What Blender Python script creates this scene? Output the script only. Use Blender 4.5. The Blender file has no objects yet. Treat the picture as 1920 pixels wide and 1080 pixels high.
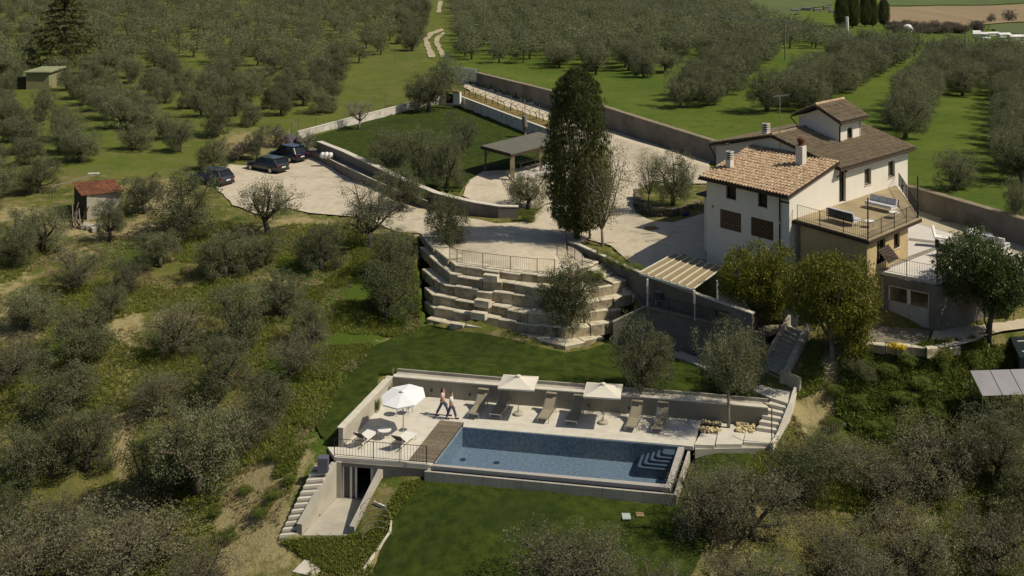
import bpy, math, random
import numpy as np
from mathutils import Vector, Matrix
from mathutils.geometry import delaunay_2d_cdt

# ------------------------------------------------------------------ camera, sky, sun, exposure
F, H, YH = 2200.0, 28.66, -140.0          # focal length in photo pixels, eye height, horizon row
scn = bpy.context.scene
COL = scn.collection
cam = bpy.data.cameras.new('camera'); camo = bpy.data.objects.new('camera', cam); COL.objects.link(camo)
camo.location = (0, 0, H); camo.rotation_euler = (math.radians(90), 0, 0)
cam.sensor_width = 36; cam.lens = 36 * F / 1920; cam.shift_y = -(540 - YH) / 1920
cam.clip_start = 1; cam.clip_end = 6000
scn.camera = camo
SUN = Vector((.626, -.145, .766)).normalized()
world = bpy.data.worlds.new('World'); scn.world = world; world.use_nodes = True
wn = world.node_tree
sky = wn.nodes.new('ShaderNodeTexSky'); sky.sky_type = 'NISHITA'; sky.sun_disc = False
sky.sun_elevation = math.asin(SUN.z); sky.sun_rotation = math.atan2(SUN.x, SUN.y)
sky.air_density = 1.0; sky.dust_density = 1.5
wn.links.new(sky.outputs[0], wn.nodes['Background'].inputs[0]); wn.nodes['Background'].inputs[1].default_value = 0.05
sl = bpy.data.lights.new('sun', 'SUN'); sl.energy = 3.3; sl.angle = math.radians(.55); sl.color = (1, .91, .74)
so = bpy.data.objects.new('sun', sl); COL.objects.link(so); so.location = (60, 0, 90)
so.rotation_euler = SUN.to_track_quat('Z', 'Y').to_euler()
vs = scn.view_settings; vs.view_transform = 'Standard'; vs.look = 'None'; vs.exposure = 0.42; vs.gamma = 1; vs.use_curve_mapping = False
scn.render.engine = 'CYCLES'
scn.cycles.max_bounces = 6; scn.cycles.transparent_max_bounces = 12; scn.cycles.caustics_refractive = False

R = random.Random(7)
NR = np.random.RandomState(11)

# ------------------------------------------------------------------ projection helpers
def P(px, py, z=0.0):
    Y = F * (H - z) / (py - YH)
    return Vector(((px - 960) / F * Y, Y, z))
def ZA(p, py):                                   # height at plan point p that shows at row py
    return H - (py - YH) * p[1] / F
def PJ(x, y, z): return 960 + F * x / y, YH + F * (H - z) / y
def V(*a): return Vector(a)

# ------------------------------------------------------------------ materials
MATS = {}
def mat(name, c1, c2=None, scale=2.0, rough=.8, bump=0.0, bscale=None, metal=0, spec=.3, detail=5, rnd=0.0,
        c3=None, scale3=.3, coord='pos', stretch=None, coat=0, lo=.35, hi=.65):
    if name in MATS: return MATS[name]
    m = bpy.data.materials.new(name); m.use_nodes = True; nt = m.node_tree; N = nt.nodes; L = nt.links
    b = N['Principled BSDF']
    b.inputs['Roughness'].default_value = rough; b.inputs['Metallic'].default_value = metal
    b.inputs['Specular IOR Level'].default_value = spec
    if coat: b.inputs['Coat Weight'].default_value = coat; b.inputs['Coat Roughness'].default_value = .05
    if coord == 'pos': src = N.new('ShaderNodeNewGeometry').outputs['Position']
    else: src = N.new('ShaderNodeTexCoord').outputs['Object']
    if stretch:
        mp = N.new('ShaderNodeMapping'); mp.inputs['Scale'].default_value = stretch
        L.new(src, mp.inputs[0]); src = mp.outputs[0]
    def noise(s, d=detail):
        n = N.new('ShaderNodeTexNoise'); n.inputs['Scale'].default_value = s; n.inputs['Detail'].default_value = d
        n.inputs['Roughness'].default_value = .62
        L.new(src, n.inputs['Vector']); return n.outputs[0]
    def mixc(fac, a, bb):
        x = N.new('ShaderNodeMix'); x.data_type = 'RGBA'
        L.new(fac, x.inputs[0])
        for i, c in ((6, a), (7, bb)):
            if isinstance(c, tuple): x.inputs[i].default_value = (*c, 1)
            else: L.new(c, x.inputs[i])
        return x.outputs[2]
    def rr(f, lo, hi):
        r = N.new('ShaderNodeMapRange'); r.inputs[1].default_value = lo; r.inputs[2].default_value = hi; L.new(f, r.inputs[0]); return r.outputs[0]
    col = None
    if c2:
        col = mixc(rr(noise(scale), lo, hi), c1, c2)
        if c3: col = mixc(rr(noise(scale3), .52, .7), col, c3)
    if rnd:
        oi = N.new('ShaderNodeObjectInfo'); hs = N.new('ShaderNodeHueSaturation')
        k = N.new('ShaderNodeMapRange'); k.inputs[3].default_value = 1 - rnd; k.inputs[4].default_value = 1 + rnd
        L.new(oi.outputs['Random'], k.inputs[0]); L.new(k.outputs[0], hs.inputs['Value'])
        if col: L.new(col, hs.inputs['Color'])
        else: hs.inputs['Color'].default_value = (*c1, 1)
        col = hs.outputs[0]
    if col: L.new(col, b.inputs['Base Color'])
    else: b.inputs['Base Color'].default_value = (*c1, 1)
    if bump:
        bn = N.new('ShaderNodeBump'); bn.inputs['Strength'].default_value = 1; bn.inputs['Distance'].default_value = bump
        L.new(noise(bscale or scale * 3), bn.inputs['Height']); L.new(bn.outputs[0], b.inputs['Normal'])
    MATS[name] = m; return m

def leafmat(name, dark, light, trans=.25, rnd=.18):
    m = bpy.data.materials.new(name); m.use_nodes = True; nt = m.node_tree; N = nt.nodes; L = nt.links
    b = N['Principled BSDF']; b.inputs['Roughness'].default_value = .6; b.inputs['Specular IOR Level'].default_value = .25
    at = N.new('ShaderNodeAttribute'); at.attribute_name = 'tint'
    x = N.new('ShaderNodeMix'); x.data_type = 'RGBA'; L.new(at.outputs['Fac'], x.inputs[0])
    x.inputs[6].default_value = (*dark, 1); x.inputs[7].default_value = (*light, 1)
    oi = N.new('ShaderNodeObjectInfo'); hs = N.new('ShaderNodeHueSaturation')
    k = N.new('ShaderNodeMapRange'); k.inputs[3].default_value = 1 - rnd; k.inputs[4].default_value = 1 + rnd
    L.new(oi.outputs['Random'], k.inputs[0]); L.new(k.outputs[0], hs.inputs['Value']); L.new(x.outputs[2], hs.inputs['Color'])
    L.new(hs.outputs[0], b.inputs['Base Color'])
    t = N.new('ShaderNodeBsdfTranslucent'); L.new(hs.outputs[0], t.inputs[0])
    ms = N.new('ShaderNodeMixShader'); ms.inputs[0].default_value = trans
    L.new(b.outputs[0], ms.inputs[1]); L.new(t.outputs[0], ms.inputs[2]); L.new(ms.outputs[0], N['Material Output'].inputs[0])
    MATS[name] = m; return m

m_deck = mat('travertine', (.60, .56, .48), (.50, .465, .39), 1.6, .7, .004, 30, c3=(.56, .54, .47), scale3=.9)
m_cap = mat('stone_coping', (.60, .56, .47), (.50, .46, .38), 2.5, .75, .006, 20)
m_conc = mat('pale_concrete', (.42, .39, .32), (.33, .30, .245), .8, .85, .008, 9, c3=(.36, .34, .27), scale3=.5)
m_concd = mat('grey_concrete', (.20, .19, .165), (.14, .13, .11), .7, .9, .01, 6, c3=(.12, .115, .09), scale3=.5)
m_plaster = mat('white_plaster', (.72, .68, .59), (.66, .62, .53), .5, .85, .003, 25, c3=(.61, .57, .48), scale3=.25)
m_yellow = mat('ochre_plaster', (.50, .38, .19), (.42, .32, .16), .6, .88, .004, 20, c3=(.35, .27, .15), scale3=.7)
m_wwall = mat('whitewashed_wall', (.58, .55, .49), (.44, .41, .36), 1.2, .88, .01, 8, c3=(.25, .23, .19), scale3=1.1)
m_rwall = mat('weathered_render', (.20, .18, .15), (.145, .13, .105), .5, .92, .01, 6, c3=(.11, .10, .08), scale3=.35)
m_block = mat('limestone_block', (.44, .375, .26), (.25, .205, .13), 1.6, .92, .06, 3.5, c3=(.10, .088, .05), scale3=.9, rnd=.2)  # darker than the tops: shade mixed into the colour with moss and dirt stains
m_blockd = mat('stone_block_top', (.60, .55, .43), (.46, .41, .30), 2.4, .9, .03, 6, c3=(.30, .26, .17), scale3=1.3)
m_gravel = mat('pale_gravel', (.53, .465, .355), (.45, .39, .29), 1.9, .95, .02, 20, c3=(.37, .315, .225), scale3=.55)
m_track = mat('pale_dirt', (.42, .36, .24), (.30, .26, .16), 1.5, .95, .01, 10)
m_lawn = mat('mown_lawn', (.020, .036, .005), (.053, .072, .010), 1.7, .95, .05, 16, spec=.1, c3=(.024, .037, .008), scale3=.16)
m_dryg = mat('dry_grass', (.24, .17, .065), (.12, .10, .035), 1.4, .95, .05, 6, spec=.1, c3=(.07, .075, .02), scale3=.6)
m_wood = mat('weathered_wood', (.20, .165, .115), (.13, .105, .07), 5, .8, .004, 30, rnd=.18)
m_brown = mat('dark_timber', (.035, .022, .014), (.05, .033, .02), 5, .7, .004, 30)
m_postw = mat('pale_timber', (.38, .31, .20), (.27, .21, .13), 4, .8, .004, 30)
m_black = mat('black_iron', (.018, .017, .016), rough=.5, spec=.4)
m_rust = mat('rusty_sheet', (.16, .055, .022), (.09, .035, .018), 1.6, .85, .006, 20, c3=(.22, .09, .04), scale3=1)
m_glass = mat('dark_glass', (.012, .014, .016), rough=.08, spec=.6)
m_tyre = mat('tyre', (.015, .015, .015), rough=.9)
m_metal = mat('brushed_metal', (.45, .45, .43), rough=.35, metal=.9)
m_white = mat('white_paint', (.72, .70, .66), (.66, .64, .59), 3, .55)
m_canvas = mat('cream_canvas', (.62, .58, .50), (.57, .53, .45), 4, .9)
m_wcanvas = mat('white_canvas', (.80, .80, .80), (.76, .76, .77), 4, .85)
m_tan = mat('tan_mesh_fabric', (.27, .235, .16), (.23, .20, .14), 20, .85)
m_dark = mat('brown_mesh_fabric', (.055, .045, .038), (.04, .033, .028), 20, .8)
m_terra = mat('terracotta_tiles', (.47, .34, .215), (.26, .17, .105), 2.6, .85, .004, 20, c3=(.55, .45, .31), scale3=3.1, detail=3)
m_terrad = mat('aged_roof_tiles', (.27, .215, .14), (.17, .13, .08), 2.2, .88, .004, 20, c3=(.30, .235, .15), scale3=1.3)
m_bark = mat('olive_bark', (.11, .09, .065), (.05, .04, .03), 9, .95, .02, 20, coord='obj')
m_barkl = mat('grey_bark', (.26, .23, .18), (.15, .13, .10), 9, .95, .02, 20, coord='obj')
m_mosaic = mat('pool_mosaic', (.25, .30, .335), (.14, .185, .22), 6, .4, .0, detail=2, stretch=(1, 1.5, 1))  # two-tone mottling stands in for rippled light on the tiles
m_mosd = mat('pool_edge_mosaic', (.045, .05, .075), (.035, .038, .06), 9, .4)
m_pcop = mat('porcelain_coping', (.40, .375, .34), (.36, .335, .30), 3, .5)
m_pstep = mat('pool_step_tile', (.105, .135, .16), (.085, .11, .135), 6, .4)
m_soil = mat('planting_soil', (.10, .085, .05), (.055, .05, .028), 3, .95, .02, 10)
m_ochst = mat('yellow_cobbles', (.52, .43, .25), (.38, .30, .16), 3, .8, rnd=.25)
m_tarp = mat('grey_green_roofing', (.135, .13, .10), (.115, .11, .085), 1.2, .8)
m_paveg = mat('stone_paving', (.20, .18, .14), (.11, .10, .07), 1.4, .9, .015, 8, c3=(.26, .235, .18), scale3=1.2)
m_paveb = mat('beige_paving', (.46, .40, .28), (.41, .36, .25), 1, .85, .003, 20)
m_band = mat('grey_paving_band', (.24, .22, .19), (.20, .185, .16), 2, .85)
m_patio = mat('pale_paving', (.58, .55, .50), (.54, .51, .46), 1.2, .8, .003, 20)
m_brick = mat('lattice_brick', (.22, .14, .08), (.14, .085, .05), 5, .9, rnd=.2)
m_lilac = mat('lilac_cushion', (.52, .51, .53), (.46, .45, .48), 3, .9)
m_fgreen = mat('field_green', (.085, .115, .03), (.06, .085, .022), .02, .95, c3=(.10, .12, .045), scale3=.01)
m_fbrown = mat('field_brown', (.25, .185, .105), (.20, .145, .08), .03, .95, stretch=(1, .15, 1))
m_solar = mat('solar_glass', (.16, .155, .17), (.20, .19, .21), .9, .22, spec=.8)
m_blue = mat('blue_plastic', (.03, .035, .16), rough=.5)
m_red = mat('red_glass', (.18, .01, .01), rough=.3)
m_skin = mat('skin', (.45, .26, .18), rough=.6)
m_hair = mat('dark_hair', (.02, .012, .008), rough=.6)
m_jean = mat('blue_jeans', (.085, .10, .15), (.06, .07, .11), 20, .9)
m_pink = mat('pale_pink_cloth', (.62, .47, .42), rough=.9)
m_blk = mat('black_cloth', (.015, .012, .014), rough=.9)
m_wht = mat('white_cloth', (.68, .67, .66), rough=.9)
m_plate = mat('number_plate', (.6, .6, .6), rough=.5)
m_light = mat('lamp_lens', (.6, .6, .58), rough=.2)
m_twall = mat('green_plaster', (.24, .23, .115), (.20, .19, .10), 1, .9)
m_gren = mat('green_rendered_roof', (.27, .28, .16), (.22, .23, .13), 1, .9)

lf_olive = leafmat('olive_leaves', (.072, .082, .036), (.250, .262, .138), .40, .24)
lf_brown = leafmat('sparse_olive_leaves', (.084, .082, .042), (.250, .240, .140), .38, .22)
lf_dark = leafmat('dark_olive_leaves', (.052, .066, .025), (.175, .190, .085), .34)
lf_cyp = leafmat('cypress_leaves', (.028, .040, .011), (.115, .130, .036), .2, .04)
lf_laurel = leafmat('laurel_leaves', (.034, .050, .006), (.275, .275, .034), .28)
lf_round = leafmat('glossy_leaves', (.026, .046, .010), (.110, .150, .038), .32)
lf_con = leafmat('conifer_needles', (.028, .034, .010), (.12, .115, .03), .2)
lf_grass = leafmat('wild_grass_blades', (.095, .130, .018), (.29, .31, .065), .5)
lf_dry = leafmat('straw_blades', (.20, .16, .07), (.42, .35, .19), .35)
lf_yel = leafmat('yellow_flowers', (.45, .33, .02), (.65, .50, .04), .2)
lf_scrub = leafmat('scrub_leaves', (.075, .110, .016), (.24, .28, .06), .45)
lf_pale = leafmat('pale_spring_leaves', (.11, .115, .040), (.30, .28, .13), .35)
lf_bare = leafmat('bare_twigs', (.07, .055, .04), (.16, .13, .10), .1)

# ------------------------------------------------------------------ object helpers
def tag(o, label=None, cat=None, group=None, kind=None):
    if label: o['label'] = label
    if cat: o['category'] = cat
    if group: o['group'] = group
    if kind: o['kind'] = kind
    return o
def root(name, loc, label, cat, group=None, rz=0.0):
    o = bpy.data.objects.new(name, None); COL.objects.link(o); o.location = loc; o.rotation_euler = (0, 0, rz)
    o.empty_display_size = .3
    return tag(o, label, cat, group)
def link(name, me, parent=None, loc=(0, 0, 0), rot=(0, 0, 0), scale=(1, 1, 1)):
    o = bpy.data.objects.new(name, me); COL.objects.link(o)
    o.location = loc; o.rotation_euler = rot; o.scale = scale
    if parent: o.parent = parent
    return o
def copy_tree(o, parent=None):
    c = o.copy(); COL.objects.link(c)
    if parent: c.parent = parent
    for ch in list(o.children): copy_tree(ch, c)
    return c

class MB:
    """collects polygons of one mesh"""
    def __init__(s): s.v = []; s.f = []; s.mi = []; s.m = 0; s.smooth = False
    def poly(s, pts, faces):
        n = len(s.v); s.v += [tuple(p) for p in pts]; s.f += [tuple(n + i for i in f) for f in faces]; s.mi += [s.m] * len(faces); return s
    def prism(s, pts, z0, z1):
        """pts: plan polygon; z0,z1 numbers or per-vertex lists"""
        n = len(pts); a = z0 if isinstance(z0, (list, tuple)) else [z0] * n; b = z1 if isinstance(z1, (list, tuple)) else [z1] * n
        ar = sum(pts[i][0] * pts[(i + 1) % n][1] - pts[(i + 1) % n][0] * pts[i][1] for i in range(n))
        if ar < 0: pts = list(pts)[::-1]; a = list(a)[::-1]; b = list(b)[::-1]
        vv = [(p[0], p[1], z) for p, z in zip(pts, a)] + [(p[0], p[1], z) for p, z in zip(pts, b)]
        ff = [tuple(range(n))[::-1], tuple(range(n, 2 * n))] + [(i, (i + 1) % n, n + (i + 1) % n, n + i) for i in range(n)]
        return s.poly(vv, ff)
    def box(s, c, d, rz=0.0, M=None):
        x, y, z = d[0] / 2, d[1] / 2, d[2] / 2
        pts = [Vector((i * x, j * y, k * z)) for k in (-1, 1) for j in (-1, 1) for i in (-1, 1)]
        Q = M if M is not None else Matrix.Rotation(rz, 3, 'Z')
        pts = [Q @ p + Vector(c) for p in pts]
        return s.poly(pts, [(0, 2, 3, 1), (4, 5, 7, 6), (0, 1, 5, 4), (2, 6, 7, 3), (0, 4, 6, 2), (1, 3, 7, 5)])
    def bar(s, p, q, w, h=None):
        """rectangular bar from p to q"""
        p = Vector(p); q = Vector(q); d = q - p; L = d.length
        if L < 1e-6: return s
        Q = d.to_track_quat('X', 'Z').to_matrix()
        return s.box((p + q) / 2, (L, w, h or w), M=Q)
    def tube(s, pts, r, n=6, cap=True):
        pts = [Vector(p) for p in pts]; k = len(pts)
        rr = r if isinstance(r, (list, tuple)) else [r] * k
        vv = []; ff = []
        for i, p in enumerate(pts):
            d = (pts[min(i + 1, k - 1)] - pts[max(i - 1, 0)])
            Q = d.to_track_quat('Z', 'Y').to_matrix() if d.length > 1e-9 else Matrix.Identity(3)
            for j in range(n):
                a = 2 * math.pi * j / n; vv.append(p + Q @ Vector((math.cos(a) * rr[i], math.sin(a) * rr[i], 0)))
        for i in range(k - 1):
            for j in range(n):
                a, b = i * n + j, i * n + (j + 1) % n; ff.append((a, b, b + n, a + n))
        if cap: ff += [tuple(range(n))[::-1], tuple(range((k - 1) * n, k * n))]
        return s.poly(vv, ff)
    def disc(s, c, r, z0, z1, n=16): return s.prism([(c[0] + r * math.cos(2 * math.pi * i / n), c[1] + r * math.sin(2 * math.pi * i / n)) for i in range(n)], z0, z1)
    def lathe(s, c, prof, n=12):
        vv = []; ff = []
        for r, z in prof:
            for j in range(n):
                a = 2 * math.pi * j / n; vv.append((c[0] + r * math.cos(a), c[1] + r * math.sin(a), c[2] + z))
        for i in range(len(prof) - 1):
            for j in range(n): a, b = i * n + j, i * n + (j + 1) % n; ff.append((a, b, b + n, a + n))
        return s.poly(vv, ff)
    def mesh(s, name, mats, off=(0, 0, 0)):
        me = bpy.data.meshes.new(name); o = Vector(off)
        me.from_pydata([(p[0] - o.x, p[1] - o.y, p[2] - o.z) for p in s.v], [], s.f)
        for m in (mats if isinstance(mats, (list, tuple)) else [mats]): me.materials.append(m)
        if len(me.materials) > 1: me.polygons.foreach_set('material_index', s.mi)
        if s.smooth: me.polygons.foreach_set('use_smooth', [True] * len(me.polygons))
        me.update(); return me
def part(name, mb, mats, parent, label=None, kind=None):
    """world-space mesh put under parent (whose root origin is subtracted)"""
    r = parent
    while r.parent: r = r.parent
    o = link(name, mb.mesh(name, mats, r.location), parent)
    if parent is not r: pass
    return tag(o, label, kind=kind)
def single(name, mb, mats, label=None, cat=None, group=None, kind=None):
    xs = [p[0] for p in mb.v]; ys = [p[1] for p in mb.v]; zs = [p[2] for p in mb.v]
    c = Vector(((min(xs) + max(xs)) / 2, (min(ys) + max(ys)) / 2, min(zs)))
    return tag(link(name, mb.mesh(name, mats, c), None, c), label, cat, group, kind)
def local(name, mb, mats, parent): return link(name, mb.mesh(name, mats), parent)

def offs(pts, d):
    """offset an open plan polyline to its left by d"""
    out = []
    for i, p in enumerate(pts):
        a = Vector(pts[max(i - 1, 0)][:2]); b = Vector(pts[min(i + 1, len(pts) - 1)][:2]); t = (b - a).normalized()
        out.append(Vector((p[0] - t.y * d, p[1] + t.x * d)))
    return out
def strip(mb, pts, z0, z1, th):
    """wall along polyline, thickness th to the left; z0/z1 lists or numbers"""
    n = len(pts); q = offs(pts, th)
    a = z0 if isinstance(z0, (list, tuple)) else [z0] * n; b = z1 if isinstance(z1, (list, tuple)) else [z1] * n
    vv = []
    for i in range(n):
        vv += [(pts[i][0], pts[i][1], a[i]), (q[i][0], q[i][1], a[i]), (q[i][0], q[i][1], b[i]), (pts[i][0], pts[i][1], b[i])]
    ff = []
    for i in range(n - 1):
        k = 4 * i
        for j in range(4): ff.append((k + j, k + 4 + j, k + 4 + (j + 1) % 4, k + (j + 1) % 4))
    ff += [(0, 1, 2, 3), (4 * n - 1, 4 * n - 2, 4 * n - 3, 4 * n - 4)]
    return mb.poly(vv, ff)
def lerp(a, b, t): return a + (b - a) * t
def along(pts, step):
    """resample polyline (3D vectors)"""
    out = []; acc = 0.0; nxt = 0.0
    for a, b in zip(pts[:-1], pts[1:]):
        L = (b - a).length
        while nxt <= acc + L + 1e-6:
            out.append(a.lerp(b, (nxt - acc) / max(L, 1e-6))); nxt += step
        acc += L
    return out
def inpoly(x, y, poly):
    x = np.asarray(x); y = np.asarray(y); r = np.zeros(x.shape, bool); n = len(poly)
    for i in range(n):
        x0, y0 = poly[i][0], poly[i][1]; x1, y1 = poly[(i + 1) % n][0], poly[(i + 1) % n][1]
        if y0 == y1: continue
        c = ((y0 > y) != (y1 > y)) & (x < (x1 - x0) * (y - y0) / (y1 - y0) + x0); r ^= c
    return r
# ------------------------------------------------------------------ terrain
CP = [(-430, 600, 14), (-150, 700, 10), (0, 700, 8), (-110, 350, 8), (0, 350, 7), (60, 330, 5), (100, 600, -14), (110, 240, 5), (150, 350, -4),
      (200, 470, -14), (250, 600, -25), (340, 800, -35), (430, 1000, -42), (600, 1400, -45), (0, 1500, -10), (200, 1500, -40), (-600, 1500, 20),
      (-60, 30, -9), (0, 30, -8), (60, 30, -10), (-200, 60, -10), (200, 60, -6), (-300, 200, 4), (300, 200, 2), (0, -40, -12), (1200, 1500, -40)]
CPX = [(0, 100, 6.5), (400, 100, 6.5), (700, 100, 6.3), (820, 70, 6.5), (1000, 60, 7), (1300, 100, 7.2), (1600, 110, 7), (1850, 110, 6.3),
       (0, 200, 5.6), (300, 200, 5.6), (600, 200, 5.8), (0, 300, 5), (200, 300, 5), (400, 280, 5), (500, 270, 5), (549, 250, 5.4), (690, 215, 5.6), (800, 190, 5.8),
       (0, 400, 4.3), (200, 410, 4.2), (300, 400, 4.4), (400, 350, 4.5), (480, 390, 4.5), (560, 300, 4.5), (560, 390, 4.5), (640, 340, 4.5), (700, 400, 4.5), (770, 430, 4.45),
       (780, 395, 4.5), (870, 405, 4.5), (960, 425, 4.5), (900, 470, 4.45), (860, 490, 4.45), (960, 505, 4.45), (1030, 450, 4.5), (1100, 470, 4.5), (1150, 430, 4.5),
       (1250, 480, 4.5), (1320, 490, 4.5), (1200, 400, 4.5), (1100, 350, 4.7), (1150, 300, 4.8), (1250, 320, 4.8), (1330, 340, 4.8), (1050, 240, 5.2), (940, 190, 5.8), (880, 160, 6),
       (700, 260, 5.2), (800, 250, 5.2), (900, 260, 5.2), (700, 300, 5.2), (850, 330, 5.2), (950, 300, 5.2), (930, 350, 5.1), (1000, 370, 4.8),
       (1150, 190, 7), (1300, 250, 7.2), (1500, 280, 7.5), (1710, 330, 8.1), (1800, 360, 8.2), (1920, 390, 8.3), (1850, 300, 8),
       (1750, 420, 6.5), (1850, 470, 6.5), (1930, 480, 6.5), (1700, 450, 6.5), (1700, 625, 3.5), (1760, 610, 3.5), (1850, 620, 3.4), (1930, 560, 3.6), (1620, 640, 3.2),
       (1600, 690, 2.4), (1750, 720, 1.6), (1920, 700, 1.6), (1850, 660, 2.4), (1530, 700, 2.0), (1510, 770, .5), (1500, 830, -.3), (1650, 800, -.2), (1700, 850, -1.0),
       (780, 470, 3.6), (760, 520, 2.6), (700, 450, 3.6), (620, 470, 3.4), (780, 600, .9), (500, 470, 3.2), (300, 480, 3.1), (100, 480, 3.2), (0, 520, 2.6),
       (0, 600, 1.3), (300, 600, 1.3), (600, 600, 1.4), (700, 640, .9), (620, 720, .6), (0, 800, -1.5), (300, 800, -1.5), (500, 800, -.7), (590, 830, .1), (0, 1000, -4), (300, 1000, -3.6),
       (450, 1000, -2.7), (530, 960, -1.7), (540, 1005, -2.2), (560, 900, -.9), (640, 1000, -2.2), (0, 1080, -5), (590, 1060, -2.7), (700, 1080, -2.3), (700, 900, -.9), (780, 900, -.75), (720, 960, -1.3),
       (900, 920, -.75), (900, 1000, -1.1), (1100, 1080, -1.8), (1200, 960, -.8), (1300, 920, -.75), (1300, 850, -.5), (1380, 850, -.5), (1300, 1000, -1.2), (1500, 900, -1.0), (1920, 800, .2),
       (1920, 950, -2.2), (1920, 1080, -4), (1600, 1080, -3), (1600, 950, -1.8),
       (740, 690, .95), (900, 690, 1.0), (1200, 730, .95), (1420, 760, .95), (900, 650, .9), (1060, 665, .85), (1250, 690, .95), (1160, 640, .9), (1300, 670, 1.0), (1380, 700, 1.0), (820, 620, .85)]
cp = np.array([list(c) for c in CP] + [list(P(*c)) for c in CPX])
def _rbf(cp):
    n = len(cp); s = 100.0; xy = cp[:, :2] / s
    A = np.zeros((n + 3, n + 3)); d = np.linalg.norm(xy[:, None] - xy[None], axis=2)
    A[:n, :n] = d + np.eye(n) * -.0; A[:n, n] = 1; A[:n, n + 1:] = xy; A[n, :n] = 1; A[n + 1:, :n] = xy.T
    A[:n, :n] -= np.eye(n) * .002
    w = np.linalg.solve(A, np.concatenate([cp[:, 2], [0, 0, 0]]))
    def f(x, y):
        x = np.asarray(x, float) / s; y = np.asarray(y, float) / s; r = w[n] + w[n + 1] * x + w[n + 2] * y
        for i in range(n): r = r + w[i] * np.hypot(x - xy[i, 0], y - xy[i, 1])
        return r
    return f
RB = _rbf(cp)
def axis(lo, hi, c0, c1, st, g):
    a = list(np.arange(c0, c1 + 1e-6, st)); d = st
    while a[-1] < hi: d *= g; a.append(a[-1] + d)
    d = st
    while a[0] > lo: d *= g; a.insert(0, a[0] - d)
    return np.array(a)
XS = axis(-1500, 1500, -30, 42, .34, 1.07); YS = axis(-60, 3500, 52, 125, .34, 1.05)
GX, GY = np.meshgrid(XS, YS)
HB = RB(np.clip(GX, -700, 900), np.clip(GY, -60, 1700))
def vnoise(x, y, s, seed=0):
    x = x / s; y = y / s; xi = np.floor(x).astype(int); yi = np.floor(y).astype(int); xf = x - xi; yf = y - yi
    def h(a, b):
        n = (a * 374761393 + b * 668265263 + seed * 1442695041) & 0x7fffffff
        n = ((n ^ (n >> 13)) * 1274126177) & 0x7fffffff
        return ((n ^ (n >> 16)) & 0xffff) / 65535.0
    u = xf * xf * (3 - 2 * xf); v = yf * yf * (3 - 2 * yf)
    return (h(xi, yi) * (1 - u) + h(xi + 1, yi) * u) * (1 - v) + (h(xi, yi + 1) * (1 - u) + h(xi + 1, yi + 1) * u) * v
HB += (vnoise(GX, GY, 5.0, 1) - .5) * .12 + (vnoise(GX, GY, 1.7, 2) - .5) * .05
# long retaining wall line (base points): the meadow behind it stands higher
WL = [P(893, 160, 6.0), P(1060, 215, 5.3), P(1200, 262, 5.0), P(1335, 305, 4.9), P(1480, 340, 5.6), P(1715, 392, 6.5), P(1935, 467, 6.5), P(2300, 596, 6.5)]
WLt = [ZA(WL[0], 137), ZA(WL[1], 178), ZA(WL[2], 223), ZA(WL[3], 265), 7.6, ZA(WL[5], 354), ZA(WL[6], 418), ZA(WL[7], 540)]
def setlev(poly, z, blend=None):
    m = inpoly(GX, GY, poly); HB[m] = z if not callable(z) else z(GX[m], GY[m]); return m
# drive side of the wall: keep low, meadow side: keep high
def wall_dist():
    best = np.full(GX.shape, 1e9); sd = np.zeros(GX.shape); lowz = np.zeros(GX.shape); hiz = np.zeros(GX.shape)
    for i in range(len(WL) - 1):
        a, b = WL[i], WL[i + 1]; dx, dy = b.x - a.x, b.y - a.y; L2 = dx * dx + dy * dy
        t = np.clip(((GX - a.x) * dx + (GY - a.y) * dy) / L2, 0, 1); qx = a.x + t * dx; qy = a.y + t * dy
        d = np.hypot(GX - qx, GY - qy); s = (dx * (GY - a.y) - dy * (GX - a.x)); m = d < best
        best = np.where(m, d, best); sd = np.where(m, s, sd); lowz = np.where(m, a.z + t * (b.z - a.z), lowz); hiz = np.where(m, WLt[i] + t * (WLt[i + 1] - WLt[i]) - .18, hiz)
    return best, sd, lowz, hiz
_d, _s, _lo, _hi = wall_dist()
w = np.clip(1 - (_d - 2) / 10, 0, 1); w = w * w * (3 - 2 * w)
HB = np.where(_s > 0, HB * (1 - w) + _hi * w, HB)
w2 = np.clip(1 - (_d - 1) / 3, 0, 1)
HB = np.where((_s <= 0) & (_d < 4), HB * (1 - w2) + _lo * w2, HB)
HB = np.where((_s > 0) & (_d < .55), _lo, HB)
# court lawn and vine strip
CRT = [P(560, 262, 5.2), P(800, 196, 5.2), P(856, 196, 5.2), P(1032, 268, 5.2), P(1034, 312, 5.2), P(905, 320, 5.2), P(880, 338, 5.2), P(866, 362, 5.2), P(800, 352, 5.2), P(720, 325, 5.2), P(660, 302, 5.2), P(600, 276, 5.2)]
setlev(CRT, 5.2)
VS = [P(858, 186, 6.0), P(872, 168, 6.0), P(950, 192, 5.9), P(1045, 226, 5.8), P(1036, 256, 5.8), P(950, 219, 5.9)]
setlev(VS, 5.95)
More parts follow.
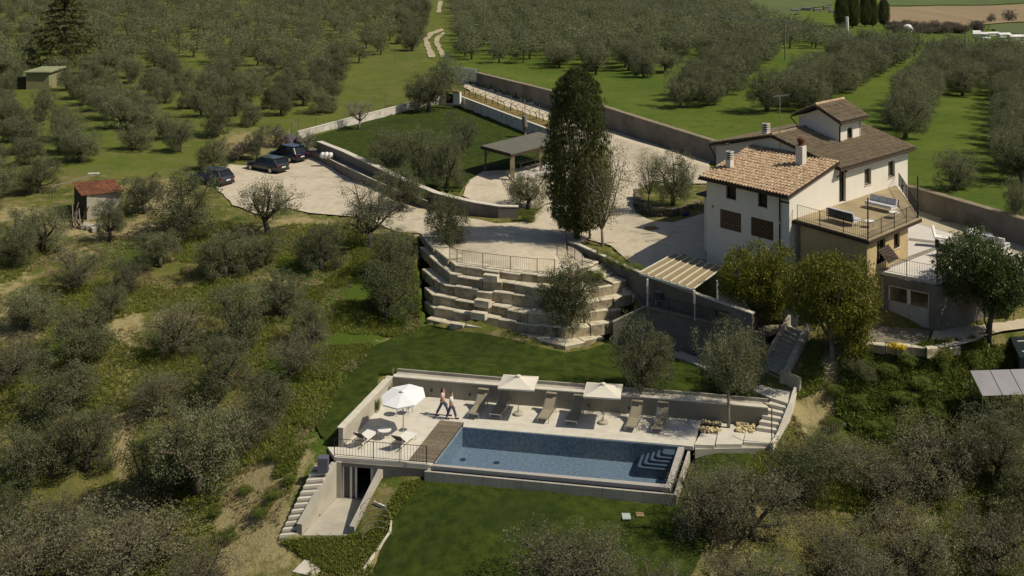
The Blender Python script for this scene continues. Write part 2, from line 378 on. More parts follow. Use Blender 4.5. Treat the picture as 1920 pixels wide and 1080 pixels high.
# stone terrace footprint: ground under the tiers is dug away
T = {1: (4.45, [(786, 437), (807, 461), (854, 497), (905, 505), (957, 511), (1007, 516), (1035, 517), (1096, 501), (1124, 491)]),
     2: (3.95, [(786, 462), (812, 486), (845, 513), (905, 523), (962, 531), (1018, 541), (1060, 548), (1110, 539), (1150, 533), (1178, 526)]),
     3: (3.28, [(790, 502), (808, 518), (833, 533), (895, 544), (962, 552), (1029, 562), (1075, 572), (1119, 563), (1150, 558), (1184, 549)]),
     4: (2.60, [(796, 537), (812, 552), (854, 560), (907, 569), (990, 585), (1037, 590), (1064, 595), (1096, 586), (1130, 583), (1165, 579)]),
     5: (1.92, [(796, 563), (815, 577), (851, 583), (907, 594), (990, 606), (1059, 618), (1129, 609), (1158, 603)]),
     6: (1.25, [(799, 599), (843, 608), (907, 619), (990, 635), (1059, 648), (1096, 640), (1132, 631)])}
TL = {k: [P(x, y, z) for x, y in pts] for k, (z, pts) in T.items()}
back = offs(TL[1], -.0)
b1 = [Vector((p.x, p.y)) for p in offs(TL[1], .45)]
TP = [tuple(p) for p in b1] + [tuple(P(1185, 505, 4.0)[:2]), tuple(P(1200, 560, 3.2)[:2]), tuple(P(1190, 600, 2)[:2])] + [tuple(p[:2]) for p in TL[6][::-1]] + [tuple(P(792, 560, 1.9)[:2]), tuple(P(783, 480, 3.6)[:2])]
HPRE = HB.copy()
setlev(TP, .7)
# the stair gully along the long terrace wall, the lower patio, house pad
SW = [P(1072, 458, 4.5), P(1200, 511, 4.5), P(1262, 535, 4.5), P(1432, 592, 4.5)]      # top line of the long wall beside the stone stairs
PAT = [P(1190, 556, 3.2), P(1262, 552, 3.2), P(1420, 592, 3.2), P(1462, 606, 3.2), P(1430, 626, 3.2), P(1211, 577, 3.2)]
setlev([P(1180, 515, 3.5), P(1262, 545, 3.5), P(1440, 598, 3.3), P(1480, 600, 3.3), P(1435, 646, 3.2), P(1209, 592, 3.2), P(1160, 610, 2.2), P(1175, 560, 3.2)], .8)
setlev([P(1180, 515, 3.5), P(1262, 545, 3.5), P(1440, 598, 3.3), P(1480, 600, 3.3), P(1435, 619, 3.2), P(1215, 569, 3.2), P(1190, 567, 3.2)], 3.0)
# pool hole
PB = [P(724, 702, 0.9), P(1434, 766, .9), P(1437, 782, .4), P(1430, 826, -.3), P(1310, 838, -.2), P(1270, 932, -.4), P(795, 895, -.3), P(700, 878, 0), P(606, 862, 0), P(617, 838, .5)]
setlev([P(795, 903, -.74), P(1262, 952, -.74), P(1325, 846, -.7), P(1335, 836, -.7), P(1300, 822, -.4), P(1255, 900, -.74), P(800, 866, -.74)], -.74)
setlev([P(725, 703, 0.9), P(1444, 763, .9), P(1453, 798, -.0), P(1447, 824, 0), P(1300, 826, 0), P(1258, 914, -.3), P(806, 874, -.3), P(690, 873, -.1), P(621, 862, -.1), P(621, 840, .5)], -3.2)
# ramp in front of the basement
RMP = [P(636, 930, -2.15), P(712, 930, -2.15), P(650, 1010, -2.15), P(568, 1010, -2.15)]
setlev([P(631, 915, -2.15), P(716, 915, -2.15), P(656, 1003, -2.15), P(566, 1003, -2.15)], -2.3)
# upper patio right of the house, garage yard
UP = [P(1650, 497, 6.5), P(1757, 518, 6.5), P(1790, 514, 6.5), P(1965, 490, 6.5), P(1965, 470, 6.5), P(1715, 392, 6.5), P(1560, 400, 6.5)]
setlev([P(1645, 522, 6.5), P(1757, 533, 6.5), P(1965, 503, 6.5), P(1965, 615, 3.5), P(1880, 625, 3.5), P(1740, 656, 3.4), P(1600, 640, 3.4), P(1625, 600, 3.5)], 3.35)
setlev(UP, 6.2)
GY_ = [P(1640, 610, 3.5), P(1755, 625, 3.5), P(1930, 560, 3.5), P(1930, 600, 3.5), P(1850, 640, 3.4), P(1740, 650, 3.4), P(1605, 638, 3.4)]
# the planter curve by the house
PLC = [(1188, 372), (1192, 388), (1205, 402), (1230, 412), (1265, 414), (1300, 405), (1318, 396)]
PLP = [P(x, y, 4.5) for x, y in PLC]
setlev([tuple(p[:2]) for p in offs(PLP, .3)] + [tuple(P(1325, 362, 5.5)[:2]), tuple(P(1280, 345, 5.5)[:2]), tuple(P(1200, 350, 5.5)[:2])], 5.35)
HO = HB.copy()
def sampler(G):
    def f(x, y):
        x = np.asarray(x, float); y = np.asarray(y, float)
        i = np.clip(np.searchsorted(XS, x) - 1, 0, len(XS) - 2); j = np.clip(np.searchsorted(YS, y) - 1, 0, len(YS) - 2)
        u = np.clip((x - XS[i]) / (XS[i + 1] - XS[i]), 0, 1); v = np.clip((y - YS[j]) / (YS[j + 1] - YS[j]), 0, 1)
        return (G[j, i] * (1 - u) + G[j, i + 1] * u) * (1 - v) + (G[j + 1, i] * (1 - u) + G[j + 1, i + 1] * u) * v
    return f
hz = sampler(HO); hpre = sampler(HPRE)
_YY = 50 * 1.0025 ** np.arange(1400)
def PT(px, py):
    """the ground point seen at photo pixel"""
    x = (px - 960) / F * _YY; zr = H - (py - YH) / F * _YY; d = zr - hz(x, _YY); k = np.argmax(d < 0)
    if d[k] >= 0 or k == 0: k = len(_YY) - 1
    t = d[k - 1] / (d[k - 1] - d[k]); Y = _YY[k - 1] + t * (_YY[k] - _YY[k - 1]); X = (px - 960) / F * Y
    return Vector((X, Y, float(hz(X, Y))))

def smooth_noise_edge(pts, amp, step=1.2, seed=3):
    r = random.Random(seed); out = []; n = len(pts)
    for i in range(n):
        a = Vector(pts[i][:2]); b = Vector(pts[(i + 1) % n][:2]); k = max(1, int((b - a).length / step)); d = (b - a)
        nn = Vector((-d.y, d.x)).normalized() if d.length > 0 else Vector((0, 0))
        for j in range(k):
            out.append(a + d * (j / k) + nn * (r.uniform(-amp, amp) if j else 0))
    return out
SHEETS = []
def sheet(name, pts, m, amp=.15, step=1.2, grid=.7, lift=.02, lower=True, kind='structure', flat=None):
    ed = smooth_noise_edge(pts, amp, step)
    P2 = [(p[0], p[1]) for p in ed]; xs = [p[0] for p in P2]; ys = [p[1] for p in P2]
    gx, gy = np.meshgrid(np.arange(min(xs), max(xs), grid), np.arange(min(ys), max(ys), grid)); gx = gx.ravel() + .013; gy = gy.ravel() + .017
    m_in = inpoly(gx, gy, P2)
    co = [Vector(p) for p in P2] + [Vector((a, b)) for a, b in zip(gx[m_in], gy[m_in])]
    n = len(P2)
    res = delaunay_2d_cdt(co, [(i, (i + 1) % n) for i in range(n)], [], 0, 1e-4)
    vv, faces = res[0], res[2]
    X = np.array([v.x for v in vv]); Y = np.array([v.y for v in vv])
    Z = (hpre if name == 'gravel_drive' else hz)(X, Y) + lift if flat is None else np.full(X.shape, flat)
    keep = []
    for f in faces:
        cx = sum(vv[i].x for i in f) / len(f); cy = sum(vv[i].y for i in f) / len(f); keep.append((cx, cy))
    k = inpoly(np.array([c[0] for c in keep]), np.array([c[1] for c in keep]), P2)
    mb = MB(); mb.poly([(a, b, c) for a, b, c in zip(X, Y, Z)], [f for f, q in zip(faces, k) if q])
    if lower: SHEETS.append(P2)
    o = single(name, mb, m, kind=kind)
    return o
def PTs(l): return [PT(*p) for p in l]

sheet('gravel_drive', PTs([(372, 322), (400, 316), (430, 309), (470, 312), (505, 303), (560, 290), (600, 300), (640, 328), (700, 354), (760, 380), (830, 398), (870, 408), (930, 420), (975, 418), (1003, 402)])
      + [P(1020, 385, 4.75)] + PTs([(1060, 372), (1062, 330), (1046, 262), (1040, 232), (960, 203), (900, 179), (872, 166), (870, 158), (893, 160), (1060, 216), (1200, 263), (1332, 304), (1330, 345), (1290, 345), (1225, 340), (1186, 366), (1188, 388), (1203, 406), (1232, 416), (1262, 418)])
      + [P(1325, 415, 4.5), P(1325, 500, 4.5), P(1260, 520, 4.5), P(1200, 494, 4.5), P(1145, 462, 4.5), P(1100, 452, 4.5), P(1085, 462, 4.5)]
      + [P(1110, 496, 4.45), P(1096, 500, 4.45), P(1035, 514, 4.45), P(957, 509, 4.45), P(854, 494, 4.45), P(808, 459, 4.45), P(789, 434, 4.45), P(745, 428, 4.45)] + PTs([(700, 412), (640, 405), (580, 400), (540, 390), (480, 402), (435, 385), (405, 352)]), m_gravel, amp=.18, grid=.6, lift=.05)
CG = [P(882, 337, 5.2), P(905, 322, 5.2), P(960, 318, 5.2), P(1033, 318, 5.2), P(1045, 362, 5.2), P(1010, 384, 5.0), P(960, 383, 5.2), P(900, 374, 5.2), P(868, 362, 5.2)]
sheet('court_gravel', CG, m_gravel, amp=.15, lift=.05)
sheet('court_lawn', [P(564, 262, 5.2), P(800, 197, 5.2), P(854, 197, 5.2), P(1032, 268, 5.2), P(1034, 312, 5.2), P(905, 320, 5.2), P(880, 336, 5.2), P(863, 360, 5.2), P(800, 352, 5.2), P(720, 325, 5.2), P(660, 302, 5.2), P(600, 276, 5.2)], m_lawn, amp=.0, lift=.03)
sheet('dry_vine_bed', VS, m_dryg, amp=.1, lift=.03)
for rut in ([(803, 108), (797, 88), (794, 72), (803, 62), (828, 54), (832, 57), (812, 65), (803, 74), (808, 88), (816, 108)], [(826, 108), (820, 92), (813, 78), (817, 70), (832, 60), (836, 63), (824, 72), (822, 78), (829, 92), (838, 108)], [(818, 24), (822, 2), (830, 2), (826, 24)]):
    sheet('dirt_track', PTs(rut), m_track, amp=.2, step=1.5, grid=1.2, lift=.06)
sheet('upper_lawn', PTs([(590, 795), (612, 745), (650, 690), (700, 650), (760, 622), (805, 610), (860, 622), (1000, 650), (1060, 662), (1135, 645), (1160, 640), (1200, 660)]) + [P(1300, 668, 1.0), P(1420, 712, 1.0), P(1440, 752, 1.0), P(1434, 762, .95), P(735, 700, .95), P(726, 701, .95), P(620, 826, .4)], m_lawn, amp=.3, step=1.5, grid=.6, lift=.05)
sheet('lower_lawn', [P(797, 897, -.75), P(1262, 946, -.75), P(1275, 930, -.75), P(1308, 846, -.5), P(1420, 842, -.5)] + PTs([(1400, 880), (1345, 930), (1335, 1000), (1300, 1075), (1250, 1120), (690, 1110), (712, 1040), (735, 985), (745, 940), (765, 905)]), m_lawn, amp=.3, step=1.5, grid=.6, lift=.05)

# lower the ground a little below every sheet, then build it
for poly in SHEETS:
    m = inpoly(GX, GY, poly); HB[m] -= .14
def maskpx(lst):
    px, py = PJ(GX, np.maximum(GY, 20), HO); r = np.zeros(GX.shape)
    for cx, cy, rx, ry, s in lst:
        r = np.maximum(r, s * np.clip(1.6 - np.hypot((px - cx) / rx, (py - cy) / ry), 0, 1))
    return r
dry = maskpx([(228, 660, 22, 60, 1), (240, 740, 22, 70, 1), (225, 820, 20, 70, .8), (250, 960, 40, 40, .8), (470, 900, 70, 90, .8), (450, 1000, 110, 70, .8), (380, 1060, 90, 40, .9), (40, 590, 50, 60, .6), (20, 520, 40, 50, .6),
              (540, 860, 50, 60, .6), (650, 1050, 60, 35, .7), (1560, 710, 55, 50, .9), (1520, 770, 40, 35, .8), (1600, 665, 60, 20, .8), (200, 430, 120, 18, .8), (300, 372, 50, 30, .9), (40, 405, 60, 18, .7), (120, 470, 80, 20, .5),
              (470, 268, 60, 26, .75), (230, 600, 40, 40, .7), (540, 540, 60, 20, .4), (740, 650, 50, 20, .3), (1350, 1050, 60, 50, .5), (1800, 960, 60, 40, .6), (780, 930, 60, 20, .4), (120, 1000, 80, 40, .4), (560, 420, 60, 14, .7), (740, 440, 60, 10, .6)])
lush = maskpx([(620, 560, 90, 60, 1), (560, 690, 60, 60, .9), (640, 640, 80, 50, 1), (230, 480, 70, 30, .9), (760, 560, 50, 60, 1), (560, 480, 70, 30, .8), (690, 480, 60, 25, .8), (580, 830, 40, 60, .8), (620, 1000, 60, 40, .7), (100, 640, 50, 40, .6), (430, 560, 60, 40, .6), (1550, 820, 60, 40, .6)])
meadow = np.where((_s > 0) & (GX > -12), 1.0, 0.0) * np.clip((GY - 60) / 20, 0, 1)
meadow = np.maximum(meadow, np.clip((GY - 104) / 10, 0, 1) * .55)
stripd = np.where((_s > 0) & (_d < 1.5) & (_d > .1), 1.0, 0)                  # dry verge along the wall
dry = np.maximum(dry, stripd * .8)
nx, ny = len(XS), len(YS)
me = bpy.data.meshes.new('ground')
co = np.stack([GX, GY, HB], -1).reshape(-1, 3)
idx = np.arange(nx * ny).reshape(ny, nx)
q = np.stack([idx[:-1, :-1], idx[:-1, 1:], idx[1:, 1:], idx[1:, :-1]], -1).reshape(-1, 4)
me.vertices.add(len(co)); me.vertices.foreach_set('co', co.ravel())
me.loops.add(q.size); me.loops.foreach_set('vertex_index', q.ravel())
me.polygons.add(len(q)); me.polygons.foreach_set('loop_start', np.arange(0, q.size, 4)); me.polygons.foreach_set('use_smooth', np.ones(len(q), bool))
me.update(calc_edges=True)
for nm, arr in (('dry', dry), ('lush', lush), ('meadow', meadow)):
    a = me.attributes.new(nm, 'FLOAT', 'POINT'); a.data.foreach_set('value', arr.ravel().astype(np.float32))
def ground_mat():
    m = bpy.data.materials.new('wild_ground'); m.use_nodes = True; nt = m.node_tree; N = nt.nodes; L = nt.links
    b = N['Principled BSDF']; b.inputs['Roughness'].default_value = .95; b.inputs['Specular IOR Level'].default_value = .1
    g = N.new('ShaderNodeNewGeometry').outputs['Position']
    def noise(s, d=6):
        n = N.new('ShaderNodeTexNoise'); n.inputs['Scale'].default_value = s; n.inputs['Detail'].default_value = d; n.inputs['Roughness'].default_value = .65
        L.new(g, n.inputs['Vector']); return n.outputs[0]
    def attr(n): a = N.new('ShaderNodeAttribute'); a.attribute_name = n; return a.outputs['Fac']
    def ma(op, a, bb):
        x = N.new('ShaderNodeMath'); x.operation = op
        for i, c in enumerate((a, bb)):
            if isinstance(c, (int, float)): x.inputs[i].default_value = c
            else: L.new(c, x.inputs[i])
        return x.outputs[0]
    def rr(f, lo, hi):
        r = N.new('ShaderNodeMapRange'); r.inputs[1].default_value = lo; r.inputs[2].default_value = hi; L.new(f, r.inputs[0]); return r.outputs[0]
    def mixc(fac, a, bb):
        x = N.new('ShaderNodeMix'); x.data_type = 'RGBA'; L.new(fac, x.inputs[0])
        for i, c in ((6, a), (7, bb)):
            if isinstance(c, tuple): x.inputs[i].default_value = (*c, 1)
            else: L.new(c, x.inputs[i])
        return x.outputs[2]
    wild = mixc(rr(noise(.35), .4, .6), (.075, .095, .016), (.150, .140, .042))
    wild = mixc(rr(noise(.9), .5, .62), wild, (.20, .165, .075))
    wild = mixc(rr(ma('ADD', attr('lush'), ma('MULTIPLY', noise(.8), .6)), .55, .95), wild, (.060, .095, .012))
    wild = mixc(rr(ma('ADD', attr('dry'), ma('MULTIPLY', noise(1.6), 2.2)), 1.35, 1.85), wild, (.31, .26, .13))
    mead = mixc(rr(noise(.10), .35, .65), (.068, .108, .014), (.108, .138, .022))
    mead = mixc(rr(noise(.9), .5, .75), mead, (.052, .078, .014))
    mead = mixc(rr(ma('ADD', attr('dry'), ma('MULTIPLY', noise(1.1), 1.2)), 1.0, 1.4), mead, (.24, .19, .09))
    col = mixc(rr(ma('ADD', attr('meadow'), ma('MULTIPLY', noise(.5), .3)), .5, .85), wild, mead)
    L.new(col, b.inputs['Base Color'])
    bn = N.new('ShaderNodeBump'); bn.inputs['Distance'].default_value = .10; L.new(noise(6), bn.inputs['Height']); L.new(bn.outputs[0], b.inputs['Normal'])
    return m
me.materials.append(ground_mat())
tag(link('ground', me), kind='structure')
# ------------------------------------------------------------------ stone terraces
RB2 = random.Random(21)
def blocks(parent, line, ztop, zbot, depth, seed, lo=1.0, hi=1.9, m=m_block, name='stone_block'):
    r = random.Random(seed); L = 0; cum = [0]
    for a, b in zip(line[:-1], line[1:]): L += (b - a).length; cum.append(L)
    def at(t):
        for i in range(len(line) - 1):
            if t <= cum[i + 1] + 1e-6:
                k = (t - cum[i]) / max(cum[i + 1] - cum[i], 1e-6); return line[i].lerp(line[i + 1], k)
        return line[-1]
    bl = [Vector(p) for p in offs(line, depth)]
    def atb(t):
        for i in range(len(line) - 1):
            if t <= cum[i + 1] + 1e-6:
                k = (t - cum[i]) / max(cum[i + 1] - cum[i], 1e-6); return bl[i].lerp(bl[i + 1], k)
        return bl[-1]
    cuts = [0.0]
    while cuts[-1] < L - lo:
        n = cuts[-1] + r.uniform(lo, hi)
        for c in cum[1:-1]:
            if abs(n - c) < .5: n = c
        cuts.append(min(n, L))
    if cuts[-1] < L: cuts.append(L)
    for t0, t1 in zip(cuts[:-1], cuts[1:]):
        if t1 - t0 < .15: continue
        mids = [c for c in cum if t0 + .05 < c < t1 - .05]
        ts = [t0 + .02] + mids + [t1 - .02]
        zt = ztop + r.uniform(-.08, .06); zb = zbot; fo = r.uniform(-.10, .10)
        f = [at(t) for t in ts]; b = [atb(t) for t in ts]
        vv = []; k = len(ts)
        for i in range(k):
            d = (Vector((f[i].x, f[i].y)) - b[i]).normalized()
            fx = Vector((f[i].x, f[i].y)) + d * (fo + r.uniform(-.05, .05)); jt = r.uniform(-.015, .015)
            fb = fx + d * r.uniform(-.03, .03)
            vv += [(fb.x, fb.y, zb), (fx.x, fx.y, zt - .05 + jt), (fx.x - d.x * .05, fx.y - d.y * .05, zt + jt), (b[i].x, b[i].y, zt + jt), (b[i].x, b[i].y, zb)]
        ff = []
        for i in range(k - 1):
            for j in range(5): ff.append((5 * i + j, 5 * i + 5 + j, 5 * i + 5 + (j + 1) % 5, 5 * i + (j + 1) % 5))
        ff += [(0, 1, 2, 3, 4), tuple(range(5 * k - 5, 5 * k))[::-1]]
        mb = MB(); mb.poly(vv, ff); mb.mi = [1 if (q_ < 5 * (k - 1) and q_ % 5 in (1, 2)) else 0 for q_ in range(len(ff))]; part(name, mb, [m, m_blockd if m is m_block else m], parent)  # top faces get the paler stone, sunlit top against shaded side put into colour
tw = root('terraced_stone_wall', P(990, 640, .8), 'large stepped retaining wall of rough limestone blocks below the gravel drive', 'wall')
zb = {1: 3.9, 2: 3.2, 3: 2.5, 4: 1.85, 5: 1.2, 6: .55}
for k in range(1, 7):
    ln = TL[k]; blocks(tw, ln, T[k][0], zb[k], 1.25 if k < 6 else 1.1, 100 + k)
# the planting bed beside the second tier
mb = MB(); mb.prism([P(*p, 3.9) for p in [(1100, 512), (1120, 508), (1150, 525), (1170, 527), (1112, 538), (1098, 535)]], 3.2, 3.9); single('planting_bed', mb, m_soil, kind='structure')
st = root('stone_block_steps', P(890, 600, 1.2), 'loose pale stone blocks set as steps climbing the terraced limestone wall', 'steps')
for (x0, y0, x1, y1, zb_) in [(889, 572, 916, 576, 2.6), (882, 595, 909, 599, 1.93), (843, 616, 868, 620, 1.25), (873, 620, 902, 624, 1.25), (905, 525, 932, 528, 3.95)]:
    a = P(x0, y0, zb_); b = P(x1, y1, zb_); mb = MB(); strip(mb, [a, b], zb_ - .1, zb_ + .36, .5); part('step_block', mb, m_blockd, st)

# ------------------------------------------------------------------ railings
def railing(name, pts, h, label, group=None, sp=.14, m=None, posts=True, cat='railing', tw_=.035, bar=.014):
    m = m or m_black; rt = root(name, pts[0], label, cat, group); off = Vector(pts[0])
    for a, b in zip(pts[:-1], pts[1:]):
        mb = MB(); mb.bar(a - off + V(0, 0, h), b - off + V(0, 0, h), tw_, .02); local('top_rail', mb, m, rt)
        mb = MB(); mb.bar(a - off + V(0, 0, .1), b - off + V(0, 0, .1), .025, .02); local('bottom_rail', mb, m, rt)
    mb = MB(); mb.box((0, 0, (h + .1) / 2), (bar, bar, h - .1)); bm_ = mb.mesh('baluster', m)
    mb = MB(); mb.box((0, 0, h / 2), (.04, .04, h)); pm = mb.mesh('post', m)
    for p in along(pts, sp): link('baluster', bm_, rt, p - off)
    if posts:
        for a, b in zip(pts[:-1], pts[1:]):
            n = max(1, round((b - a).length / 1.8))
            for i in range(n): link('post', pm, rt, a.lerp(b, i / n) - off)
        link('post', pm, rt, pts[-1] - off)
    return rt
railing('iron_railing', [P(843, 486, 4.47), P(857, 494, 4.47), P(905, 501, 4.47), P(957, 507, 4.47), P(1007, 512, 4.47), P(1040, 513, 4.47)], 1.0, 'thin black iron railing along the top of the stepped limestone wall', 'black iron railings')
railing('iron_railing', [P(1062, 462, 4.5), P(1064, 478, 4.5), P(1092, 499, 4.47), P(1120, 489, 4.45)], .95, 'black iron railing at the head of the stone stairs beside the cypress', 'black iron railings')

# ------------------------------------------------------------------ long wall beside the stone stairs, the stairs, lower patio
mb = MB()
swp = [P(1064, 461, 4.5), P(1080, 466, 4.5), P(1130, 489, 4.5), P(1200, 521, 4.5), P(1262, 543, 4.5), P(1335, 569, 4.5), P(1410, 592, 4.5)]
swt = [4.72, 4.8, 4.8, 4.8, 4.7, 4.7, 4.6]
swl = root('stair_wall', swp[3], 'long rendered wall with pale coping rising beside the stone stairs to the cypress', 'wall')
strip(mb, swp, 2.9, swt, .25); part('wall_face', mb, m_rwall, swl)
mb = MB(); strip(mb, [Vector((p.x, p.y)) for p in offs(swp, -.04)], [z + .002 for z in swt], [z + .07 for z in swt], .34); part('coping', mb, m_cap, swl)
ss = root('stone_stairs', P(1190, 550, 3.2), 'wide pale stone stairs going down between the stepped wall and the long wall', 'stairs')
n = 9
for i in range(n):
    t = i / n; t1 = (i + 1) / n; z = lerp(4.3, 3.22, i / (n - 1))
    def LL(t): z = lerp(4.42, 3.2, t); return P(lerp(1100, 1190, t), lerp(503, 553, t), z)
    def RR(t): z = lerp(4.42, 3.2, t); return P(lerp(1128, 1216, t), lerp(490, 541, t), z)
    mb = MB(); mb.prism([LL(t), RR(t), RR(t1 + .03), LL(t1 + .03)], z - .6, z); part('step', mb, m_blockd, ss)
pat = [P(1190, 552, 3.2), P(1216, 541, 3.2), P(1262, 558, 3.2), P(1335, 586, 3.2), P(1410, 610, 3.2), P(1470, 606, 3.3), P(1476, 612, 3.3), P(1432, 629, 3.2), P(1209, 579, 3.2)]
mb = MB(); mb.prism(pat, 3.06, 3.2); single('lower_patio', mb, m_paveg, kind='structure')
lw = root('patio_retaining_wall', P(1300, 665, .9), 'tall grey concrete retaining wall under the pergola patio', 'wall')
pw = [P(1150, 604, 2.4), P(1208, 578, 3.2), P(1300, 599, 3.2), P(1432, 630, 3.2)]
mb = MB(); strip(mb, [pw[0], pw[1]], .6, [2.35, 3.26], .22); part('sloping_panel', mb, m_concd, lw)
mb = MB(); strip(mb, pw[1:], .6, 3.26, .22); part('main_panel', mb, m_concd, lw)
mb = MB(); strip(mb, [Vector((p.x, p.y)) for p in offs(pw, -.03)], [2.36, 3.264, 3.264, 3.264], [2.42, 3.32, 3.32, 3.32], .28); part('coping', mb, m_conc, lw)
railing('iron_railing', [P(1210, 578, 3.32), P(1300, 598.5, 3.32), P(1430, 629, 3.32)], .95, 'black iron railing in front of the pergola on the grey retaining wall', 'black iron railings', sp=.12)
gs = root('garden_ledge', P(1290, 680, 1.0), 'low pale stone ledge in the lawn below the grey retaining wall', 'ledge')
mb = MB(); strip(mb, [P(1258, 664, 1.15), P(1300, 680, 1.15), P(1320, 690, 1.15), P(1385, 715, 1.15)], .6, 1.15, .9); part('slab', mb, m_conc, gs)

# pergola over the lower patio
pg = root('slatted_pergola', P(1300, 600, 3.2), 'pergola with cream slats over reed matting on the lower patio', 'pergola')
zt = 5.3
C0, C1, C2, C3 = P(1200, 510, zt), P(1266, 474, zt), P(1357, 500, zt), P(1301, 541, zt)
mb = MB(); o = V(0, 0, -.06); mb.prism([C0, C1, C2, C3], zt - .07, zt - .045); part('reed_matting', mb, mat('reed_matting', (.30, .24, .13), (.22, .175, .09), 6, .9), pg)
for i in range(8):
    t = i / 7; a = C0.lerp(C3, t); b = C1.lerp(C2, t); mb = MB(); mb.bar(a, b, .07, .06); part('slat', mb, m_canvas, pg)
for a, b in ((C0, C3), (C1, C2)):
    mb = MB(); mb.bar(a - V(0, 0, .12), b - V(0, 0, .12), .1, .14); part('beam', mb, m_white, pg)
for c in (P(1214, 577, 3.2), P(1302, 600, 3.2), P(1262, 552, 3.2), P(1345, 580, 3.2)):
    mb = MB(); mb.bar(c, V(c.x, c.y, zt - .19), .12); part('post', mb, m_white, pg)

# ------------------------------------------------------------------ pool terrace
D = lambda x, y: P(x, y, 0)
deck_poly = [D(736, 738.5), D(1315, 787.5), D(1300, 837), D(863, 800), D(868, 792), D(825, 788), D(764, 864), D(803, 869), D(802, 873), D(627, 857), D(614, 838), D(642, 838)]
deck_poly = [D(736, 738.5), D(1315, 787.5), D(1300, 837), D(868, 800), D(870, 792), D(825, 788), D(763, 867), D(627, 857), D(614, 838), D(642, 838)]
mb = MB(); mb.prism(deck_poly, -.22, 0); single('pool_deck', mb, m_deck, kind='structure')
mb = MB()
for q in ([(1314, 812.5), (1344, 815), (1339, 835), (1302, 833.5)], [(1347, 808), (1397, 812), (1391, 833), (1342, 833)], [(1399, 808), (1418, 806.5), (1462, 812), (1449, 832), (1394, 829)]):
    mb.prism([D(*p) for p in q], -.18, .003)
mb.prism([D(1316, 788), D(1420, 799), D(1418, 812), D(1314, 811)], -.25, -.05)
single('deck_slabs', mb, m_deck, kind='structure')
mb = MB(); strip(mb, [D(627.5, 858), D(762, 868.3), D(806, 872)], -2.3, -.221, .25)
# body of the terrace under the slab
mb = MB(); mb.prism([D(1303, 836), D(1395, 834), D(1448, 834), D(1448, 826), D(1310, 812)], -.7, -.19); single('terrace_base', mb, m_conc, kind='structure')

bw = root('pool_retaining_wall', D(1000, 762), 'pale concrete retaining wall with stone coping behind the row of loungers', 'wall')
bl = [D(736, 738), D(1000, 761.6), D(1315, 787), D(1440, 799)]
b2 = offs(bl, .004)
mb = MB(); strip(mb, [Vector((p.x, p.y)) for p in offs(bl, .003)], -.5, 1.0, .28); part('wall_face', mb, mat('board_marked_concrete', (.26, .24, .19), (.21, .195, .15), .5, .85, .006, 12, c3=(.20, .19, .14), scale3=.4), bw)
mb = MB(); strip(mb, [Vector((p.x, p.y)) for p in offs(bl, -.03)], 1.002, 1.07, .42); part('coping', mb, m_cap, bw)
mb = MB(); strip(mb, [Vector((p.x, p.y)) for p in offs(bl, .40)], .6, .98, .55); part('drainage_channel', mb, m_conc, bw)
mb = MB(); strip(mb, [Vector((p.x, p.y)) for p in offs(bl, .96)], .6, 1.16, .1); part('rear_curb', mb, m_conc, bw)
lwl = root('pool_side_wall', D(690, 790), 'low pale concrete wall with coping along the left end of the pool deck', 'wall')
ll = [D(643, 839), D(736, 738)]
mb = MB(); strip(mb, ll, -.5, 1.0, .26); part('wall_face', mb, m_conc, lwl)
mb = MB(); strip(mb, [Vector((p.x, p.y)) for p in offs(ll, -.03)], 1.002, 1.072, .38); part('coping', mb, m_cap, lwl)
# wooden deck of planks along the pool end
wd = root('timber_deck', D(815, 830), 'strip of weathered grey timber decking at the left end of the pool', 'decking')
A_, B_, C_, D_ = D(825, 788.5), D(869, 792.3), D(812, 867), D(766, 863)
n = 34
for i in range(n):
    t0, t1 = i / n, (i + .9) / n; mb = MB()
    mb.prism([A_.lerp(D_, t0), B_.lerp(C_, t0), B_.lerp(C_, t1), A_.lerp(D_, t1)], -.03, .008 + RB2.uniform(-.002, .003)); part('plank', mb, m_wood, wd)
mb = MB(); mb.prism([A_, B_, C_, D_], -.22, -.035); part('joist_bed', mb, m_brown, wd)
# pool
pool = root('swimming_pool', D(1050, 850), 'long blue rectangular swimming pool with corner steps and an overflow edge', 'swimming pool')
W0, W1, W2, W3 = D(867, 800.5), D(1271.5, 836.5), D(1249, 906.5), D(816, 868)
o3 = lambda p, z: Vector((p.x, p.y, z))
mb = MB(); zf = -1.15
q = [W0, W1, W2, W3]
mb.poly([o3(p, zf) for p in q], [(0, 1, 2, 3)][:1]); mb.v; part('pool_floor', mb, m_mosaic, pool)
for (a, b) in ((W0, W1), (W1, W2), (W2, W3), (W3, W0)):
    mb = MB(); th = -.08
    strip(mb, [a, b], zf, -.05 if (a is W2 or a is W1) else -.012, .06); part('pool_wall', mb, m_mosaic, pool)
wat = bpy.data.materials.new('pool_water'); wat.use_nodes = True; N_ = wat.node_tree.nodes; L_ = wat.node_tree.links
N_.remove(N_['Principled BSDF']); tr = N_.new('ShaderNodeBsdfTransparent'); tr.inputs[0].default_value = (.82, .89, .98, 1)
gl = N_.new('ShaderNodeBsdfGlossy'); gl.inputs['Roughness'].default_value = .03; fr = N_.new('ShaderNodeFresnel'); fr.inputs[0].default_value = 1.33
mx = N_.new('ShaderNodeMixShader'); L_.new(fr.outputs[0], mx.inputs[0]); L_.new(tr.outputs[0], mx.inputs[1]); L_.new(gl.outputs[0], mx.inputs[2]); L_.new(mx.outputs[0], N_['Material Output'].inputs[0])
gp = N_.new('ShaderNodeNewGeometry'); nz = N_.new('ShaderNodeTexNoise'); nz.inputs['Scale'].default_value = 3.2; nz.inputs['Detail'].default_value = 3; nz.inputs['Distortion'].default_value = .6
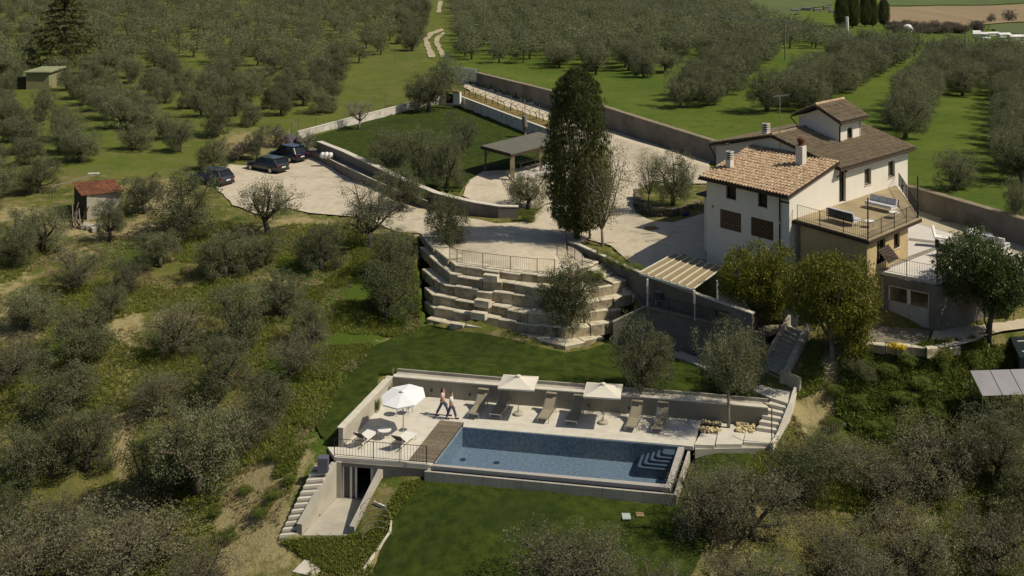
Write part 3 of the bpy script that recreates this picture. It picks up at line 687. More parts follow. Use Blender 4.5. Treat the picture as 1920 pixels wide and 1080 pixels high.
L_.new(gp.outputs['Position'], nz.inputs['Vector']); bp = N_.new('ShaderNodeBump'); bp.inputs['Distance'].default_value = .03; L_.new(nz.outputs[0], bp.inputs['Height'])
L_.new(bp.outputs[0], gl.inputs['Normal']); L_.new(bp.outputs[0], fr.inputs['Normal'])
mb = MB(); mb.poly([o3(p, -.075) for p in q], [(3, 2, 1, 0)]); part('water', mb, wat, pool)
# caustic ripples are only imitated by the floor's mottled colour; steps in the corner
u = (W0 - W1).normalized(); v = (W2 - W1).normalized()
for i in range(5):
    a = .85 + .30 * i; b = .70 + .24 * i; z = -.22 - .105 * i; rr_ = .26
    def pl(a, b, r):
        pts = [W1.copy(), W1 + u * a]; c = W1 + u * (a - r) + v * (b - r)
        for k in range(7):
            an = math.pi / 2 * k / 6; pts.append(c + u * (r * math.cos(an)) + v * (r * math.sin(an)))
        return pts + [W1 + v * b]
    pp = pl(a, b, rr_)
    mb = MB(); mb.prism([(p.x, p.y) for p in pp], zf + .002, z); stp = part('pool_step', mb, m_pstep, pool)
    ring = pl(a + .005, b + .005, rr_)[1:]; inner = pl(a - .07, b - .07, rr_ - .04)[1:]
    mb = MB(); k = len(ring); mb.poly([o3(p, z + .004) for p in ring] + [o3(p, z + .004) for p in inner] + [o3(p, z - .03) for p in ring], [(j, j + 1, k + j + 1, k + j) for j in range(k - 1)] + [(j, 2 * k + j, 2 * k + j + 1, j + 1) for j in range(k - 1)])
    part('step_nosing', mb, mat('dark_blue_nosing', (.015, .025, .045), rough=.4), stp)
def quad(name, pts, z0, z1, m, par):
    mb = MB(); mb.prism([(p.x, p.y) for p in pts], z0, z1); return part(name, mb, m, par)
F0, F1, G1 = P(808, 873, -.04), P(1256.5, 914.8, -.04), P(1283, 838, -.04)
quad('front_coping', [W3 + V(-.15, 0, 0), W2, F1, F0], -.25, -.04, m_pcop, pool)
quad('side_coping', [W1, G1, F1, W2], -.25, -.036, m_pcop, pool)
mb = MB(); strip(mb, [F0, F1, G1], -1.2, -.252, .05); part('overflow_face', mb, m_mosd, pool)
O0, O1, O2 = P(795.5, 884, -.2), P(1268, 928.5, -.2), P(1294, 846, -.2)
quad('overflow_channel', [F0, F1, G1, O2, O1, O0], -1.1, -.8, m_mosd, pool)
pn = along([Vector(O0), Vector(O1)], 1.05)
for a, b in zip(pn[:-1], pn[1:]):
    mb = MB(); d = (b - a).normalized() * .008; strip(mb, [a + d, b - d], -1.3, -.2, .14); part('concrete_panel', mb, m_conc, pool)
mb = MB(); strip(mb, [pn[-1], O1], -1.3, -.2, .14); part('concrete_panel', mb, m_conc, pool); mb = MB(); strip(mb, [O1 + V(.0, .0, 0), O2], -1.3, -.203, .14); part('side_curb', mb, m_conc, pool)
mb = MB(); strip(mb, [P(806, 873, -.2), O0 + V(.14, .12, 0)], -1.3, -.201, .14); part('end_curb', mb, m_conc, pool)
mb = MB(); mb.bar(P(868, 866 - 2, -.1), P(868, 866 - 2, -.1) + V(.1, 0, 0), .01); 
for x, y in ((868, 862), (931, 868)):
    c = P(x, y, zf); mb = MB(); mb.disc(c, .17, zf + .004, zf + .03); part('floor_drain', mb, m_mosd, pool)
mb = MB(); mb.prism([D(762, 867.8), D(806, 871.5), D(812, 868), D(766, 864.5)], -.22, .002); single('deck_edge', mb, m_deck, kind='structure')

# ------------------------------------------------------------------ basement, ramp and side steps
bs = root('basement_front', D(700, 866), 'concrete basement front under the pool deck with tall glass doors', 'basement')
f0, f1 = D(629, 858.6), D(806, 872.2)
def fx(px): 
    t = 0; 
    for _ in range(30):
        p = f0.lerp(f1, t); t += (px - PJ(p.x, p.y, 0)[0]) / (PJ(f1.x, f1.y, 0)[0] - PJ(f0.x, f0.y, 0)[0])
    return f0.lerp(f1, t)
def fw(x0, x1, z0, z1, dep, m, name, push=0.0):
    a, b = fx(x0), fx(x1); mb = MB(); q = offs([a, b], push); strip(mb, [Vector((p.x, p.y)) for p in q], z0, z1, dep); return part(name, mb, m, bs)
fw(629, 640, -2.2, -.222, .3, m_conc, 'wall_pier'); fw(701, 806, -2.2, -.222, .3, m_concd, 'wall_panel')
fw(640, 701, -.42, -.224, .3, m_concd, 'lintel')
fr_ = fw(641, 644, -2.15, -.43, .12, m_white, 'door_frame', .1); fw(655, 659, -2.15, -.43, .12, m_white, 'door_frame', .1); fw(665, 668, -2.15, -.43, .12, m_white, 'door_frame', .1); fw(694, 697.5, -2.15, -.43, .12, m_white, 'door_frame', .1)
fw(644, 655, -2.15, -.44, .04, m_glass, 'glass_door', .13); fw(659, 665, -2.15, -.44, .04, m_glass, 'glass_door', .13)
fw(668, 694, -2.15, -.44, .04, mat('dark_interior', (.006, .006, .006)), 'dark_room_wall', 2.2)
fw(697.5, 701, -2.2, -.43, .3, m_conc, 'wall_pier')
mb = MB(); mb.prism([fx(640), fx(701), Vector((fx(701).x + .3, fx(701).y + 2.4, 0)), Vector((fx(640).x + .3, fx(640).y + 2.4, 0))], -2.35, -2.14); part('room_floor', mb, m_concd, bs)
mb = MB(); mb.prism([fx(632), fx(712), P(657, 1004, -2.15), P(566, 1004, -2.15)], -2.5, -2.141); single('ramp_floor', mb, m_conc, kind='structure')
wl = root('ramp_wing_wall', P(600, 960, -2.2), 'sloping pale concrete wing wall between the side steps and the basement ramp', 'wall', 'wing walls of the basement ramp')
mb = MB(); strip(mb, [P(566, 1003, -2.15), fx(631) + V(0, -.01, 0)], -2.6, [-1.62, -.23], .3); part('wall_face', mb, m_conc, wl)
wr = root('ramp_wing_wall', P(690, 960, -2.2), 'sloping pale concrete wing wall on the lawn side of the basement ramp', 'wall', 'wing walls of the basement ramp')
mb = MB(); strip(mb, [fx(709) + V(0, -.01, 0), P(655, 1003, -2.15)], -2.6, [-.40, -1.70], .28); part('wall_face', mb, m_conc, wr)
sd = root('side_steps', P(575, 930, -1), 'flight of thin pale concrete steps descending left of the basement ramp', 'stairs')
for i in range(12):
    def sl_(t): z = lerp(-.2, -2.2, t); return P(lerp(590, 523, t), lerp(873, 1008, t), z)
    def sr_(t): z = lerp(-.2, -2.2, t); return P(lerp(619, 566, t), lerp(871, 1004, t), z)
    t = i / 12; t1 = (i + .86) / 12; z = lerp(-.2, -2.1, i / 11); mb = MB(); mb.prism([sl_(t), sr_(t), sr_(t1), sl_(t1)], z - .12, z); part('step', mb, m_cap, sd)
    mb = MB(); mb.prism([sl_(t + .02), sr_(t + .02), sr_(t1 + .03), sl_(t1 + .03)], z - .9, z - .125); part('riser', mb, m_concd, sd)
railing('iron_railing', [D(627, 855), D(700, 861.5), D(800, 870)], .95, 'black iron railing along the deck edge above the basement doors', 'black iron railings', sp=.17)
mb = MB(); mb.box(P(606, 866, .2) + V(0, 0, -.1), (.55, .5, .75)); o = single('storage_box', mb, mat('slate_plastic', (.10, .10, .13), rough=.6), 'slate grey storage box at the top of the side steps', 'box')
sb2 = root('garden_slab_path', P(595, 1050, -2.5), 'short path of pale slabs in the grass below the basement ramp', 'path')
pp = [PT(595, 1026), PT(633, 1031), PT(612, 1057), PT(572, 1050)]; pq = [PT(571, 1052), PT(611, 1059), PT(590, 1084), PT(548, 1074)]
for qd in (pp, pq):
    mb = MB(); zz = max(p.z for p in qd) + .06; mb.prism([(p.x, p.y) for p in qd], [p.z - .2 for p in qd], [p.z + .07 for p in qd]); part('slab', mb, m_cap, sb2)
# ribbed sunken well beside the ramp
wl_ = root('hoop_frame', PT(705, 990), 'curved cage of pale metal hoops sunk in the grass beside the ramp', 'frame')
c = PT(708, 985); 
for i in range(6):
    t = i / 5; cc = Vector((c.x + lerp(-.1, .15, t), c.y + lerp(1.1, -1.0, t), c.z + lerp(.25, -.25, t)))
    pts = [cc + V(math.cos(a) * .75 - .05, math.sin(a) * .35, .35 * math.sin(a) + .15) for a in [math.radians(q) for q in range(-10, 200, 20)]]
    mb = MB(); mb.tube(pts, .014, 5); part('hoop', mb, m_barkl, wl_)
mb = MB(); pts = [PT(700, 945), PT(722, 955), PT(732, 975), PT(730, 1000), PT(715, 1022), PT(700, 1042), PT(680, 1072)]
strip(mb, pts, [p.z - .3 for p in pts], [p.z + .14 for p in pts], .10); part('curved_edge', mb, m_cap, wl_)
for (x, y, m, lb) in ((1174, 969, mat('pale_cover', (.36, .40, .38)), 'square pale grey inspection cover on the lower lawn'), (1200, 967, mat('ochre_cover', (.25, .18, .09)), 'small brown inspection cover on the lower lawn')):
    p = PT(x, y); mb = MB(); mb.box(p + V(0, 0, .06), (.42, .75, .06) if x < 1190 else (.4, .4, .05)); single('inspection_cover', mb, m, lb, 'cover', 'inspection covers in the lawn')

# ------------------------------------------------------------------ garden stairs right of the pool
ls = root('lower_garden_stairs', D(1440, 812), 'pale stone stairs with wide treads rising from the pool deck to the landing', 'stairs')
for i in range(5):
    def A2(t): z = lerp(0, 1.15, t); return P(lerp(1418, 1445, t), lerp(808, 747, t), z)
    def B2(t): z = lerp(0, 1.15, t); return P(lerp(1460, 1483, t), lerp(814, 757, t), z)
    z = .2 * (i + 1); mb = MB(); mb.prism([A2(i / 5), B2(i / 5), B2((i + 1.02) / 5), A2((i + 1.02) / 5)], z - .5 - .1 * i, z); part('step', mb, m_cap, ls)
mb = MB(); sp_ = [P(1449, 833, .1), P(1462, 813, .15), P(1484, 760, 1.1), P(1499, 716, 1.35)]; strip(mb, sp_, -.6, [.14, .2, 1.25, 1.6], .14); part('stringer', mb, m_cap, ls)
ld = [P(1384, 718, 1.17), P(1432, 703, 1.17), P(1466, 719, 1.17), P(1499, 727, 1.17), P(1484, 758, 1.17), P(1440, 744, 1.17)]
mb = MB(); mb.prism(ld, .55, 1.17); single('stair_landing', mb, m_deck, kind='structure')
us = root('upper_garden_stairs', P(1450, 700, 1.2), 'long straight concrete stairs in shade climbing to the pergola patio', 'stairs')
def A3(t): z = lerp(1.17, 3.35, t); return P(lerp(1424, 1480, t), lerp(706, 609, t), z)
def B3(t): z = lerp(1.17, 3.35, t); return P(lerp(1462, 1508, t), lerp(724, 622, t), z)
for i in range(13):
    z = lerp(1.34, 3.35, i / 12); mb = MB(); mb.prism([A3(i / 13), B3(i / 13), B3((i + 1.02) / 13), A3((i + 1.02) / 13)], z - .7, z); part('step', mb, m_conc if i else m_cap, us)
mb = MB(); strip(mb, [A3(.28), A3(1.05)], .6, [A3(.28).z + .45, A3(1.05).z + .45], .18); part('left_parapet', mb, m_conc, us)
mb = MB(); strip(mb, [B3(1.05), B3(0)], .6, [B3(1).z + .5, B3(0).z + .5], .32); part('right_parapet', mb, m_conc, us)
mb = MB(); strip(mb, [P(1462, 722, 1.17), P(1499, 736, 1.17)], .8, 2.05, .16); lwp = part('landing_wall', mb, m_conc, us)
for p_, nm in (((1468, 726), 'wall_lamp'),):
    pass
bp_ = root('bent_pole', P(1447, 832, 0), 'tall thin black pole with a bent arm at the foot of the garden stairs', 'pole')
b0 = P(1447, 831, 0); mb = MB(); mb.tube([b0, V(b0.x, b0.y, 1.85), V(b0.x + .0, b0.y, 1.95), V(b0.x - .35, b0.y + .6, 2.0)], .03, 6); part('pole', mb, m_black, bp_)
# cobble planters with a tree slab between
for k, (x0, x1, y0, y1, lb) in enumerate(((1317, 1353, 790, 811, 'left bed of yellow cobbles at the foot of the thin olive'), (1383, 1416, 791, 812, 'right bed of yellow cobbles between the thin olive and the stairs'))):
    pr = root('cobble_bed', D((x0 + x1) / 2, y1), lb, 'stone bed', 'beds of yellow cobbles'); rc = random.Random(k)
    mb = MB(); a = [D(x0, y0), D(x1, y0 + 2), D(x1 - 4, y1), D(x0 - 5, y1 - 1)]; mb.prism(a, -.06, -.03); part('soil', mb, m_soil, pr)
    for i in range(75):
        s, t = rc.random(), rc.random()
        if k == 0 and .25 < t < .62 and s > .0: t = t * .3 if rc.random() < .5 else .7 + .3 * rc.random()
        p = a[0].lerp(a[1], s).lerp(a[3].lerp(a[2], s), t); mb = MB(); Q = Matrix.Rotation(rc.uniform(0, 3), 3, Vector((rc.random(), rc.random(), 1)).normalized())
        mb.box((p.x, p.y, .03), (rc.uniform(.12, .2), rc.uniform(.1, .16), rc.uniform(.1, .15)), M=Q); part('cobble', mb, m_ochst, pr)
# ------------------------------------------------------------------ long boundary wall, court walls
bwl = root('boundary_wall', WL[2], 'long weathered rendered retaining wall between the white drive and the green meadow', 'wall')
k = WL[:]; zb_ = [p.z - .6 for p in k]
mb = MB(); strip(mb, [Vector((p.x, p.y)) for p in k], zb_, WLt, .6); part('wall_face', mb, m_rwall, bwl)
mb = MB(); strip(mb, [Vector((p.x, p.y)) for p in offs(k, -.04)], [z + .003 for z in WLt], [z + .08 for z in WLt], .68); part('coping', mb, mat('sandy_coping', (.26, .22, .15), (.18, .15, .10), 2, .9), bwl)
def wallthing(name, label, pts, z0, z1, th, m, capm=None, group=None, pname='wall_face'):
    r = root(name, Vector((pts[0][0], pts[0][1], min(z0) if isinstance(z0, list) else z0)), label, 'wall', group)
    mb = MB(); strip(mb, [Vector(p[:2]) for p in pts], z0, z1, th); part(pname, mb, m, r)
    if capm:
        mb = MB(); zz = z1 if isinstance(z1, list) else [z1] * len(pts)
        strip(mb, [Vector((p.x, p.y)) for p in offs(pts, -.03)], [z + .003 for z in zz], [z + .06 for z in zz], th + .06); part('coping', mb, capm, r)
    return r
cl = [P(553, 250, 5.5), P(640, 226, 5.5), P(720, 207, 5.5), P(803, 187, 5.6)]
wallthing('court_wall', 'whitewashed low wall along the left edge of the court lawn, running away from the cars', [P(560, 262, 5.15), P(640, 240, 5.2), P(720, 220, 5.2), P(800, 199, 5.2)], 4.9, [6.0, 6.05, 6.1, 6.2], .3, m_wwall, m_cap)
wallthing('court_wall', 'short shaded white wall across the far end of the court lawn', [P(800, 199, 5.2), P(826, 196, 5.2), P(860, 200, 5.2)], 4.9, [6.2, 6.4, 6.55], .3, m_wwall)
wallthing('court_wall', 'white coped retaining wall in shade between the court lawn and the vine row', [P(858, 199, 5.2), P(950, 235, 5.2), P(1034, 268, 5.2)], 4.9, [6.55, 6.5, 6.5], .28, m_wwall, m_cap)
gp_ = root('gate_pillar', P(857, 190, 6), 'white gate pillar with a straw-coloured cap at the corner of the court', 'pillar')
mb = MB(); c = P(857, 192, 6); mb.box((c.x, c.y, 6.6), (1.0, .5, 1.5), rz=-.4); part('pillar_body', mb, m_white, gp_)
mb = MB(); mb.box((c.x - .9, c.y + .3, 6.45), (1.0, .5, 1.1), rz=-.4); part('meter_box', mb, m_brown, gp_)
mb = MB(); mb.box((c.x - .7, c.y + .3, 7.42), (2.4, 1.0, .12), rz=-.4); part('cap', mb, m_dryg, gp_)
# front double wall of the court
lowp = [P(572, 292, 4.5), P(600, 306, 4.5), P(640, 330, 4.5), P(700, 358, 4.5), P(760, 384, 4.5), P(800, 394, 4.5)]
def zat(pts, ys): return [ZA(p, y) for p, y in zip(pts, ys)]
lt = wallthing('court_lower_wall', 'lower stained concrete ledge wall between the parked cars and the court', lowp, 4.2, zat(lowp, [278, 290, 310, 338, 364, 377]), .9, m_rwall)
mb = MB(); strip(mb, [Vector((p.x, p.y)) for p in offs(lowp, .0)][1:], [z + .003 for z in zat(lowp, [278, 290, 310, 338, 364, 377])[1:]], [z + .05 for z in zat(lowp, [278, 290, 310, 338, 364, 377])[1:]], .12); part('edge', mb, m_cap, lt)
upp = offs(lowp, .9); upp = [Vector((p.x, p.y, 5)) for p in upp[1:]]
U1 = [P(594, 283, 5.3), P(640, 305, 5.3), P(700, 333, 5.3), P(760, 362, 5.2), P(812, 383, 5.0), P(850, 394, 4.8), P(890, 404, 4.6), P(935, 411, 4.5), P(972, 411, 4.5)]
ut = zat(U1, [266, 284, 312, 341, 362, 372, 381, 388, 389])
cuw = wallthing('court_front_wall', 'curving white-topped wall with render panels in front of the court lawn and gravel', U1, 4.2, ut, .55, m_rwall, m_cap)
# panel joints on the visible end of that wall
for i in (6, 7):
    a = U1[i]; mb = MB(); mb.box((a.x, a.y - .02, (4.4 + ut[i]) / 2), (.05, .05, ut[i] - 4.4)); part('joint_pilaster', mb, m_concd, cuw)
bgp = root('bagged_heap', P(551, 268, 4.6), 'dark netted heap with pale posts at the corner behind the parked cars', 'heap')
c = PT(552, 272); rb = random.Random(4)
for i in range(7):
    mb = MB(); mb.smooth = True; cx = c + V(rb.uniform(-.7, .7), rb.uniform(-.4, .4), rb.uniform(.2, .7)); s = rb.uniform(.35, .6)
    mb.lathe(cx, [(0.02, -s), (s * .8, -s * .6), (s, 0), (s * .75, s * .6), (.02, s)], 8); part('bag', mb, mat('dark_netting', (.06, .045, .06), (.10, .085, .09), 5, .9), bgp)
for dx in (-.9, .1, .3):
    mb = MB(); mb.bar(c + V(dx, .2, 0), c + V(dx + .3, .3, 1.6), .05); part('post', mb, m_cap, bgp)
# white rags / sacks on the lower wall
sk = root('white_sack', P(615, 295, 5.2), 'lumpy white sack lying on the lower wall in front of the court', 'sack')
mb = MB(); mb.smooth = True
for dx, dy, s in ((-.4, .2, .34), (0, .1, .38), (.42, 0, .36)):
    mb.lathe(P(612, 292, 5.75) + V(dx, dy, 0), [(0.02, -s), (s * .9, -s * .4), (s * .9, .1), (s * .5, s * .8), (.02, s)], 8)
part('cloth', mb, m_white, sk)
# gate with bars
g0, g1 = P(850, 156, 6.1), P(893, 160, 6.0)
gt = root('wide_gate', g0, 'wide pale metal lattice gate at the far end of the white drive', 'gate')
for i in range(15):
    p = g0.lerp(g1, i / 14); mb = MB(); mb.bar(p, p + V(0, 0, 2.4), .11); part('upright', mb, m_lilac, gt)
for i in range(6):
    z = .15 + i * .4; mb = MB(); mb.bar(g0 + V(0, 0, z), g1 + V(0, 0, z), .12); part('rail', mb, m_lilac, gt)
# vine row: stakes, wires and pruned vines
vr = root('vine_trellis', P(900, 195, 6), 'row of grey stakes and wires carrying bare pruned vines beside the drive', 'trellis')
v0, v1 = P(866, 177, 6.0), P(1040, 236, 5.9)
for i in range(8):
    p = v0.lerp(v1, i / 7); mb = MB(); mb.bar(p, p + V(0, 0, 1.9), .07); part('stake', mb, m_barkl, vr)
for z in (.7, 1.2, 1.7):
    mb = MB(); mb.bar(v0 + V(0, 0, z), v1 + V(0, 0, z), .014); part('wire', mb, m_bark, vr)
rv = random.Random(9)
for i in range(15):
    p = v0.lerp(v1, (i + .5) / 15); r_ = root('pruned_vine', p, 'bare pruned vine stock on the wires beside the white drive', 'vine', 'pruned vines along the drive')
    mb = MB(); q = V(0, 0, 0); h = [q, q + V(rv.uniform(-.1, .1), 0, .5), q + V(rv.uniform(-.2, .2), 0, .85)]
    mb.tube(h, [.06, .05, .04], 5); local('stem', mb, m_bark, r_)
    for s in (-1, 1):
        mb = MB(); mb.tube([h[2], h[2] + V(s * .3, 0, .18), h[2] + V(s * .55, 0, .1 + rv.uniform(0, .4))], [.04, .03, .015], 5); local('cane', mb, m_bark, r_)

# ------------------------------------------------------------------ gazebo with felt roof
gz = root('felt_roof_gazebo', P(975, 330, 5.1), 'open timber gazebo with a flat grey-green roof beside the cypress', 'gazebo')
zt = 7.7
ga, gb, gc, gd = P(902, 273, zt), P(958, 288, zt), P(1062, 262, zt), P(1010, 247, zt)
mb = MB(); mb.prism([ga, gb, gc, gd], [zt - .12] * 4, [zt] * 4); part('roof', mb, m_tarp, gz)
mb = MB(); 
for a, b in ((ga, gb), (gb, gc), (gc, gd), (gd, ga)): mb.bar(a - V(0, 0, .22), b - V(0, 0, .22), .10, .18)
part('fascia', mb, m_brown, gz)
def ins(p, f=.08): c = (ga + gb + gc + gd) / 4; return p.lerp(c, f)
for p, w_, m in ((ga, .2, m_wood), (gb, .42, m_postw), (gc, .3, m_postw), (gd, .2, m_wood), (gb.lerp(gc, .55), .2, m_postw), (ga.lerp(gd, .5), .2, m_wood)):
    c = ins(p, .1); mb = MB(); mb.bar(V(c.x, c.y, 4.9), V(c.x, c.y, zt - .32), w_); part('post', mb, m, gz)
    mb = MB(); d = (ins(p, .45) - c); mb.bar(V(c.x, c.y, zt - 1.1), V(c.x + d.x * .35, c.y + d.y * .35, zt - .35), .09); part('brace', mb, m, gz)
mb = MB(); 
for k in range(3): 
    b0 = gb.lerp(gc, .55 + .05 * k); mb.tube([V(b0.x, b0.y - .3, 5.0), V(b0.x - .4, b0.y - .35, 5.8), V(b0.x - .1, b0.y - .3, 6.7), V(b0.x + .2, b0.y, 7.5)], .035, 5)
part('climbing_stem', mb, m_barkl, gz)
tb = root('picnic_table', P(990, 312, 5.2), 'long dark timber table standing under the gazebo roof', 'table')
c = P(985, 316, 5.25); Q = math.atan2((gc - gb).y, (gc - gb).x)
mb = MB(); mb.box(c + V(0, 0, .75), (2.6, .9, .06), rz=Q); part('tabletop', mb, m_wood, tb)
for s in (-1, 1):
    for t in (-1, 1):
        mb = MB(); o = Matrix.Rotation(Q, 3, 'Z') @ V(s * 1.15, t * .35, .36); mb.box(c + o, (.09, .09, .72)); part('leg', mb, m_wood, tb)
    mb = MB(); o = Matrix.Rotation(Q, 3, 'Z') @ V(0, s * .85, .45); mb.box(c + o, (2.5, .3, .05), rz=Q); part('bench_seat', mb, m_wood, tb)
mb = MB(); c = PT(984, 258); mb.tube([c, c + V(.02, 0, 1.2), c + V(-.05, 0, 2.4)], [.34, .28, .30], 9); single('dead_trunk', mb, m_barkl, 'sawn-off thick tree trunk standing against the white court wall', 'tree trunk')
mb = MB(); mb.prism([P(945, 322, 5.2), P(1030, 306, 5.2), P(1042, 326, 5.2), P(960, 338, 5.2)], 5.1, 5.3); single('gazebo_floor', mb, m_patio, kind='structure')

# ------------------------------------------------------------------ the farmhouse
sheet('upper_path', [p for p in PTs([(1350, 548), (1420, 560), (1500, 590), (1495, 614), (1470, 606), (1410, 590), (1345, 566)])], m_gravel, amp=.15, lift=.06, lower=False)
A1 = Vector((18.54, 78.46)); av = Vector((.624, -.781)); bv = Vector((.707, .7072))
def W(t, s, z): p = A1 + bv * t + av * s; return V(p.x, p.y, z)
hs = root('farmhouse', W(3, -3, 4.5), 'white rendered farmhouse with tiled roofs, a small lookout tower and chimneys', 'house')
def onwall(px, py, o, d):
    # intersect the column px with plan line o + t d
    k = (px - 960) / F; t = (k * o.y - o.x) / (d.x - k * d.y); p = o + d * t; return t, ZA(p, py)
def opens(o, d, lst):
    out = []
    for x0, y0, x1, y1 in lst:      # photo rect of the opening: (left,top at left) (right,bottom at right)
        t0, z1 = onwall(x0, y0, o, d); t1, z0 = onwall(x1, y1, o, d)
        if t0 > t1: t0, t1 = t1, t0
        out.append((t0, t1, min(z0, z1), max(z0, z1)))
    return out
def wall_open(o, d, n, L0, L1, z0, z1, th, ops):
    """boxes round the openings; n = inward normal"""
    mb = MB(); ts = sorted({L0, L1} | {t for q in ops for t in q[:2]})
    for a, b in zip(ts[:-1], ts[1:]):
        zz = [z0]; 
        for q in ops:
            if q[0] <= a + 1e-4 and q[1] >= b - 1e-4: zz += [q[2], q[3]]
        zz = sorted(zz) + [z1]
        for i in range(0, len(zz), 2):
            if zz[i + 1] - zz[i] > .02:
                p, q_ = o + d * a, o + d * b; mb.prism([p, q_, q_ + n * th, p + n * th], zz[i], zz[i + 1])
    return mb
nA = bv; nB = -av
A0 = A1 - av * 7.32
opA = opens(A0, av, [(1361.5, 342, 1380, 375), (1421, 354, 1438.5, 390), (1350, 391, 1389.5, 437), (1408, 406, 1450, 452)])
for i in range(4):
    pass
mbA = wall_open(A0, av, nA, 0, 7.32, 3.9, 10.5, .32, opA); part('front_wall', mbA, m_plaster, hs)
def window(o, d, n, q, dep=.2, glass=m_glass, fw_=.05, m=m_brown, sill=True, split=True, name='window'):
    t0, t1, z0, z1 = q
    def pt(t, off, z): p = o + d * t + n * off; return V(p.x, p.y, z)
    mb = MB()
    def bx(a, b, c_, e, f0, f1):
        mb.prism([pt(a, f0, 0), pt(b, f0, 0), pt(b, f1, 0), pt(a, f1, 0)], c_, e)
    bx(t0, t0 + fw_, z0, z1, dep - .05, dep); bx(t1 - fw_, t1, z0, z1, dep - .05, dep); bx(t0 + fw_, t1 - fw_, z1 - fw_, z1, dep - .05, dep); bx(t0 + fw_, t1 - fw_, z0, z0 + fw_, dep - .05, dep)
    if split: bx((t0 + t1) / 2 - .025, (t0 + t1) / 2 + .025, z0 + fw_, z1 - fw_, dep - .052, dep - .002)
    w = part(name, mb, m, hs)
    mb = MB(); bx(t0 + .02, t1 - .02, z0 + .02, z1 - .02, dep, dep + .03); part('pane', mb, glass, w)
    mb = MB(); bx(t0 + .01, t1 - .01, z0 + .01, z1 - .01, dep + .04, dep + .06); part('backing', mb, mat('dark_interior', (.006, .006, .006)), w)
    if sill:
        mb = MB(); bx(t0 - .05, t1 + .05, z0 - .06, z0, -.05, dep - .06); part('sill', mb, m_cap, w)
    return w
for q in opA[:2]: window(A0, av, nA, q, split=False)
for q in opA[2:]:
    t0, t1, z0, z1 = q; rw = math.ceil((z1 - z0) / .13); gr = None
    def pt(t, off, z): p = A0 + av * t + nA * off; return V(p.x, p.y, z)
    mb = MB(); mb.prism([pt(t0, .12, 0), pt(t1, .12, 0), pt(t1, .3, 0), pt(t0, .3, 0)], z0, z1); gr = part('brick_lattice', mb, mat('dark_lattice_back', (.05, .035, .025)), hs, 'brown brick lattice filling the opening')
    mb = MB()
    for r_ in range(rw):
        z = z0 + (z1 - z0) * r_ / rw; nb = 6
        for c_ in range(nb):
            a = t0 + (t1 - t0) * ((c_ + (.5 if r_ % 2 else 0)) / nb); b = min(a + (t1 - t0) / nb * .62, t1)
            if a >= t1: continue
            mb.prism([pt(a, .04, 0), pt(b, .04, 0), pt(b, .119, 0), pt(a, .119, 0)], z + .01, z + (z1 - z0) / rw - .02)
    o_ = part('bricks', mb, m_brick, gr, kind='stuff')
# wing side wall (lit) with the sloping top, rear walls of the wing
mb = MB(); th = .32; pts = [W(.0, 0, 0), W(6.3, 0, 0), W(6.3, -th, 0), W(.0, -th, 0)]
pts = [W(.321, 0, 0), W(6.3, 0, 0), W(6.3, -th, 0), W(.321, -th, 0)]
mb.prism(pts, 3.9, [10.56, 11.72, 11.72, 10.56]); part('wing_side_wall', mb, m_plaster, hs)
mb = MB(); mb.prism([W(.321, -7.32, 0), W(6.3, -7.32, 0), W(6.3, -7.0, 0), W(.321, -7.0, 0)], 3.9, [10.5, 11.7, 11.7, 10.5]); part('wing_side_wall', mb, m_plaster, hs)
# main block
opB = opens(A1, bv, [(1573.5, 323, 1586, 377.5), (1621, 318, 1633.5, 344), (1665.5, 304, 1678, 330)])
TE = 16.9
mbB = wall_open(A1, bv, nB, 6.3, TE, 3.9, 11.38, .34, opB); part('side_wall', mbB, m_plaster, hs)
window(A1, bv, nB, opB[0], .24, m_glass, .06, m_brown, False, False, 'door')
for q in opB[1:]: window(A1, bv, nB, q, .22, m_glass, .05, m_postw)
def gable(t, s0, s1, name, up):
    mb = MB(); a, b = W(t, s0, 0), W(t, s1, 0); mid = W(t, (s0 + s1) / 2, 0); th = .32
    f = [V(a.x, a.y, 3.9), V(b.x, b.y, 3.9), V(b.x, b.y, 11.38), V(mid.x, mid.y, up), V(a.x, a.y, 11.38)]
    g = [p + V(bv.x * th, bv.y * th, 0) for p in f]
    mb.poly(f + g, [(0, 1, 2, 3, 4), (9, 8, 7, 6, 5)] + [(i, 5 + i, 5 + (i + 1) % 5, (i + 1) % 5) for i in range(5)]); part(name, mb, m_plaster, hs)
gable(6.3, -11.3, -.345, 'gable_wall', 12.86); gable(TE - .33, -11.3, -.345, 'gable_wall', 12.86)
mb = MB(); mb.prism([W(6.62, -11.3, 0), W(TE, -11.3, 0), W(TE, -10.97, 0), W(6.62, -10.97, 0)], 3.9, 11.38); part('rear_wall', mb, m_plaster, hs)
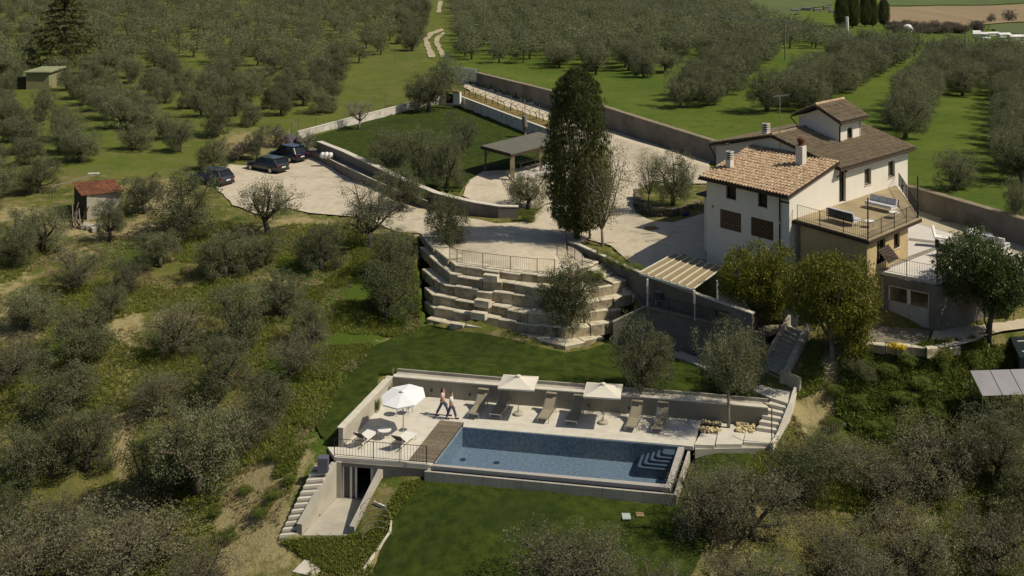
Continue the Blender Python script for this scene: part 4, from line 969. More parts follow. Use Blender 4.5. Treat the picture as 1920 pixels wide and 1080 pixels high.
# roofs: a deck, then rows of barrel tiles as real geometry
def tiled(par, name, p0, p1, q0, q1, m, pitch=.26, row=.42, rr_=.085):
    """eave p0->p1, ridge q0->q1 (3D)"""
    mb = MB(); n = max(2, int((p1 - p0).length / pitch)); L = ((q0 - p0).length + (q1 - p1).length) / 2; k = max(2, int(L / row))
    nrm = (p1 - p0).cross(q0 - p0).normalized(); 
    if nrm.z < 0: nrm = -nrm
    ra = random.Random(int(p0.x * 10)); side = (p1 - p0).normalized()
    for i in range(n):
        u = (i + .5) / n; a = p0.lerp(p1, u); b = q0.lerp(q1, u)
        for j in range(k):
            s = a.lerp(b, j / k); e = a.lerp(b, min(1, (j + 1.15) / k)); jl = ra.uniform(-.012, .012); lift0 = .055 + ra.uniform(0, .02); vv = []
            for c, rad, lf in ((s, rr_ * 1.12, lift0), (e, rr_ * .9, lift0 - .03)):
                for w_ in range(5):
                    an = math.pi * w_ / 4; vv.append(c + side * (math.cos(an) * rad + jl) + nrm * (math.sin(an) * rad + lf))
            mb.poly(vv, [(w_, w_ + 1, w_ + 6, w_ + 5) for w_ in range(4)] + [(4, 3, 2, 1, 0)])
    mb.smooth = False
    return part(name, mb, m, par, kind='stuff')
def roof_slab(par, pts, th, m, name='roof_deck', label=None):
    mb = MB(); v = [Vector(p) for p in pts]; w = [p - V(0, 0, th) for p in v]; n = len(v)
    mb.poly(v + w, [tuple(range(n)), tuple(range(2 * n - 1, n - 1, -1))] + [(i, i + n, (i + 1) % n + n, (i + 1) % n) for i in range(n)]); return part(name, mb, m, par, label)
rf = root_roof = None
e0, e1 = W(-.42, -7.75, 10.62), W(-.42, .22, 10.62); r0, r1 = W(6.28, -7.75, 11.98), W(6.28, .22, 11.98)
rd = roof_slab(hs, [e0, e1, r1, r0], .16, m_brown, 'wing_roof', 'lean-to roof of bright tan barrel tiles'); tiled(rd, 'roof_tiles', e0, e1, r0, r1, m_terra, .27, .42, .095)
zr, ze = 13.05, 11.55
for s_e, s_name in ((.45, 1), (-11.75, 0)):
    e0, e1 = W(5.95, s_e, ze), W(TE + .45, s_e, ze); r0, r1 = W(5.95, -5.65, zr), W(TE + .45, -5.65, zr)
    rd = roof_slab(hs, [e0, e1, r1, r0], .15, m_brown, 'main_roof', 'gabled roof of aged brown barrel tiles'); tiled(rd, 'roof_tiles', e0, e1, r0, r1, m_terrad, .25, .42, .085)
mb = MB(); a, b = W(5.95, -5.65, zr + .09), W(TE + .45, -5.65, zr + .09); mb.tube([a, b], .12, 8); part('ridge_tiles', mb, m_terrad, hs)
# gutters and downpipes
def pipe(pts, r=.05, name='downpipe'):
    mb = MB(); mb.tube(pts, r, 6); part(name, mb, m_brown, hs)
pipe([W(-.5, -7.75, 10.5), W(-.5, .25, 10.5)], .07, 'gutter'); pipe([W(5.9, .52, 11.44), W(TE + .45, .52, 11.44)], .07, 'gutter')
pipe([W(-.08, -.75, 10.45), W(-.08, -.75, 4.6)]); pipe([W(-.08, -.75, 10.1), W(-.08, .06, 10.1)]); pipe([W(5.9, .5, 11.4), W(6.1, .35, 11.1), W(6.1, .08, 10.9)]); pipe([W(5.95, -11.7, 11.4), W(6.2, -11.3, 10.6), W(6.2, -11.3, 9)])
# tower
tq0, tq1, ts0, ts1 = 10.8, 14.1, -2.6, -6.3
mb = MB(); zt0 = 12.0; op = opens(A1 + av * ts0, bv, [(1588.5, 240, 1598.5, 262.5)])[0]
tw_ = wall_open(A1 + av * ts0, bv, nB, tq0, tq1, 11.4, 13.85, .26, [op]); trt = part('tower_wall', tw_, m_plaster, hs)
mb = MB(); f = [W(tq0, ts0 - .26, 11.3), W(tq0, ts1, 11.3), W(tq0, ts1, 13.85), W(tq0, (ts0 + ts1) / 2, 14.72), W(tq0, ts0, 13.85), W(tq0, ts0 - .0, 11.3)]
f = [W(tq0 - .002, ts0, 11.3), W(tq0 - .002, ts1, 11.3), W(tq0 - .002, ts1, 13.85), W(tq0 - .002, (ts0 + ts1) / 2, 14.62), W(tq0 - .002, ts0, 13.85)]
g = [p + V(bv.x * .24, bv.y * .24, 0) for p in f]; mb.poly(f + g, [(4, 3, 2, 1, 0), (5, 6, 7, 8, 9)] + [(i, (i + 1) % 5, 5 + (i + 1) % 5, 5 + i) for i in range(5)]); part('tower_wall', mb, m_plaster, hs)
mb = MB(); f = [p + V(bv.x * 3.06, bv.y * 3.06, 0) for p in f]; g = [p + V(bv.x * .24, bv.y * .24, 0) for p in f]
mb.poly(f + g, [(4, 3, 2, 1, 0), (5, 6, 7, 8, 9)] + [(i, (i + 1) % 5, 5 + (i + 1) % 5, 5 + i) for i in range(5)]); part('tower_wall', mb, m_plaster, hs)
mb = MB(); mb.prism([W(tq0 + .25, ts1, 0), W(tq1 - .25, ts1, 0), W(tq1 - .25, ts1 + .25, 0), W(tq0 + .25, ts1 + .25, 0)], 11.3, 13.85); part('tower_wall', mb, m_plaster, hs)
ao = A1 + av * ts0; wq = (op[0], op[1], op[2], op[3] - .22); tww = window(ao, bv, nB, wq, .16, m_glass, .04, m_brown, True, False)
mb = MB(); n_ = 7; tm = (op[0] + op[1]) / 2; rr0 = (op[1] - op[0]) / 2 
pts = []
for i in range(n_ + 1):
    an = math.pi * i / n_; pts.append((tm - math.cos(an) * rr0, op[3] - .22 + math.sin(an) * .22))
for off, nm, m in ((0.001, 'arch_fill', m_plaster),):
    def p3(t, o, z): p = ao + bv * t + nB * o; return V(p.x, p.y, z)
    vv = []; top = op[3]
    for t, z in pts: vv += [p3(t, 0, z), p3(t, 0, top), p3(t, .2, z), p3(t, .2, top)]
    ff = []
    for i in range(n_): k = 4 * i; ff += [(k, k + 4, k + 5, k + 1), (k, k + 2, k + 6, k + 4)]
    mb.poly(vv, ff); part(nm, mb, m, tww)
    mb = MB(); mb.poly([p3(t, .15, z) for t, z in pts], [tuple(range(n_ + 1))]); part('arch_pane', mb, m_glass, tww)
zr, ze = 14.95, 13.95
for s_e in (ts0 + .42, ts1 - .42):
    e0, e1 = W(tq0 - .5, s_e, ze), W(tq1 + .5, s_e, ze); mid = (ts0 + ts1) / 2; r0, r1 = W(tq0 - .5, mid, zr), W(tq1 + .5, mid, zr)
    rd = roof_slab(hs, [e0, e1, r1, r0], .14, m_brown, 'tower_roof', 'small gabled tower roof of brown tiles with a pale ridge'); tiled(rd, 'roof_tiles', e0, e1, r0, r1, m_terrad, .25, .42, .085)
mb = MB(); mb.tube([W(tq0 - .5, (ts0 + ts1) / 2, zr + .1), W(tq1 + .5, (ts0 + ts1) / 2, zr + .1)], .12, 8); part('ridge_tiles', mb, m_terra, hs)
pipe([W(tq0 - .5, ts0 + .5, 13.8), W(tq0 - .2, ts0 + .2, 13.55), W(tq0 + .05, ts0 + .06, 13.3), W(tq0 + .05, ts0 + .06, 12.1)]); pipe([W(tq0 - .5, ts1 - .5, 13.8), W(tq0 - .1, ts1 - .1, 13.2), W(tq0 - .08, ts1, 12.3)])
pipe([W(tq0 - .5, ts0 + .5, 13.86), W(tq1 + .5, ts0 + .5, 13.86)], .06, 'gutter')
# chimneys
def chimney(px, pb, ptop, zbase, w, label, slats):
    p = P(px, pb, zbase); top = ZA(p, ptop); mb = MB(); mb.box((p.x, p.y, (zbase - .5 + top) / 2), (w, w, top - zbase + .5), rz=.78); c = part('chimney', mb, m_plaster, hs, label)
    if slats:
        for i in range(4):
            mb = MB(); mb.box((p.x, p.y, top + .08 + .16 * i), (w * 1.1, w * 1.1, .07), rz=.78); part('vent_slab', mb, m_cap, c)
        mb = MB(); mb.box((p.x, p.y, top + .3), (w * .6, w * .6, .6), rz=.78); part('flue', mb, m_brown, c)
    else:
        mb = MB(); mb.lathe((p.x, p.y, top), [(.22, 0), (.2, .3), (.28, .32), (.28, .5), (.05, .62)], 10); part('cowl', mb, m_rust, c)
chimney(1502, 321, 273, 11.2, .55, 'tall slim white chimney with a dark metal cowl', False)
chimney(1368, 307, 299, 11.4, .42, 'short chimney with slatted cap at the left of the wing roof', True)
chimney(1436, 250, 246, 12.9, .45, 'short chimney with slatted cap at the gable peak', True)
mb = MB(); p = W(6.2, -5.0, 12.0); mb.tube([p, p + V(0, 0, 4.0)], .03, 5); mb.bar(p + V(-.5, 0, 4.0), p + V(.8, .3, 4.1), .04); mb.bar(p + V(0, -.3, 3.4), p + V(0, .3, 3.4), .03)
for i in range(6): mb.bar(p + V(-.4 + i * .2, -.3, 4.0), p + V(-.4 + i * .2, .3, 4.05), .02)
part('antenna', mb, m_metal, hs)
for px, py in ((1336.5, 387), (1463, 417)):
    t, z = onwall(px, py, A0, av); p = A0 + av * t - nA * .06; mb = MB(); mb.box((p.x, p.y, z), (.14, .12, .2), rz=.7); part('wall_lamp', mb, m_metal, hs)
for px, py in ((1584, 321), (1691, 348)):
    t, z = onwall(px, py, A1, bv); p = A1 + bv * t - nB * .08; mb = MB(); mb.box((p.x, p.y, z), (.2, .14, .12), rz=.7); part('wall_lamp', mb, m_black, hs)
# small side annex left of the wing
mb = MB(); mb.prism([W(1.2, -8.5, 0), W(1.2, -7.33, 0), W(5.5, -7.33, 0), W(5.5, -8.5, 0)], 3.9, 8.9); anx = part('side_porch', mb, m_plaster, hs)
mb = MB(); mb.prism([W(1.18, -8.2, 0), W(1.18, -7.75, 0), W(1.25, -7.75, 0), W(1.25, -8.2, 0)], 4.6, 7.9); part('porch_door', mb, m_glass, anx)
mb = MB(); mb.prism([W(.7, -8.9, 0), W(.7, -7.4, 0), W(5.6, -7.4, 0), W(5.6, -8.9, 0)], 8.92, 9.04); part('porch_roof', mb, m_brown, anx)

# ochre annex with the roof terrace
an = root('ochre_annex', P(1631, 520, 6.4), 'ochre rendered flat-roofed annex with a railed roof terrace beside the farmhouse', 'annex')
K0, K1, K2 = P(1491.5, 413, 8.9), P(1630, 452, 8.9), P(1729, 409.5, 8.9); K3 = W(15.0, .02, 8.9)
k0, k1, k2 = P(1501, 414, 8.9), P(1625.5, 448, 8.9), P(1702.5, 414, 8.9)
oA, dA = Vector((k0.x, k0.y)), Vector((k1.x - k0.x, k1.y - k0.y)); LA = dA.length; dA = dA.normalized(); nAA = Vector((-dA.y, dA.x))
oB, dB = Vector((k1.x, k1.y)), Vector((k2.x - k1.x, k2.y - k1.y)); LB = dB.length; dB = dB.normalized(); nBB = Vector((-dB.y, dB.x))
mb = wall_open(oA, dA, nAA, 0, LA - .001, 3.3, 8.66, .3, []); part('front_wall', mb, m_yellow, an)
oy = opens(oB, dB, [(1644, 452, 1660, 482), (1676, 440, 1687, 462)])
oy[0] = (oy[0][0], oy[0][1], 7.0, 8.55); oy[1] = (oy[1][0], oy[1][1], oy[1][2], min(oy[1][3], 8.4))
hs_keep = hs; hs = an
mb = wall_open(oB, dB, nBB, .301, LB, 3.3, 8.66, .3, oy); part('side_wall', mb, m_yellow, an)
for q in oy: window(oB, dB, nBB, q, .2, m_glass, .05, m_brown)
q = oy[0]
def p4(t, o, z): p = oB + dB * t + nBB * o; return V(p.x, p.y, z)
mb = MB(); mb.poly([p4(q[0] + .1, -.02, 7.9), p4(q[1] + .45, -.02, 7.9), p4(q[1] + .45, -.75, 7.15), p4(q[0] + .1, -.75, 7.15)], [(0, 1, 2, 3)]); aw = part('tilted_shutter', mb, m_brown, an)
for i in range(7):
    mb = MB(); t = i / 6; a = p4(q[0] + .1, -.03, 7.93).lerp(p4(q[0] + .1, -.76, 7.18), t); b = p4(q[1] + .45, -.03, 7.93).lerp(p4(q[1] + .45, -.76, 7.18), t); mb.bar(a, b, .03); part('slat', mb, m_metal if i == 6 else m_brown, aw)
hs = hs_keep
mb = MB(); mb.prism([K0, K1, K2, K3, W(.3, .02, 8.9)], 8.66, 8.86); part('roof_slab', mb, m_brown, an)
mb = MB(); mb.prism([K0.lerp(K3, .01), K1 + V(0, .08, 0), K2 + V(-.08, 0, 0), K3, W(.35, .04, 8.9)], 8.862, 8.93); part('terrace_paving', mb, mat('terrace_paving', (.36, .29, .175), (.25, .20, .12), .7, .9, .004, 12, c3=(.30, .235, .14), scale3=.5), an)
rl = [K0.lerp(K1, .01) + V(.1, .12, .03), K1 + V(0, .25, .03), K2 + V(-.25, 0, .03), W(14.9, .3, 8.93)]
railing('iron_railing', rl, 1.0, 'black iron railing round the roof terrace of the ochre annex', 'black iron railings', sp=.16)
for p_, h, lb in ((K1 + V(0, .3, .03), 2.6, 'front'), (K2 + V(-.3, 0, .03), 2.8, 'right')):
    mb = MB(); mb.tube([p_, p_ + V(0, 0, h)], .045, 6); single('terrace_pole', mb, m_black, f'tall thin black pole at the {lb} corner of the roof terrace', 'pole', 'thin black poles on the terrace corners')

# upper patio, garage
up = [P(1640, 507, 6.5), P(1757, 528, 6.5), P(1800, 524, 6.5), P(1960, 520, 6.5), P(1960, 486, 6.5), P(1722, 418, 6.5), P(1640, 440, 6.5)]
mb = MB(); mb.prism(up, 6.3, 6.5); single('upper_patio', mb, m_patio, kind='structure')
sheet('side_drive', [P(1960, 489, 6.5), P(1722, 420, 6.5), P(1650, 400, 6.5), P(1600, 370, 6.4), P(1700, 386, 6.5), P(1760, 405, 6.5), P(1960, 474, 6.5)], m_paveb, amp=0, flat=6.512, lower=False)
for q in ([(1703, 451), (1760, 458), (1800, 447), (1830, 438), (1822, 434), (1790, 444), (1757, 452), (1704, 446)], [(1660, 506), (1760, 467), (1752, 463), (1650, 500)], [(1722, 417), (1815, 440), (1822, 436), (1727, 413)]):
    mb = MB(); mb.prism([P(x, y, 6.5) for x, y in q], 6.49, 6.5045); single('paving_band', mb, m_band, kind='structure')
mb = MB(); c = P(1777, 414, 6.52); mb.box(c, (1.0, .7, .03), rz=-.6); single('drain_cover', mb, m_concd, 'small dark drain grate in the beige side drive', 'drain')
gr_ = root('garage', P(1700, 600, 3.5), 'garage under the upper patio with wide white half-glazed doors', 'garage')
Q0, Q1, Q2 = P(1657, 510, 6.5), P(1758, 531, 6.5), P(1960, 500, 6.5)
oG, dG = Vector((Q0.x, Q0.y)), Vector((Q1.x - Q0.x, Q1.y - Q0.y)); LG = dG.length; dG = dG.normalized(); nG = Vector((-dG.y, dG.x))
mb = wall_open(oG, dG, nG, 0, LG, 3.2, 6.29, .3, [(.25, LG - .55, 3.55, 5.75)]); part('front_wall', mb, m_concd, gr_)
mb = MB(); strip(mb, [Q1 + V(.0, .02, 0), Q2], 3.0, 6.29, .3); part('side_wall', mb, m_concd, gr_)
def p5(t, o, z): p = oG + dG * t + nG * o; return V(p.x, p.y, z)
ta, tb_ = .25, LG - .55; tmid = (ta + tb_) / 2
for a, b in ((ta, tmid - .01), (tmid + .01, tb_)):
    mb = MB(); mb.prism([p5(a, .12, 0), p5(b, .12, 0), p5(b, .2, 0), p5(a, .2, 0)], 3.55, 4.75); dr = part('garage_door', mb, mat('grey_white_paint', (.42, .41, .39), (.37, .36, .34), 2, .6), gr_)
    mb = MB()
    for (s, e, z0, z1) in ((a, a + .1, 4.752, 5.75), (b - .1, b, 4.752, 5.75), (a + .1, b - .1, 5.65, 5.75)): mb.prism([p5(s, .12, 0), p5(e, .12, 0), p5(e, .2, 0), p5(s, .2, 0)], z0, z1)
    part('door_frame', mb, m_white, dr)
    mb = MB(); mb.prism([p5(a + .1, .16, 0), p5(b - .1, .16, 0), p5(b - .1, .18, 0), p5(a + .1, .18, 0)], 4.752, 5.65); part('pane', mb, mat('warm_glass', (.16, .145, .09), (.03, .03, .02), 1.2, .12, spec=.6), dr)
mb = MB(); strip(mb, [V(*(oG - dG * .9 + nG * .3), 0), V(*(oG - dG * .02), 0)], 3.2, 6.2, .25); part('buttress', mb, m_conc, gr_)
yp = [P(1645, 598, 3.55), P(1745, 622, 3.55), P(1735, 652, 3.45), P(1605, 640, 3.45)]
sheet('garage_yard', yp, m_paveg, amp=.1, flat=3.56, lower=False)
sheet('lower_yard', [P(1752, 618, 3.55), P(1830, 575, 3.55), P(1960, 540, 3.55), P(1960, 610, 3.5), P(1880, 622, 3.5), P(1830, 640, 3.5), P(1790, 650, 3.5), P(1742, 655, 3.5)], m_gravel, amp=.25, flat=3.55, lower=False)
yw = root('yard_edge_stones', P(1670, 650, 3.2), 'rough stone edging in front of the garage yard', 'edging'); 
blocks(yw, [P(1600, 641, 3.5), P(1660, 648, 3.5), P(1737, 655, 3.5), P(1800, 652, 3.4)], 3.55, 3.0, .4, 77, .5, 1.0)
railing('iron_railing', [P(1642, 506, 6.5), P(1700, 518, 6.5), P(1757, 529, 6.5), P(1800, 525, 6.5)], 1.0, 'black iron railing on the patio edge above the garage doors', 'black iron railings', sp=.16)
mb = MB(); p_ = P(1757, 529, 6.5); mb.tube([p_, p_ + V(0, 0, 2.5)], .045, 6); mb.box(p_ + V(0, 0, 2.4), (.2, .15, .5)); single('lamp_pole', mb, m_black, 'black lamp pole at the corner of the patio above the garage', 'pole')
# curved planter wall left of the house
pl_ = root('curved_stone_planter', PLP[3], 'curved dry-stone planter wall in shade beside the farmhouse', 'planter')
for r_ in range(4): blocks(pl_, PLP, 4.5 + .24 * (r_ + 1), 4.5 + .24 * r_ - .02, .35, 200 + r_, .35, .75, mat('rubble_stone', (.16, .14, .10), (.09, .08, .055), 2, .92, .02, 6, rnd=.25))
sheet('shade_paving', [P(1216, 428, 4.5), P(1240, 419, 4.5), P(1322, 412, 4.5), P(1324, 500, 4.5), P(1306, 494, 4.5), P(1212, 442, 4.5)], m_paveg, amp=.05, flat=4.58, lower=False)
mb = MB(); mb.bar(P(1211, 441, 4.6), P(1320, 499, 4.6), .14, .1); single('timber_edging', mb, m_brown, 'long dark timber edging between the gravel and the shaded house paving', 'edging')
mb = MB(); mb.bar(P(1126, 458, 4.6), P(1216, 445, 4.6), .09, .06); single('cable_cover', mb, m_brown, 'thin brown strip crossing the gravel from the bare tree', 'strip')
tbx = root('timber_pallet', P(1222, 432, 4.6), 'brown timber pallet with a pale plank at the corner of the shaded paving', 'pallet')
mb = MB(); mb.box(P(1222, 432, 4.65) + V(0, 0, .1), (.9, .9, .25), rz=.3); part('crate', mb, mat('orange_timber', (.22, .13, .05), (.15, .09, .035), 4, .85), tbx)
mb = MB(); mb.bar(P(1204, 437, 4.85), P(1232, 436, 4.85), .12, .05); part('plank', mb, m_cap, tbx)
mb = MB(); c = P(1286, 412, 4.6); mb.lathe(c, [(.24, 0), (.3, .5), (.32, .52), (.28, .54), (.26, .1)], 12); mb.smooth = True; single('bucket', mb, m_blue, 'deep blue plastic bucket in the shade by the planter', 'bucket')
ro = random.Random(5)
for i, (x, y) in enumerate(((1297, 404), (1303, 388), (1284, 400), (1292, 436), (1268, 455), (1308, 460), (1296, 473))):
    c = P(x, y, 4.6); s = ro.uniform(.16, .28); mb = MB(); mb.lathe(c, [(s * .7, 0), (s, s * .9), (s * 1.1, s), (s * .8, s), (.02, s * .6)], 9); 
    single('plant_pot', mb, m_white if i < 3 else m_soil, ('pale' if i < 3 else 'dark') + ' plant pot in the shade beside the farmhouse wall', 'pot', ('pale' if i < 3 else 'dark') + ' pots by the house')
# ------------------------------------------------------------------ trees
def leaf_arrays(rs, n_cl, per, cr, leaf, shape, up=.3, squash=1.0):
    """leaf quads grouped in clumps; shape(rs,n)->clump centres in unit crown; returns verts (N*4,3), tint (N)"""
    c = shape(rs, n_cl); n = n_cl * per
    cc = np.repeat(c, per, 0); ct = np.repeat(rs.rand(n_cl), per)
    p = cc + rs.normal(0, 1, (n, 3)) * cr * np.array([1, 1, squash])
    a = rs.normal(0, 1, (n, 3)); a[:, 2] += up; a /= np.linalg.norm(a, axis=1)[:, None]
    b = rs.normal(0, 1, (n, 3)); b = np.cross(a, b); b /= np.linalg.norm(b, axis=1)[:, None]
    s = leaf * rs.uniform(.6, 1.4, n)[:, None]; l = s * 1.5
    v = np.stack([p - a * l - b * s * .5, p - a * l * .1 + b * s * .0 - b * s * .6, p + a * l, p + b * s * .6], 1)
    tint = np.clip(.55 * ct + .45 * rs.rand(n), 0, 1)
    return v.reshape(-1, 3), tint
def quads_mesh(name, verts, tint, m):
    n = len(verts) // 4; me = bpy.data.meshes.new(name); me.vertices.add(len(verts)); me.vertices.foreach_set('co', verts.astype(np.float32).ravel())
    me.loops.add(len(verts)); me.loops.foreach_set('vertex_index', np.arange(len(verts))); me.polygons.add(n); me.polygons.foreach_set('loop_start', np.arange(0, 4 * n, 4))
    me.update(calc_edges=True); a = me.attributes.new('tint', 'FLOAT', 'FACE'); a.data.foreach_set('value', tint.astype(np.float32)); me.materials.append(m); return me
def crown_shape(z0, z1, rx, lobes, seed, hollow=.45):
    rr_ = np.random.RandomState(seed); L = []
    for i in range(lobes + 3):
        if i >= lobes:
            an = rr_.uniform(0, 6.28); d = rx * rr_.uniform(.3, .62); rz = (z1 - z0) * rr_.uniform(.16, .26); L.append((np.cos(an) * d, np.sin(an) * d, z0 + rz * rr_.uniform(.8, 1.4), rx * rr_.uniform(.3, .42), rz)); continue
        an = 2 * np.pi * (i + rr_.uniform(-.3, .3)) / max(lobes - 1, 1); d = rx * rr_.uniform(.42, .66) if i else 0
        L.append((np.cos(an) * d, np.sin(an) * d, rr_.uniform(z0 + (z1 - z0) * .38, z1 - (z1 - z0) * .3), rx * rr_.uniform(.36, .52), (z1 - z0) * rr_.uniform(.26, .38)))
    L = np.array(L)
    def f(rs, n):
        k = rs.randint(0, len(L), n); d = rs.normal(0, 1, (n, 3)); d /= np.linalg.norm(d, axis=1)[:, None]; r = rs.uniform(hollow, 1, n) ** .6
        q = L[k]; return np.stack([q[:, 0] + d[:, 0] * q[:, 3] * r, q[:, 1] + d[:, 1] * q[:, 3] * r, q[:, 2] + d[:, 2] * q[:, 4] * r], 1)
    f.L = L; return f
def limbs(lobes, z_tr, r0, m_, seed, twigs=0, lean=.06):
    rr_ = random.Random(seed); mb = MB(); mb.smooth = True
    fork = V(rr_.uniform(-lean, lean), rr_.uniform(-lean, lean), z_tr)
    mb.tube([V(0, 0, -.05), V(fork.x * .3, fork.y * .3, z_tr * .4), fork], [r0 * 1.35, r0, r0 * .85], 8)
    for x, y, z, rx, rz in lobes:
        e = V(x, y, z); m1 = fork.lerp(e, .45) + V(rr_.uniform(-.04, .04), rr_.uniform(-.04, .04), -.03)
        mb.tube([fork - V(0, 0, .02), m1, e, e + (e - m1) * .4], [r0 * .6, r0 * .42, r0 * .22, r0 * .08], 6)
        for k in range(3 + twigs):
            d = V(rr_.uniform(-1, 1), rr_.uniform(-1, 1), rr_.uniform(-.2, 1.1)).normalized(); b = m1.lerp(e, rr_.uniform(.3, 1))
            L = rx * rr_.uniform(.7, 1.15); j = b + d * L * .55 + V(rr_.uniform(-.03, .03), 0, .02)
            mb.tube([b, j, b + d * L + V(0, 0, .03)], [r0 * .2, r0 * .12, r0 * .04], 4, cap=False)
    return mb
PRO = {}
def proto(kind, v):
    k = (kind, v)
    if k in PRO: return PRO[k]
    sd = hash_(kind) + v * 17; rs = np.random.RandomState(sd)
    if kind == 'olive':
        f = crown_shape(.05, 1.0, .52, 6, sd); vv, t = leaf_arrays(rs, 380, 46, .033, .0082, f); lm = quads_mesh('crown', vv, t, lf_olive); tm = limbs(f.L, .24, .045, m_bark, sd).mesh('trunk', m_bark)
    elif kind == 'thin':                # airy pruned olive with visible limbs
        f = crown_shape(.25, 1.0, .52, 6, sd, .6); vv, t = leaf_arrays(rs, 210, 36, .036, .0080, f); lm = quads_mesh('crown', vv, t, lf_olive); tm = limbs(f.L, .24, .045, m_bark, sd, 4).mesh('trunk', m_bark)
    elif kind == 'brown':
        f = crown_shape(.03, 1.0, .55, 7, sd, .3); vv, t = leaf_arrays(rs, 340, 40, .036, .0072, f); lm = quads_mesh('crown', vv, t, lf_brown); tm = limbs(f.L, .20, .036, m_barkl, sd, 7).mesh('trunk', m_bark)
    elif kind == 'dark':
        f = crown_shape(.03, 1.0, .54, 7, sd); vv, t = leaf_arrays(rs, 420, 46, .034, .0085, f); lm = quads_mesh('crown', vv, t, lf_dark); tm = limbs(f.L, .2, .045, m_bark, sd).mesh('trunk', m_bark)
    elif kind == 'far':
        f = crown_shape(.14, 1.0, .54, 6, sd); vv, t = leaf_arrays(rs, 220, 24, .05, .015, f); lm = quads_mesh('crown', vv, t, lf_olive); tm = limbs(f.L, .24, .04, m_bark, sd).mesh('trunk', m_bark)
    elif kind == 'laurel':
        f = crown_shape(.05, 1.0, .5, 9, sd, .5); vv, t = leaf_arrays(rs, 900, 40, .034, .0095, f, 1.0); lm = quads_mesh('crown', vv, t, lf_laurel); tm = limbs(f.L, .15, .03, m_barkl, sd).mesh('trunk', m_barkl)
    elif kind == 'round':
        f = crown_shape(.28, 1.0, .5, 9, sd, .6); vv, t = leaf_arrays(rs, 700, 36, .032, .011, f, .2); lm = quads_mesh('crown', vv, t, lf_round); tm = limbs(f.L, .34, .028, m_bark, sd).mesh('trunk', m_bark)
    elif kind == 'bare':
        f = crown_shape(.2, 1.0, .5, 8, sd); vv, t = leaf_arrays(rs, 300, 26, .045, .0065, f); lm = quads_mesh('crown', vv, t, lf_pale); tm = limbs(f.L, .16, .020, m_barkl, sd, 10).mesh('trunk', m_barkl)
    elif kind == 'tall':
        f = crown_shape(.40, 1.0, .52, 7, sd); vv, t = leaf_arrays(rs, 340, 44, .034, .0082, f); lm = quads_mesh('crown', vv, t, lf_olive); tm = limbs(f.L, .46, .020, m_barkl, sd, 2, .02).mesh('trunk', m_barkl)
    elif kind == 'leafless':
        f = crown_shape(.25, 1.0, .5, 7, sd); vv, t = leaf_arrays(rs, 60, 10, .04, .007, f); lm = quads_mesh('crown', vv, t, lf_bare); tm = limbs(f.L, .28, .030, m_barkl, sd, 16).mesh('trunk', m_barkl)
    elif kind == 'shrub':
        f = crown_shape(.0, 1.0, .5, 6, sd, .4); vv, t = leaf_arrays(rs, 230, 34, .045, .013, f); lm = quads_mesh('crown', vv, t, lf_scrub); tm = limbs(f.L, .1, .02, m_bark, sd).mesh('stem', m_bark)
    elif kind == 'twigshrub':
        f = crown_shape(.0, 1.0, .5, 6, sd, .4); vv, t = leaf_arrays(rs, 120, 22, .045, .018, f); lm = quads_mesh('crown', vv, t, lf_bare); tm = limbs(f.L, .1, .03, m_barkl, sd, 8).mesh('stem', m_barkl)
    elif kind == 'cypress':
        def f(rs, n):
            z = rs.uniform(.06, 1, n); prof = np.interp(z, [.06, .15, .35, .6, .8, .92, 1.0], [.5, .85, 1.0, .98, .82, .6, .15]); an = rs.uniform(0, 2 * np.pi, n); r = .47 * prof * np.sqrt(rs.uniform(.2, 1, n)) * (1 + .10 * np.sin(an * 4 + z * 14) + .06 * np.sin(an * 9 - z * 33))
            return np.stack([np.cos(an) * r, np.sin(an) * r, z], 1)
        vv, t = leaf_arrays(rs, 6500, 14, .016, .0062, f, 1.4, .35); lm = quads_mesh('crown', vv, t, lf_cyp); mb = MB(); mb.smooth = True; mb.tube([V(0, 0, -.02), V(0, 0, .2), V(.01, 0, .5)], [.055, .045, .02], 8)
        for i in range(4): an = i * 1.6 + .4; mb.tube([V(0, 0, .02), V(math.cos(an) * .06, math.sin(an) * .06, .12), V(math.cos(an) * .12, math.sin(an) * .12, .3)], [.03, .025, .01], 6)
        tm = mb.mesh('trunk', m_bark)
    elif kind == 'conifer':
        def f(rs, n):
            lv = rs.randint(0, 11, n); z = .08 + lv / 11 * .9 + rs.normal(0, .012, n); an0 = rs.randint(0, 7, n) * (2 * np.pi / 7) + lv * .7; an = an0 + rs.normal(0, .13, n); rm = .52 * (1 - lv / 11.5) ** .7; r = rm * rs.uniform(.15, 1, n)
            return np.stack([np.cos(an) * r, np.sin(an) * r, z - r * .12], 1)
        vv, t = leaf_arrays(rs, 900, 14, .017, .010, f, .1, .5); lm = quads_mesh('crown', vv, t, lf_con); mb = MB(); mb.tube([V(0, 0, 0), V(0, 0, .95)], [.03, .005], 7); tm = mb.mesh('trunk', m_bark)
    PRO[k] = (lm, tm); return PRO[k]
def hash_(s): return sum(ord(c) * (i + 3) for i, c in enumerate(s)) % 997
def plant(kind, p, w, h, label, name='olive_tree', cat='tree', group=None, seed=0, nv=5, rz=None):
    r_ = random.Random(seed * 7 + int(p.x * 13) + int(p.y * 7)); lm, tm = proto(kind, r_.randrange(nv))
    rt = root(name, p, label, cat, group, rz if rz is not None else r_.uniform(0, 6.28)); rt.scale = (w, w, h)
    link('crown', lm, rt); link('trunk', tm, rt); return rt
NT = 0; ALLT = []
def T(kind, px, py, wpx, hpx, label, name='olive_tree', cat='tree', group=None, z=None, fat=1.0):
    global NT
    p = PT(px, py) if z is None else P(px, py, z); s = F / p.y; NT += 1
    ALLT.append((p.x, p.y, wpx / s * .5)); return plant(kind, p, wpx / s * fat, hpx / s, label, name, cat, group, NT)
G1_ = 'olive trees on the slope left of the pool'
